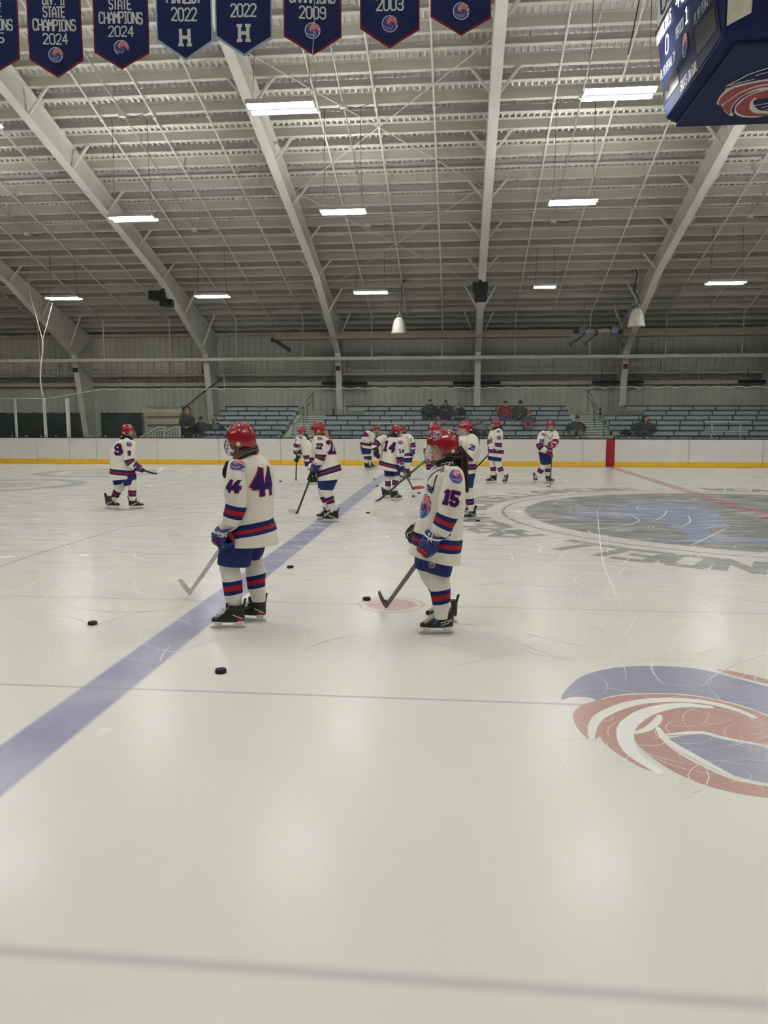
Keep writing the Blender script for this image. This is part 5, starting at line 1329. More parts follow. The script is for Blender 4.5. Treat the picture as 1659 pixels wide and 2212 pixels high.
def stick(lab, top, heel, toe, shaft=BLACK, blade=PLAST, grip=None, hdepth=.068, bdir=None):
    """top, heel, toe: world points"""
    T_, H_, E_ = V(top), V(heel), V(toe); t = thing('hockey_stick', H_, lab, 'hockey stick', 'hockey sticks'); ax = (H_ - T_).normalized()
    side = (E_ - H_); side = (side - ax * side.dot(ax))
    side = side.normalized() if side.length > .02 else ax.cross(V((0, 1, 0))).normalized()
    sh = MB(); sh.bar(T_, H_ - ax * .02, .021, .031, shaft, side); so = obj('shaft', sh, t)
    if grip is False: pass
    elif grip: obj('grip_tape', MB().bar(T_ - ax * .01, T_ + ax * grip[1], .027, .036, grip[0], side), t, label='coloured grip tape')
    else: obj('grip_tape', MB().bar(T_ - ax * .012, T_ + ax * .16, .026, .035, mat('grip_tape_white', (190, 190, 188), .8), side), t)
    bl = MB(); n = 8; u = V((0, 0, 1)) if bdir is None else V(bdir).normalized(); e = (E_ - H_); up = (u - e.normalized() * u.dot(e.normalized())).normalized(); cv = e.cross(up).normalized()
    rings = []
    for i in range(n + 1):
        f = i / n; c = H_ - ax * (.05 * (1 - f)) * (1 if i == 0 else 0) + e * f + cv * (.03 * f * f); hh = hdepth * (.62 + .5 * math.sin(math.pi * min(1, f * .9 + .1)) ** .8) * (1 if f < .9 else .62)
        rings.append([c + up * (z * hh) + cv * (w_ * .004) for z, w_ in ((0, -1), (0, 1), (1, .7), (1, -.7))])
    bl.loft(rings, blade); obj('blade', bl, t)
    hl = MB().tube([H_ - ax * .12, H_ - ax * .04, H_ + e * .06 + up * hdepth * .4], [.016, .019, .02], shaft, 8); obj('hosel', hl, t)
    return t
def Y_(px, py): return gr(px, py).y
RSTR = [([(-.13, -.02), (-.02, .03)], PLAST, .008), ([(-.14, -.035), (-.06, -.01)], NUMRED, .016)]
WSTR = [([(-.09, -.03), (.04, .03)], PLAST, .007), ([(-.06, -.035), (.06, .02)], PLAST, .005)]
SILVER = mat('stick_silver', (176, 176, 174), .3, .3); BEIGE = mat('blade_beige', (206, 198, 182), .6, var=.12, scale=30); REDB = mat('blade_red', (196, 74, 82), .5)
CARB = mat('stick_carbon', (46, 42, 38), .35); GREEN = mat('tape_green', (28, 128, 88), .6)
# ---- 44
Y0 = Y_(530, 1350); T = at(490, 1166, Y0 - .15); H = gr(408, 1284, .03); E_ = gr(381, 1262, .1); E_ = at(380, 1256, H.y + .12)
stick('silver hockey stick of player 44 with a beige curved blade', T, H, E_, SILVER, BEIGE, None, .062)
ax = (H - T)
player(Y0, 'hockey player 44 standing nearest on the left, seen from behind with face turned left', dict(base=(530, 1350), seed=1.3, voxel=.009, amp=.012,
 head=(521, 950, -.02, 156, 6), hk=.9, cage=CAGEB, strap=BLACK,
 torso=[(521, 984, 556, 981, 0, .07), (511, 991, 566, 987, 0, .13), (504, 1004, 577, 1002, .0, .195), (500, 1035, 584, 1033, 0, .2), (499, 1075, 587, 1070, 0, .2), (499, 1134, 591, 1119, 0, .21), (499, 1160, 595, 1145, 0, .22), (500, 1176, 601, 1174, 0, .225)], stripe=5,
 sleeves=[dict(rings=[(508, 990, 545, 996, -.1, .07), (494, 1000, 532, 1010, -.16, .09), (487, 1034, 532, 1040, -.2, .1), (484, 1062, 534, 1069, -.21, .1), (488.5, 1084.5, 533, 1096, -.21, .1), (482, 1110.5, 523, 1123, -.21, .095), (478, 1124, 514, 1139, -.21, .085)], stripe=(4, 5)),
          dict(path=[(560, 1000, .1, 16), (570, 1018, .19, 19), (576, 1060, .24, 18), (562, 1105, .26, 16), (532, 1140, .16, 13)], stripe=(2.6, 3.3))],
 pants=[[(480, 1140, 545, 1145, -.09, .13), (475, 1178, 547, 1186, -.1, .135), (471.5, 1212, 541, 1219, -.1, .13), (474, 1217, 539, 1223, -.1, .12)], [(515, 1145, 572, 1150, .1, .12), (522, 1180, 571, 1184, .12, .12), (530, 1202, 564.5, 1205, .13, .11), (531, 1204, 563, 1207, .13, .105)]],
 socks=[dict(rings=[(476, 1208, 520, 1212, -.1, .085), (475, 1226, 518, 1226, -.1, .08), (479, 1241, 520.5, 1240, -.1, .078), (481.5, 1256, 523, 1251.4, -.1, .075), (486, 1285.6, 523, 1280, -.1, .07), (490, 1296, 522, 1293, -.1, .06), (493, 1306, 522, 1304, -.1, .055), (496, 1314, 522, 1313, -.1, .05)], stripe=(3, 4)),
        dict(rings=[(529, 1196, 566, 1198, .12, .08), (528, 1210, 567, 1210, .12, .078), (528, 1223, 569, 1220, .12, .076), (531.5, 1245, 572.6, 1237, .12, .074), (536.5, 1271, 573, 1266, .12, .07), (541, 1282, 573.5, 1279, .12, .06), (543, 1292, 574, 1291, .12, .05), (545, 1299, 573, 1299, .12, .045)], stripe=(3, 4))],
 skates=[((527, 1356.5), (461, 1358), RSTR, None, .1), ((573, 1343), (528, 1341), RSTR, None, .1)], skL=.262,
 gloves=[((479, 1144, -.22), (488, 1172, -.17), ax, (-.45, -.85, .1), None, 1.08, 'IOR'), ((520, 1146, .1), (507, 1168, .03), ax, (.5, .8, 0), None, 1.0)],
 hair=[dict(path=[(549, 968, .02, 13), (538, 974, -.02, 15), (524, 984, -.09, 12), (510, 994, -.13, 7), (502, 999, -.12, 3)], m=HAIRM, strands=46), dict(path=[(492, 1000, .0, 5), (487, 1014, .04, 6), (485, 1026, .04, 4), (486, 1033, .04, 1.5)], m=HAIRD, strands=8), dict(path=[(545, 957, .03, 9), (552, 968, .04, 5), (557, 974, .04, 1)], m=HAIRM, strands=12)],
 decals=[dict(on='T', at=(571.5, 1041), n=(.86, -.5, 0), text='44', h=.26, ratio=.44, wd=.2, gap=.32), dict(on=0, at=(501, 1051), n=(-.42, -.9, 0), text='44', h=.115, ratio=.42, wd=.2, rot=-4, gap=.28), dict(on=0, at=(511, 1004), n=(-.25, -.85, .45), r=.056)]))
# ---- 15
Y0 = Y_(945, 1369); T = at(930, 1176, Y0 - .2); H = gr(832, 1312, .03); E_ = at(811, 1283, H.y + .28)
stick('dark hockey stick of player 15 with its black blade on the pink spot', T, H, E_, CARB, BLACK, None, .062, (0.1, -.3, 1))
ax = H - T
player(Y0, 'hockey player 15 standing nearest on the right in profile, facing left', dict(base=(948, 1366), seed=2.1, voxel=.008, amp=.012,
 head=(956, 966, 0, 197, 7), hk=.9, cage=CAGE, strap=BLACK,
 torso=[(944, 1004, 990, 1007, 0, .07), (938, 1012, 996, 1014, 0, .12), (929, 1021, 1001, 1023, 0, .19), (922, 1042, 1004, 1042, 0, .2), (913, 1084, 1006, 1085, 0, .2), (903, 1116, 1003, 1122, 0, .21), (892, 1143, 1000, 1164, 0, .22), (888, 1170, 996, 1193, 0, .22), (882.5, 1190, 995, 1219, 0, .225)], stripe=6,
 sleeves=[dict(rings=[(958, 1006, 990, 1008, -.1, .07), (960, 1014, 1001, 1024, -.15, .09), (953, 1050, 1005, 1056, -.2, .1), (947, 1084, 1000, 1093, -.21, .1), (943, 1104.5, 988, 1120, -.21, .1), (935, 1129, 976, 1148, -.22, .095), (932, 1139, 967, 1163, -.22, .085)], stripe=(4, 5)),
          dict(path=[(952, 1016, .1, 18), (942, 1032, .2, 19), (930, 1080, .26, 18), (918, 1120, .26, 16), (906, 1140, .16, 13)], stripe=(2.2, 3))],
 pants=[[(908, 1175, 985, 1195, -.08, .14), (908, 1200, 982, 1212, -.09, .14), (915, 1226, 974, 1241, -.09, .13), (918, 1230, 971, 1243, -.09, .12)], [(896, 1172, 950, 1190, .12, .13), (896, 1198, 948, 1206, .13, .13), (895, 1221, 936, 1230, .14, .12), (897, 1223, 935, 1232, .14, .11)]],
 socks=[dict(rings=[(922, 1224, 968, 1234, -.09, .085), (921, 1240, 970.5, 1243, -.09, .085), (926, 1260, 973.5, 1260, -.09, .08), (928.3, 1275.6, 973.6, 1269.5, -.09, .076), (934.4, 1305.6, 973, 1299.4, -.09, .07), (936.5, 1317, 970.5, 1315, -.09, .06), (939, 1328, 968.5, 1328, -.09, .05), (940, 1336, 967, 1336, -.09, .046)], stripe=(3, 4)),
        dict(path=[(918, 1222, .13, 21), (930, 1246, .16, 20), (945, 1272, .22, 18.5), (955, 1295, .26, 16), (963, 1312, .3, 13)], stripe=(1.6, 2.5))],
 skates=[((977, 1369), (913, 1370), [([(.06, .0), (-.02, .09)], mat('boot_blue', (60, 96, 150), .4), .02)], ('CCM', PLAST), .085), ((985.5, 1345), (924, 1343), [([(.06, .0), (-.02, .09)], mat('boot_blue', (60, 96, 150), .4), .02)], None, .095)], skL=.262,
 gloves=[((935, 1156, -.25), (928, 1184, -.21), ax, (-.15, -.95, .2), None, 1.12, 'R'), ((904, 1142, .12), (897, 1160, .02), ax, (-.8, .3, 0), (GBLK, GBLK, PLAST), .9)],
 necktext=((966, 1006), 'CCM'), neck=[[(938, 996, 985, 990, 0, .075), (940, 1003, 990, 1002, 0, .085), (942, 1010, 997, 1011, 0, .1)]],
 hair=[dict(path=[(984, 968, .02, 10), (990, 985, .03, 15), (995, 1005, .03, 14), (1002, 1030, .02, 8), (1007, 1052, .02, 5), (1010, 1064, .02, 1.5)], m=HAIRD, strands=24), dict(path=[(966, 984, -.07, 5), (972, 988, -.07, 8), (982, 984, -.03, 10), (986, 976, .0, 9)], m=HAIRD, strands=24)],
 decals=[dict(on=0, at=(976, 1076), n=(.12, -.98, .1), text='15', h=.122, ratio=.52, wd=.23, rot=-13, gap=.25), dict(on=0, at=(986, 1029), n=(.35, -.85, .4), r=.056, ry=1.25, rot=-8), dict(on='T', at=(917, 1093), n=(-.72, -.69, 0), r=.085, ry=1.25, rot=-8),
   dict(on='T', at=(928, 1056), n=(-.72, -.69, 0), text='ITBI', h=.055, edge=False, rot=-14, wd=.2), dict(on='T', at=(934, 1034), n=(-.72, -.69, 0), lines=[[(-.1, .08), (-.1, -.03), (.03, .07)], [(.06, .08), (.02, -.09)], [(.03, .08), (.08, .08)]], wd=.011), dict(on='P', at=(933, 1220), n=(-.2, -.98, 0), r=.027)]))
# ---- 9
Y0 = Y_(270, 1100); T = at(304, 1014, Y0 - .12); H = at(335, 1024, Y0 - .05); E_ = at(347, 1006.5, Y0 + .15)
stick('black stick with a white blade held off the ice by player 9', T, H, E_, BLACK, PLAST, False, .09, (.9, .1, .3))
player(Y0, 'hockey player 9 skating to the right alone at the left', dict(base=(270, 1100), seed=3.7,
 head=(276.5, 931.5, 0, 12, 6), hk=.86, torso=[(264, 948, 286, 949, 0, .07), (256, 953, 290, 954, 0, .15), (248, 962, 291, 962, 0, .2), (242, 976, 289, 976, 0, .2), (240.5, 993, 286, 993, 0, .2), (239, 1010, 288, 1016, 0, .21), (239, 1022, 292, 1027.5, 0, .22), (237.5, 1037, 294.5, 1033, 0, .225)], stripe=5,
 sleeves=[dict(path=[(272, 954, -.1, 9), (279, 961, -.18, 11.5), (278, 981, -.22, 12), (280, 996, -.22, 10.5), (287, 1003, -.2, 9.5), (293, 1007, -.18, 7.5)], stripe=(2.7, 3.6)), dict(path=[(262, 957, .15, 10), (262, 980, .24, 11), (272, 1000, .2, 9), (285, 1012, .1, 7)], stripe=(1.5, 2.2))],
 pants=[[(262, 1025, 293, 1028, -.08, .13), (265, 1036, 293, 1034, -.09, .13), (269, 1048, 291, 1044, -.1, .115), (271, 1050, 290, 1046, -.1, .105)], [(243, 1026, 272, 1028, .1, .13), (245, 1038, 271, 1037, .1, .125), (247, 1047, 267, 1044, .1, .11), (248, 1048, 266, 1045, .1, .1)]],
 socks=[dict(path=[(284, 1038, -.1, 11), (286.5, 1047, -.1, 10), (286, 1058.5, -.1, 9.2), (286, 1072, -.1, 8), (286, 1081, -.1, 6)], stripe=(2, 3)), dict(path=[(262, 1040, .1, 11), (260, 1051, .1, 10.5), (254, 1060, .1, 9.5), (249, 1072, .1, 8.2), (244, 1082, .1, 6)], stripe=(2, 3))],
 skates=[((279, 1099.5), (309, 1098.5), WSTR), ((230, 1099), (258, 1101), WSTR)], gloves=[((294, 1006, -.18), (305, 1016, -.13), (.8, 0, -.3), (-.1, -.6, .8), None, .95), ((286, 1012, .08), (300, 1013, -.02), (.8, 0, -.3), (0, .9, .3), None, .9)],
 neck=[[(265, 938, 287, 942, 0, .08), (265, 945, 288, 948, 0, .085), (265, 949, 287, 951, 0, .085)]], hair=[dict(path=[(264, 944, .02, 4), (261, 955, .0, 3), (258, 966, -.06, 3), (255, 976, -.1, 2), (253, 982, -.1, 1)], m=HAIRD, strands=6)],
 decals=[dict(on='T', at=(254, 971), n=(-.55, -.83, 0), text='9', h=.23, wd=.22), dict(on=0, at=(279, 979), n=(.2, -.97, 0), text='9', h=.095, wd=.24), dict(on=0, at=(278.5, 959), n=(.1, -.8, .55), r=.055)]))
# ---- 22
Y0 = Y_(712, 1127); T = at(683, 1000, Y0 - .18); H = gr(641, 1110.5, .03); E_ = at(620, 1105.5, H.y + .05)
stick('black stick with a long white blade held by player 22', T, H, E_, BLACK, BEIGE, None, .07)
ax = H - T
player(Y0, 'hockey player 22 with a blond braid, leaning on a stick left of centre', dict(base=(714, 1127), seed=4.4,
 head=(686, 928.5, 0, 168, 14), hk=.85, torso=[(681, 940, 706, 941, 0, .07), (677, 946, 713, 947, 0, .14), (677, 958, 719, 959, 0, .2), (680, 977, 725, 977, 0, .2), (684, 997, 730, 995, 0, .2), (686, 1018, 733.5, 1003, 0, .21), (687, 1030.5, 737, 1016, 0, .22), (687, 1038, 743, 1033, 0, .225)], stripe=5,
 sleeves=[dict(path=[(692, 946, -.1, 9), (690, 956, -.17, 12.5), (692, 972, -.2, 13.5), (692.5, 981, -.2, 12.5), (690.5, 992, -.2, 11), (684.5, 1001, -.2, 8.5)], stripe=(3, 4)), dict(path=[(684, 952, .12, 10), (680, 975, .2, 11), (676, 1000, .15, 9), (674, 1016, .0, 8)], stripe=(1.6, 2.3))],
 pants=[[(688, 1022, 733, 1022, -.08, .14), (690, 1040, 728, 1040, -.09, .14), (691, 1055, 721, 1056, -.09, .125), (692, 1057, 720, 1058, -.09, .115)], [(684, 1020, 722, 1022, .1, .14), (686, 1040, 718, 1040, .1, .135), (687, 1052, 712, 1052, .1, .12), (688, 1054, 711, 1054, .1, .11)]],
 socks=[dict(path=[(705, 1048, -.09, 12), (705, 1060, -.09, 13), (711, 1073.5, -.09, 10.5), (715, 1087.5, -.09, 9), (718, 1099, -.09, 6.5), (719, 1106, -.09, 5.5)], stripe=(2, 3)), dict(path=[(696, 1046, .1, 11), (697, 1058, .12, 11), (700, 1071, .14, 10), (704, 1083, .16, 8.5), (708, 1096, .18, 6), (709, 1102, .18, 5)], stripe=(2, 3))],
 skates=[((730.5, 1128.5), (699, 1128), WSTR), ((716, 1121.5), (689, 1123), WSTR)], gloves=[((683, 1000, -.22), (681, 1012, -.18), ax, (-.4, -.9, .1), None, .95), ((677, 1018, -.05), (674, 1033, -.12), ax, (-.5, -.8, 0), (GBLK, GBLK, GBLK), 1.0)],
 hair=[dict(path=[(698, 931, .0, 5), (703, 938, -.03, 5), (709, 947, -.05, 4), (714, 955, -.06, 3), (716, 960, -.06, 1)], m=HAIRB, strands=8)],
 neck=[[(680, 938, 700, 937, 0, .07), (680, 942, 704, 941, 0, .075)]],
 decals=[dict(on=0, at=(689, 964), n=(-.1, -.99, .05), text='22', h=.1, wd=.24, rot=-4), dict(on='T', at=(719, 966), n=(.9, -.42, .1), text='22', h=.24, wd=.22), dict(on=0, at=(691, 946.5), n=(0, -.7, .7), r=.05)]))
# ---- 7, behind 22
Y0 = Y_(684, 1046); T = at(641, 972, Y0 - .05); H = gr(639.3, 1038.8, .03); E_ = at(630.5, 1034.5, H.y + .05)
stick('thin black upright stick with a small white blade, left of player 22', T, H, E_, BLACK, PLAST, None, .065)
ax = H - T
player(Y0, 'hockey player 7 bending forward behind player 22', dict(base=(680, 1046), seed=5.2,
 head=(651.5, 932, 0, 172, 22), hk=.86, torso=[(644, 939, 660, 941, 0, .07), (641, 944, 666, 946, 0, .14), (643, 955, 676, 955, 0, .2), (649, 969, 681, 967, 0, .2), (654, 984, 684, 981, 0, .21), (656.5, 992, 686, 989, 0, .21), (658, 997, 688, 994, 0, .21)], stripe=4,
 sleeves=[dict(path=[(651, 944, -.12, 6), (645, 949, -.18, 7), (641, 959, -.2, 7), (640, 966, -.2, 6.2), (640, 972, -.18, 5.5)], stripe=(2, 3)), dict(path=[(660, 948, .15, 7), (654, 966, .22, 7), (647, 980, .15, 6), (645, 988, .05, 5)], stripe=(1.5, 2.2))],
 pants=[[(657, 990, 684, 990, -.08, .14), (658, 998, 681, 998, -.09, .14), (659, 1007, 675, 1007, -.1, .12)], [(664, 990, 688, 990, .1, .14), (668, 1000, 690, 1000, .1, .13), (673, 1010, 689, 1008, .1, .11)]],
 socks=[dict(path=[(667, 1003, -.1, 8), (670, 1009, -.1, 8), (672, 1014, -.1, 7), (675, 1022, -.1, 6), (681, 1032, -.1, 4.5)], stripe=(1.3, 2.7)), dict(path=[(681, 1004, .1, 7.5), (684, 1013, .1, 7), (689, 1022, .12, 6), (694, 1032, .14, 4.5)], stripe=(1, 2))],
 skates=[((693, 1046), (678, 1046.5)), ((702, 1044), (686, 1043.5))], skL=.29, gloves=[((640, 972, -.16), (641.5, 978, -.06), ax, (-.6, -.7, .2), (GBLK, GBLK, PLAST), .95), ((645, 986, .0), (641, 993, -.03), ax, (-.6, -.7, 0), (GBLK, GRED, GBLK), .95)],
 hair=[dict(path=[(658, 938, .0, 4), (663, 945, -.05, 3.5), (668, 954, -.08, 2.5), (671, 962, -.1, 1)], m=HAIRD, strands=6)],
 decals=[dict(on=0, at=(638.5, 952), n=(-.5, -.85, 0), text='7', h=.1, wd=.22, edge=False), dict(on='T', at=(671, 955), n=(.8, -.55, .1), text='7', h=.23, wd=.22, rot=14, edge=False), dict(on=0, at=(648, 943.5), n=(0, -.7, .7), r=.05)]))
# ---- bending player at the boards
Y0 = 26.7
player(Y0, 'small hockey player bending forward by the far boards, left of player 14', dict(base=(797, 1012.5), seed=6.1,
 head=(813, 927.5, -.05, 345, 26), hk=.86, torso=[(804, 933, 812, 938, 0, .07), (795, 931, 810, 942, 0, .15), (787, 936, 809, 947, 0, .2), (781, 946, 807.5, 952, 0, .2), (779, 954, 804, 959, 0, .2), (778, 960.5, 802, 964, 0, .2), (778, 965, 801.5, 969.5, 0, .2)], stripe=4,
 sleeves=[dict(path=[(797, 934, -.12, 5), (791, 938, -.2, 6), (788, 945, -.24, 5.6), (792, 952, -.24, 5), (797, 955, -.2, 4.2)], stripe=(.9, 1.9)), dict(path=[(803, 938, .14, 5), (806, 948, .2, 5), (803, 955, .1, 4)], stripe=(.8, 1.4))],
 pants=[[(778, 962, 799, 967, -.08, .14), (780, 972, 796, 974, -.09, .14), (782, 981, 795, 981, -.1, .12)], [(782, 963, 802, 968, .1, .14), (786, 974, 802, 974, .1, .13), (789, 981, 801, 980, .1, .12)]],
 socks=[dict(path=[(790, 977, -.1, 5.5), (791, 985, -.1, 5.2), (791, 992, -.1, 4.8), (790.5, 1003, -.1, 3.4)], stripe=(1, 2)), dict(path=[(797, 977, .1, 5.5), (798, 985, .1, 5), (798.5, 993, .1, 4.6), (798, 1002, .1, 3.2)], stripe=(1, 2))],
 skates=[((788, 1014), (803.5, 1014.2)), ((795, 1011.5), (810, 1011.5))], skL=.29, gloves=[((796, 955, -.2), (799, 957, -.15), (.7, 0, -.7), (-.2, -.8, .6), None, .95), ((803, 955, .08), (800, 957.5, -.05), (.7, 0, -.7), (.5, .7, 0), None, .9)], decals=[]))
# ---- behind 14
Y0 = Y_(879, 1036)
player(Y0, 'hockey player half hidden behind player 14, helmet touching', dict(base=(880, 1036.5), seed=7.3,
 head=(867.5, 929, .0, 188, 14), hk=.86, torso=[(866, 937, 879, 936, 0, .07), (864, 941, 886, 942, 0, .15), (864, 951, 890, 951, 0, .2), (866, 966, 890.5, 965, 0, .2), (868, 979, 891, 978, 0, .2), (868, 985, 892, 984.5, 0, .21), (868, 989, 894.5, 987, 0, .21)], stripe=4,
 sleeves=[dict(path=[(880, 941, -.12, 5), (886, 946, -.18, 6), (891, 957, -.22, 6), (892.5, 966, -.22, 5.5), (892, 972, -.2, 4.8)], stripe=(2, 3)), dict(path=[(872, 943, .12, 6), (868, 960, .2, 6), (868, 975, .15, 5)], stripe=(1, 1.7))],
 pants=[[(873, 982, 892, 983, -.08, .13), (874, 991, 891, 992, -.09, .13), (876, 999, 890, 999, -.1, .11)], [(868, 982, 886, 983, .1, .13), (868, 991, 884, 992, .1, .13), (869, 998, 882, 998, .1, .11)]],
 socks=[dict(path=[(882, 995, -.1, 6.2), (881.5, 1003, -.1, 6), (880.5, 1012, -.1, 5.4), (880, 1020.5, -.1, 4.8), (880, 1028, -.1, 4)], stripe=(2, 3)), dict(path=[(876, 995, .1, 6), (875, 1004, .1, 5.8), (873, 1012, .1, 5.4), (871, 1020, .1, 4.8), (869, 1028, .1, 4)], stripe=(2, 3))],
 skates=[((886.5, 1036.5), (869, 1037.5), WSTR), ((875, 1034), (860, 1035), WSTR)], skL=.29, gloves=[((892, 973, -.2), (891, 980, -.15), (-.6, 0, -.8), (.3, -.9, 0), None, .95), ((869, 976, .1), (868, 984, .05), (-.6, 0, -.8), (-.6, .6, 0), None, .9)],
 neck=[[(866, 931, 877, 933, 0, .075), (866, 937, 879, 938, 0, .08)]], decals=[dict(on=0, at=(888, 950), n=(.3, -.9, .2), text='1', h=.1, wd=.24, edge=False), dict(on='T', at=(872, 966), n=(-.3, -.9, 0), r=.07, ry=1.2)]))
# ---- 14
Y0 = Y_(850, 1080.5); T = at(869, 1010, Y0 - .1); H = gr(893, 1058, .03); E_ = at(918, 1055, H.y - .05)
stick('black stick with a red blade held by player 14', T, H, E_, BLACK, REDB, None, .075)
ax = H - T
player(Y0, 'hockey player 14 seen from behind in the middle of the ice', dict(base=(848, 1080), seed=8.8,
 head=(857.5, 931.5, 0, 25, 8), hk=.86, torso=[(845, 943, 859, 944, 0, .07), (837, 946, 865, 948, 0, .13), (829, 950, 870, 954, 0, .17), (825, 962, 871, 966, 0, .18), (823, 978, 867, 983, 0, .18), (820, 993.5, 864, 1005, 0, .19), (817.5, 1003, 864, 1014, 0, .2), (815.5, 1012.5, 864, 1019, 0, .205)], stripe=5,
 sleeves=[dict(path=[(836, 948, -.05, 7), (828, 948, -.05, 8.5), (818, 954, -.1, 8.5), (811.5, 962, -.12, 8), (810, 969, -.15, 7.5), (812, 974, -.16, 6.5)], stripe=(2.1, 3.3)), dict(path=[(861, 949, -.08, 8), (866, 956, -.12, 9), (866, 973, -.16, 9), (864, 988, -.16, 8.5), (866, 1000, -.16, 7.5), (868, 1004, -.15, 6.5)], stripe=(2.9, 4))],
 pants=[[(827, 1008, 848, 1010, 0, .14), (830, 1018, 848, 1019, 0, .14), (831, 1028, 846, 1028.5, 0, .12)], [(845, 1009, 866, 1010, 0, .14), (846, 1019, 865, 1018, 0, .14), (847, 1029, 864.5, 1026, 0, .12)]],
 socks=[dict(path=[(838.5, 1023, 0, 7.5), (838.5, 1031, 0, 7.2), (838, 1039, 0, 6.8), (838, 1050, 0, 5.8), (837, 1058, 0, 4.8)], stripe=(2, 3)), dict(path=[(856, 1023, 0, 8), (855.5, 1030, 0, 7.5), (855, 1037, 0, 7.2), (852.5, 1048, 0, 6), (850, 1060, 0, 4.8)], stripe=(2, 3))],
 skates=[((826.5, 1076.5), (846, 1074.5), WSTR), ((845, 1082), (869, 1080.5), WSTR)], skL=.275, gloves=[((812, 973, -.16), (817, 984, -.14), (.4, 0, -.8), (-.5, -.8, 0), (GBLK, GBLK, GBLK), 1.0), ((867, 1003, -.15), (869, 1012, -.1), ax, (-.2, -.95, 0), None, .95)],
 neck=[[(845, 937, 862, 937, 0, .075), (844, 943, 861, 944, 0, .08)]], hair=[dict(path=[(848, 933, -.03, 6), (848, 940, -.05, 6), (851, 945, -.05, 3)], m=HAIRD, strands=8)],
 decals=[dict(on='T', at=(841.5, 965), n=(-.15, -.98, 0), text='14', h=.25, wd=.2, rot=-12, gap=.5), dict(on=1, at=(865.5, 955.5), n=(.25, -.85, .45), r=.055), dict(on=1, at=(868, 974.5), n=(.6, -.8, 0), text='14', h=.1, wd=.24, edge=False)]))
# ---- hidden player behind 15
Y0 = 13.5; T = at(942, 975, Y0 - .1); H = at(817, 1082, Y0 + .3); E_ = gr(814, 1112, .03)
stick('long black stick with green tape and a white blade, crossing before player 14', T, H, E_, BLACK, BEIGE, (GREEN, .52), .085, (-.9, .2, .2))
player(Y0, 'hockey player mostly hidden behind player 15, holding the stick with green tape', dict(base=(948, 1117), seed=9.4,
 head=(939, 929.5, 0, 188, 12), hk=.86, torso=[(932, 943, 952, 943, 0, .07), (926, 949, 958, 949, 0, .14), (920, 958, 961, 958, 0, .2), (919, 978, 962, 978, 0, .2), (921, 1001, 963, 1001, 0, .2), (921, 1014, 964, 1014, 0, .21), (922, 1024, 964, 1024, 0, .21)], stripe=4,
 sleeves=[dict(path=[(948, 950, -.12, 9), (950, 968, -.2, 11), (945, 985, -.22, 10), (934, 990, -.2, 8)], stripe=(1.2, 2)), dict(path=[(930, 952, .12, 9), (925, 970, .18, 10), (924, 984, .1, 8)], stripe=(1, 1.7))],
 pants=[[(930, 1015, 964, 1015, -.08, .13), (932, 1032, 963, 1032, -.09, .13), (934, 1048, 960, 1048, -.1, .12)], [(928, 1015, 960, 1015, .1, .13), (930, 1032, 958, 1032, .1, .13), (932, 1046, 956, 1046, .1, .12)]],
 socks=[dict(path=[(947, 1042, -.1, 11.5), (947, 1055, -.1, 11), (948, 1068, -.1, 10), (949, 1082, -.1, 8.5), (950, 1098, -.1, 6)], stripe=(2, 3)), dict(path=[(944, 1042, .1, 11), (943, 1055, .1, 10.5), (942, 1068, .1, 9.5), (941, 1082, .1, 8), (941, 1096, .1, 6)], stripe=(2, 3))],
 skates=[((960, 1119.5), (928, 1120)), ((953, 1112.5), (922, 1113))], gloves=[((931, 993, -.18), (923, 998, -.1), (E_ - T), (-.2, -.9, .3), (GRED, GRED, PLAST), .72), ((924, 984, .08), (936, 980, -.05), (E_ - T), (.2, .7, .5), (GBLK, GRED, PLAST), .9)], decals=[]))
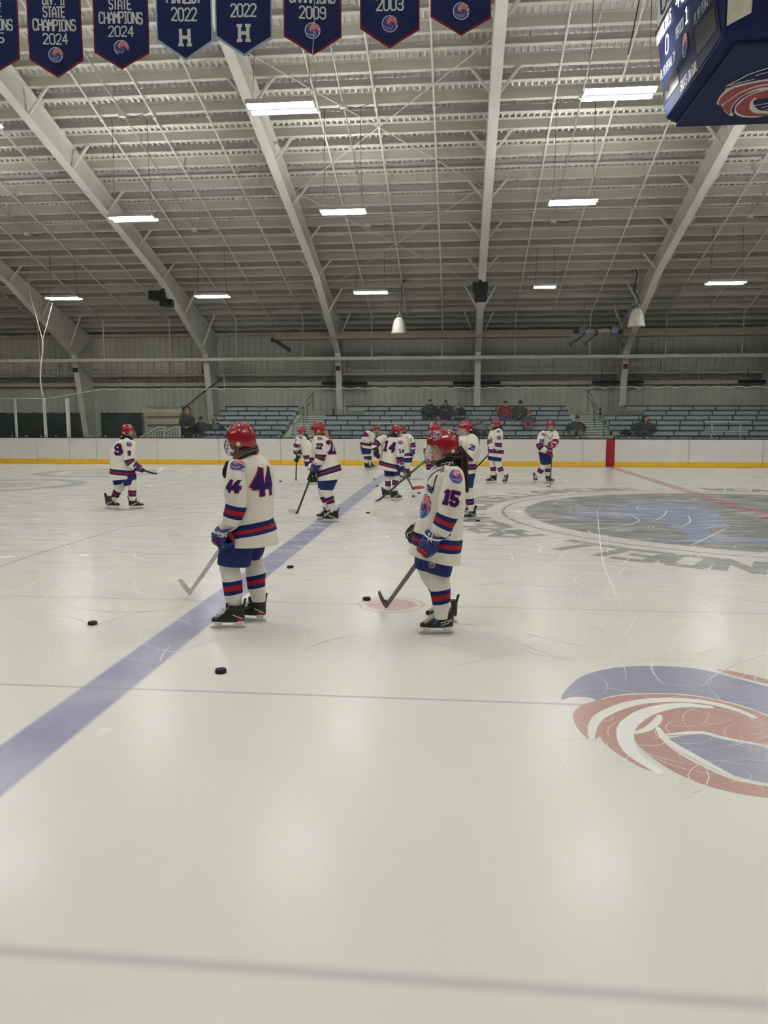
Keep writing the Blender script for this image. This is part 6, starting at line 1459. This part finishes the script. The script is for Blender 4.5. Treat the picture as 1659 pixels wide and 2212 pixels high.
# ---- 21
Y0 = Y_(1012, 1123)
player(Y0, 'hockey player 21 with long dark hair looking down, right of player 15', dict(base=(1013, 1122), seed=10.6,
 head=(1006, 925.5, 0, 200, 14), hk=.88, strap=PLAST, cage=mat('cage_white', (214, 214, 214), .35), torso=[(998, 940, 1021, 938, 0, .07), (990, 945, 1028, 944, 0, .14), (986, 956, 1033, 955, 0, .2), (986, 972, 1034.5, 971, 0, .2), (989, 986, 1033, 985, 0, .2), (992, 1002, 1030, 1001, 0, .2), (992, 1015, 1029.5, 1013.5, 0, .2), (987, 1026, 1029, 1021, 0, .2)], stripe=5,
 sleeves=[dict(path=[(1016, 944, -.1, 9), (1022, 951, -.16, 11.5), (1022, 970, -.22, 12), (1014, 987, -.24, 11), (1004, 984, -.24, 9.5), (997, 978, -.22, 8)], stripe=(2.9, 3.9)), dict(path=[(996, 948, .12, 9), (990, 966, .18, 9), (988, 976, .1, 8)], stripe=(1, 1.6))],
 pants=[[(996, 1016, 1028, 1016, -.08, .13), (1000, 1034, 1025, 1034, -.09, .13), (1002, 1052, 1022, 1053, -.09, .115)], [(992, 1016, 1024, 1016, .1, .13), (994, 1034, 1020, 1034, .1, .13), (996, 1050, 1016, 1050, .1, .115)]],
 socks=[dict(path=[(1013, 1046, -.09, 10), (1014.5, 1058, -.09, 9.5), (1015, 1077, -.09, 8.5), (1016.5, 1090, -.09, 7.8), (1017, 1099, -.09, 6), (1017, 1104, -.09, 5.5)], stripe=(2, 3)), dict(path=[(1004, 1046, .1, 9.5), (1003, 1060, .1, 9), (1002, 1075, .1, 8.4), (1002, 1088, .1, 7.6), (1003, 1098, .1, 5.6)], stripe=(2, 3))],
 skates=[((1026, 1122.5), (1000.5, 1125.5), WSTR), ((1014, 1113), (989, 1114), WSTR)], skL=.275, gloves=[((996, 977, -.22), (991, 972, -.2), (.1, .2, -1), (-.2, -.9, .2), None, .95), ((988, 977, .1), (988, 970, -.02), (.1, .2, -1), (-.8, .3, 0), (GBLK, GBLK, PLAST), .9)],
 hair=[dict(path=[(1019, 929, .0, 6), (1025, 938, .0, 8), (1031, 950, .0, 5), (1034, 960, -.02, 2)], m=HAIRD, strands=14)],
 decals=[dict(on=0, at=(1021, 967), n=(.25, -.96, 0), text='21', h=.1, wd=.24, rot=-22, edge=False), dict(on='T', at=(995, 960), n=(-.6, -.8, 0), lines=[[(-.06, .06), (-.05, -.06)], [(0, .06), (.02, -.06)]], wd=.012), dict(on='T', at=(998, 973), n=(-.5, -.85, 0), text='ITBI', h=.05, edge=False)]))
# ---- 16
Y0 = Y_(1074, 1045); T = at(1071, 966, Y0 - .15); H = gr(1004, 1036, .03); E_ = at(994, 1034, H.y)
stick('black stick held by player 16, reaching behind player 21', T, H, E_, BLACK, BEIGE)
ax = H - T
player(Y0, 'hockey player 16 standing by the boards, facing left', dict(base=(1074, 1045.5), seed=11.2,
 head=(1070, 917, 0, 190, 5), hk=.9, torso=[(1066, 927, 1080, 925, 0, .07), (1062, 931, 1083, 930, 0, .13), (1059, 938, 1085.5, 938, 0, .19), (1057, 953, 1087, 954, 0, .19), (1056, 970, 1087.7, 972, 0, .19), (1056, 978, 1088.5, 980, 0, .2), (1055, 984.5, 1088.5, 989, 0, .2)], stripe=4,
 sleeves=[dict(path=[(1075, 930, -.1, 7), (1078, 936, -.16, 8.5), (1077.5, 948, -.2, 8.5), (1077, 957, -.2, 8), (1076, 965, -.2, 7.2), (1074, 970, -.19, 6)], stripe=(2.9, 4)), dict(path=[(1066, 932, .1, 7), (1060, 950, .18, 7), (1058, 965, .1, 6)], stripe=(1, 1.7))],
 pants=[[(1060, 978, 1086, 980, -.08, .13), (1062, 987, 1084, 989, -.09, .13), (1065, 996, 1082, 996.5, -.09, .115)], [(1054, 978, 1078, 980, .1, .13), (1053.5, 986, 1076, 987, .1, .13), (1054, 993, 1072, 995, .1, .115)]],
 socks=[dict(path=[(1074, 992, -.09, 7.5), (1076, 1000, -.09, 7.2), (1079.5, 1009, -.09, 6.6), (1083, 1018, -.09, 5.6), (1086, 1027, -.09, 4.4)], stripe=(2, 3)), dict(path=[(1064, 991, .1, 7.5), (1064.5, 1000, .1, 7), (1065, 1008.5, .1, 6.6), (1066, 1017, .1, 5.6), (1067, 1026, .1, 4.2)], stripe=(2, 3))],
 skates=[((1095.5, 1044), (1077.5, 1047), WSTR), ((1072, 1043.5), (1050, 1043.5), WSTR)], skL=.285, gloves=[((1073, 970, -.18), (1068, 975, -.14), ax, (-.3, -.9, .1), None, 1.0), ((1058, 965, .08), (1061, 976, -.03), ax, (-.5, -.6, 0), (GBLK, GRED, PLAST), .9)],
 neck=[[(1063, 921, 1081, 920, 0, .08), (1062, 927, 1084, 926, 0, .09), (1062, 930, 1085, 930, 0, .1)]], hair=[dict(path=[(1078, 919, .0, 4), (1081, 926, .0, 4), (1083, 933, .0, 1.5)], m=HAIRD, strands=6)],
 decals=[dict(on=0, at=(1077.5, 945.5), n=(.05, -.99, 0), text='16', h=.105, wd=.24, edge=False), dict(on=0, at=(1077, 931.5), n=(.1, -.8, .6), r=.05), dict(on='T', at=(1059.5, 951), n=(-.6, -.8, 0), r=.085, ry=1.2)]))
# ---- 18
Y0 = Y_(1175, 1044); T = at(1193, 957, Y0 - .28); H = gr(1188.5, 1049.5, .03); E_ = at(1184.5, 1050.5, H.y - .25)
stick('black stick held upright with a puck at its blade by player 18', T, H, E_, BLACK, BEIGE)
ax = H - T
player(Y0, 'hockey player 18 turned towards the camera by the boards, rightmost player', dict(base=(1175, 1043.5), seed=12.9,
 head=(1189.5, 919.5, -.05, 292, 10), hk=.9, torso=[(1182, 930, 1194, 930, 0, .07), (1175, 933, 1200, 933, 0, .13), (1169, 939, 1201.5, 939, 0, .17), (1166, 950, 1199, 951, 0, .18), (1163.5, 961, 1194, 964, 0, .18), (1161.5, 967, 1191, 972, 0, .19), (1159.5, 974, 1187, 981, 0, .19)], stripe=4,
 sleeves=[dict(path=[(1176, 935, -.1, 6.5), (1171.5, 940, -.14, 8), (1167.5, 952, -.18, 8), (1166, 962, -.24, 7.5), (1173, 970, -.3, 6.8), (1180, 975, -.32, 6)], stripe=(2.75, 3.9)), dict(path=[(1194, 934, -.06, 6.5), (1199, 939, -.08, 7.5), (1200.5, 950, -.14, 7), (1199, 958, -.24, 6), (1196, 961, -.28, 5.5)], stripe=(2.2, 3.2))],
 pants=[[(1162, 972, 1184, 977, -.06, .14), (1165, 988, 1186, 990, -.08, .14), (1168.5, 1004, 1184, 1004, -.1, .12)], [(1172, 974, 1191, 978, .06, .14), (1174, 988, 1191.5, 990, .06, .13), (1177, 1003, 1191, 1002, .04, .115)]],
 socks=[dict(path=[(1177, 998, -.1, 7.5), (1173, 1008, -.1, 7.2), (1169.5, 1013, -.09, 6.8), (1165, 1021, -.08, 5.8), (1161, 1028, -.06, 4.5)], stripe=(2, 3)), dict(path=[(1184, 998, .04, 7.2), (1184, 1006, .04, 7), (1183.5, 1012, .04, 6.6), (1183, 1019.5, .04, 5.8), (1182, 1028, .04, 4.5)], stripe=(2, 3))],
 skates=[((1153.5, 1040.5), (1170, 1045.5), WSTR), ((1179.5, 1042.5), (1197, 1044), WSTR)], skL=.285, gloves=[((1181, 975, -.32), (1190.5, 984, -.32), ax, (.1, -.9, .3), (GRED, GRED, PLAST), .95), ((1197, 959, -.28), (1193, 966, -.3), ax, (.5, -.8, .2), (GRED, GRED, PLAST), .95)],
 decals=[dict(on=0, at=(1170, 952), n=(-.2, -.97, 0), text='18', h=.1, wd=.24, edge=False), dict(on=0, at=(1173.5, 938), n=(-.3, -.75, .6), r=.05), dict(on='T', at=(1189, 960), n=(.3, -.95, 0), r=.085, ry=1.1), dict(on='T', at=(1189, 945), n=(.3, -.95, 0), lines=[[(-.1, .08), (-.02, -.04), (.08, .07)]], wd=.013)]))
# ================================================================== spectators
def spectator(lab, row, head, yaw, pitch, torso, arms, legs, coat, trouser, hair=None, hat=None, hood=None, hk=1.0, extra=None, dy=0.0, shoes=BOOT, front=None):
    Y0 = (ROWY(row) + .18 if isinstance(row, int) else row) + dy
    hd = Head(at(head[0], head[1], Y0 - .03), yaw, pitch, 0, hk); T = sil_ctrl([r if len(r) == 6 else r + (0, .13) for r in torso], Y0)
    lo = T[-1][0]; loc = V((lo.x, lo.y, min(c[0].z for c in T) - .02)); low = loc.z
    ends = [at(l[-1][0], l[-1][1], Y0 + l[-1][2]) for l in legs]
    if ends: low = min(e.z for e in ends) - .06
    loc.z = low
    root = bpy.data.objects.new('person', bpy.data.meshes.new('person')); COL.objects.link(root); root.location = loc; tag(root, lab, 'person', 'spectators')
    body = list(hd.skull()); cm = mat(*coat) if isinstance(coat, tuple) else coat; tmn = mat(*trouser) if isinstance(trouser, tuple) else trouser
    jb = MB(); loft_rings(T, cm, (), 4, 24, .012, head[0], 2.2, jb); body.append(loft_rings(scaled(T, .75), SKIN, (), 2, 12))
    for a in arms:
        C_ = path_ctrl(a, Y0); loft_rings(C_, cm, (), 4, 14, .006, head[0], 2.0, jb); body.append(loft_rings(scaled(C_, .6), SKIN, (), 2, 10))
        e1, e0 = C_[-1][0], C_[-2][0]; d = (e1 - e0).normalized(); body += hand_parts(e1 - d * .02, e1 + d * .08, .95)
    body.append(MB().tube([T[0][0] - V((0, 0, .05)), hd.p(-.015, 0, -.06)], [.06, .055], SKIN, 12))
    jk = obj('jacket', jb, root, smooth=True, ang=75)
    if front:
        fm = MB(); bv = jb.bvh()
        for (px, py), w_, h_, m_ in front:
            hit = bv.ray_cast(CAM, ray(px, py).normalized(), 90)
            if hit[0] is not None: surf_quads(fm, rib2d([(0, -h_ / 2), (0, h_ / 2)], w_, .05), hit[0], V((1, 0, 0)), V((0, 0, 1)), V((0, -1, 0)), bv, .004, m_)
        if fm.v: obj('front_panel', fm, jk)
    if legs:
        lb = MB()
        for l in legs:
            C_ = path_ctrl(l, Y0); loft_rings(C_, tmn, (), 4, 14, .006, head[0], 2.0, lb); body.append(loft_rings(scaled(C_, .7), SKIN, (), 2, 10))
        obj('trousers', lb, root, smooth=True, ang=75)
        for l in legs:
            e = at(l[-1][0], l[-1][1], Y0 + l[-1][2]); fy = math.radians(yaw); f = V((math.cos(fy), math.sin(fy), 0))
            obj('shoe', MB().loft([[e + f * (c_ + a_ * math.cos(t)) + V((-f.y, f.x, 0)) * (.045 * w_ * math.sin(t)) + V((0, 0, z)) for t in [2 * math.pi * j / 14 for j in range(14)]] for z, c_, a_, w_ in ((-.055, .07, .14, 1), (-.02, .07, .14, 1), (.02, .03, .1, .9), (.06, 0, .06, .9))], shoes), root, smooth=True)
    Vb, Fb = joined_body(body, .014, V((0, 0, 0))); bm_ = MB(); bm_.add(Vb, Fb, SKIN); hd.face(bm_)
    me = root.data; me.from_pydata([tuple(p - loc) for p in bm_.v], [], bm_.f)
    for m in bm_.mats: me.materials.append(m)
    me.polygons.foreach_set('material_index', bm_.mi); me.polygons.foreach_set('use_smooth', [True] * len(me.polygons)); me.update()
    def cap(lo_, grow, m_, nm_, brim=False, front_cut=.02):
        mb = MB(); rings = []
        for i in range(8):
            t = .04 + .96 * i / 7; ring = []
            for j in range(22):
                az = 2 * math.pi * j / 22; cz = front_cut + (lo_ - front_cut) * (.5 - .5 * math.cos(az)); el = math.pi / 2 + (math.asin(max(-.9, min(.9, cz / .135))) - math.pi / 2) * t
                ring.append(hd.p(-.005 + (.107 + grow) * math.cos(el) * math.cos(az), (.08 + grow) * math.cos(el) * math.sin(az), (.135 + grow) * math.sin(el)))
            rings.append(ring)
        mb.loft(rings, m_)
        o = obj(nm_, mb, root, smooth=True)
        if brim: obj('brim', MB().loft([[hd.p(.09 + .075 * math.cos(a) * k_, .075 * math.sin(a), .045 - .01 * k_ + z) for k_ in (1,) for a in [-1.4 + 2.8 * j / 10 for j in range(11)]] + [] for z in (0, .008)], m_), o)
        return o
    if hair: 
        cap(-.07, .008, hair[0], 'hair', False, .075)
        if len(hair) > 1: obj('hair', loft_rings(path_ctrl(hair[1], Y0), hair[0], (), 4, 12, .006, head[0]), root, smooth=True)
    if hat: cap(-.01 if hat[1] == 'cap' else -.03, .014, hat[0], 'cap' if hat[1] == 'cap' else 'knit_hat', hat[1] == 'cap', .045)
    if hood:
        mb = MB(); n = 18; rings = []
        for f_, k_ in ((.075, .9), (.05, 1.06), (-.02, 1.12), (-.09, .95), (-.13, .5)):
            rings.append([hd.p(f_ - .02, .1 * k_ * math.cos(t), .0 + .145 * k_ * math.sin(t) - .01) for t in [2 * math.pi * j / n for j in range(n)]])
        mb.loft(rings, hood, cap=False); mb.add([hd.p(-.15, .05 * math.cos(t), .0725 * math.sin(t) - .01) for t in [2 * math.pi * j / n for j in range(n)]], [tuple(range(n))], hood)
        obj('hood', mb, root, smooth=True)
    if extra: extra(root, hd, Y0)
    return root
JB = ('coat_black', (42, 44, 49), .8); JB2 = ('coat_charcoal', (50, 52, 57), .8); JN = ('jeans_navy', (44, 54, 82), .8); JD = ('trousers_dark', (34, 36, 44), .8)
def sit(cx, ys, yh, w, kn, an, hand, Y0dy=0.0, ys2=None):
    """seated torso, arms and legs facing the ice: shoulders at ys, hips at yh, half width w (px)"""
    t = [(cx - w * .36, ys - 5, cx + w * .36, ys - 5, 0, .08), (cx - w * .8, ys, cx + w * .8, ys, 0, .12), (cx - w, ys + (yh - ys) * .3, cx + w, ys + (yh - ys) * .3, -.01, .15), (cx - w * .95, ys + (yh - ys) * .7, cx + w * .95, ys + (yh - ys) * .7, -.02, .16), (cx - w * .95, yh, cx + w * .95, yh, -.02, .17)]
    a = [[(cx + s * w * .75, ys + 2, 0, w * .26), (cx + s * w * 1.02, ys + (yh - ys) * .5, -.05, w * .27), (cx + s * w * .75, ys + (yh - ys) * .85, -.22, w * .22), (cx + s * w * .28, hand, -.34, w * .17)] for s in (-1, 1)]
    l = [[(cx + s * w * .4, yh - 2, -.02, w * .42), (cx + s * w * .5, (yh + kn) / 2 - 1, -.25, w * .4), (cx + s * w * .52, kn, -.45, w * .34), (cx + s * w * .5, (kn + an) / 2, -.44, w * .28), (cx + s * w * .48, an, -.42, w * .2)] for s in (-1, 1)]
    return t, a, l
t, a, l = sit(928.5, 878, 900, 15.5, 903, 921, 893); spectator('bearded man in a black jacket and jeans, leftmost of the group on the top rows', 4, (929, 869.5), 285, 4, t, a, l, JB, JN, hair=(HAIRD,), extra=lambda r, hd, Y: obj('beard', MB().sph(hd.p(.05, 0, -.09), (.055, .055, .045), HAIRD, 10, 6, hd.rot()), r, smooth=True), front=[((933, 880), .02, .03, PLAST)])
t, a, l = sit(963, 879, 904, 13.5, 908, 926, 888); spectator('person in a long black coat looking down, second in the group on the top rows', 4, (963, 871), 265, 22, t, a, l, JB, JD, hair=(HAIRD,), hood=None, extra=lambda r, hd, Y: obj('coat_collar', MB().tube([hd.p(.06 * math.cos(x), .1 * math.sin(x), -.1) for x in [2 * math.pi * k / 16 for k in range(17)]], .035, mat(*JB), 8), r, smooth=True))
t, a, l = sit(993, 884, 909, 11.5, 909, 926, 903); spectator('person in a black coat with fair hair turned to the left, beside the head-on column', 4, (991.5, 878), 195, 6, t, a, [[(p[0] - 4, p[1], p[2], p[3]) for p in q] for q in l], JB, JD, hair=(mat('hair_grey_blond', (140, 122, 98), .6, var=.2, scale=30), [(996, 874, 0, 4), (1000, 878, 0, 3.5), (1001, 884, 0, 1.5)]), hk=1.0)
t, a, l = sit(958.5, 918, 936, 8.5, 938, 950, 930); spectator('small person in a dark cap seated low, half hidden behind the players', 2, (958.5, 908.5), 270, 6, t, a, l, ('coat_green_grey', (64, 84, 74), .8), JD, hat=(mat('cap_black', (26, 26, 28), .8), 'cap'), hk=.95)
t, a, l = sit(1038, 921, 940, 14.5, 936, 958, 934); spectator('person in a grey hoodie with the hood up, seated low beside player 16', 1, (1034.5, 911.5), 225, 4, t, a, l, ('hoodie_grey', (128, 130, 132), .9), ('trousers_slate', (52, 54, 62), .8), hood=mat('hoodie_grey', (128, 130, 132), .9), hair=(HAIRD,))
t, a, l = sit(1091, 881, 905, 13.5, 907, 931, 899); spectator('person in a red jacket and grey knit hat with a blue blanket over the legs', 4, (1092.5, 872), 268, 6, t, a, l, ('coat_red', (142, 26, 36), .8), ('blanket_blue', (44, 70, 116), .9), hat=(mat('knit_grey', (52, 52, 56), .9), 'knit'), front=[((1096, 888), .025, .03, PLAST)])
bl_t = sil_ctrl([(1080, 903, 1103, 903, 0, .12), (1080, 915, 1104, 915, -.05, .14), (1080, 934, 1103.5, 934, -.05, .14)], ROWY(4) - .22)
obj('blanket', loft_rings(bl_t, mat('blanket_blue', (44, 70, 116), .9), (), 4, 22, .02, 4.2, 2.6), smooth=True, label='blue blanket hanging over the legs of the person in the red jacket', cat='blanket')
t, a, l = sit(1122, 881, 906, 15, 905, 925, 896); spectator('man in a black jacket and black cap, right of the person in red', 4, (1124.5, 872), 250, 12, t, a, l, JB, ('jeans_dark', (46, 52, 66), .8), hat=(mat('cap_black', (26, 26, 28), .8), 'cap'), front=[((1121, 900), .06, .05, PLAST)])
t, a, l = sit(1141.5, 901, 917, 11.5, 914, 936, 911); spectator('child with pink headwear and pink trousers beside the man in the black cap', 2, (1142.5, 893.5), 262, 14, t, a, l, ('coat_slate', (76, 80, 90), .8), ('trousers_pink', (176, 84, 92), .8), hat=(mat('knit_pink', (170, 64, 72), .9), 'knit'), hk=.95)
t, a, l = sit(1245, 915, 936, 17, 938, 956, 931); spectator('man in a cap and dark jacket with khaki trousers, alone behind player 18', 1, (1247, 905), 268, 4, t, a, l, JB2, ('trousers_khaki', (132, 126, 106), .85), hat=(mat('cap_brown', (74, 66, 58), .8), 'cap'))
t, a, l = sit(1392, 915, 939, 20.5, 941, 958, 932); spectator('person in a black hooded coat alone at the right, hood up', 1, (1394, 905), 300, 4, t, a, l, JB, ('trousers_navy', (36, 42, 60), .8), hood=mat('coat_black', (42, 44, 49), .8), hair=(HAIRD,), hk=1.05)
t, a, l = sit(434, 916, 942, 14.5, 945, 960, 939); spectator('man in a black cap seated between two others at the left end of the stand', 30.6, (434, 907), 275, 4, t, a, l, JB, JD, hat=(mat('cap_black', (26, 26, 28), .8), 'cap'))
t, a, l = sit(467.5, 918, 942, 15, 945, 960, 939); spectator('person with glasses in a dark open jacket seated at the left end of the stand', 30.6, (466, 910), 262, 4, t, a, l, ('coat_green_black', (38, 46, 44), .8), JD, hair=(HAIRD,), front=[((466, 926), .24, .26, mat('shirt_grey', (104, 106, 108), .9)), ((466, 934), .2, .02, PLAST)],
   extra=lambda r, hd, Y: obj('glasses', MB().tube([hd.p(.098, .055, .005), hd.p(.112, .03, .012), hd.p(.112, .012, .004), hd.p(.112, -.012, .004), hd.p(.112, -.03, .012), hd.p(.098, -.055, .005)], .005, BLACK, 5), r))
tt = [(397, 895, 413, 895, 0, .08), (391, 900, 417, 900, 0, .13), (388.5, 912, 419, 912, 0, .15), (389, 928, 418, 928, 0, .15), (391, 946, 416, 946, 0, .15), (391, 962, 415, 962, 0, .15)]
ta = [[(404 + s * 11, 901, -.02, 4), (404 + s * 13.5, 914, -.06, 4.2), (404 + s * 9, 922, -.18, 3.6), (404 + s * 2, 923, -.26, 2.8)] for s in (-1, 1)]
tl = [[(404 + s * 6, 950, 0, 6), (404 + s * 6, 970, 0, 5), (404 + s * 6, 998, 0, 4)] for s in (-1, 1)]
spectator('woman standing in a long dark coat at the left end of the stand', 30.3, (405.5, 888), 280, 4, tt, ta, tl, JB, JD, hair=(mat('hair_light_brown', (138, 108, 82), .6, var=.2, scale=30), [(411, 886, -.02, 3), (413, 894, -.05, 3.5), (412, 902, -.1, 1.5)]))
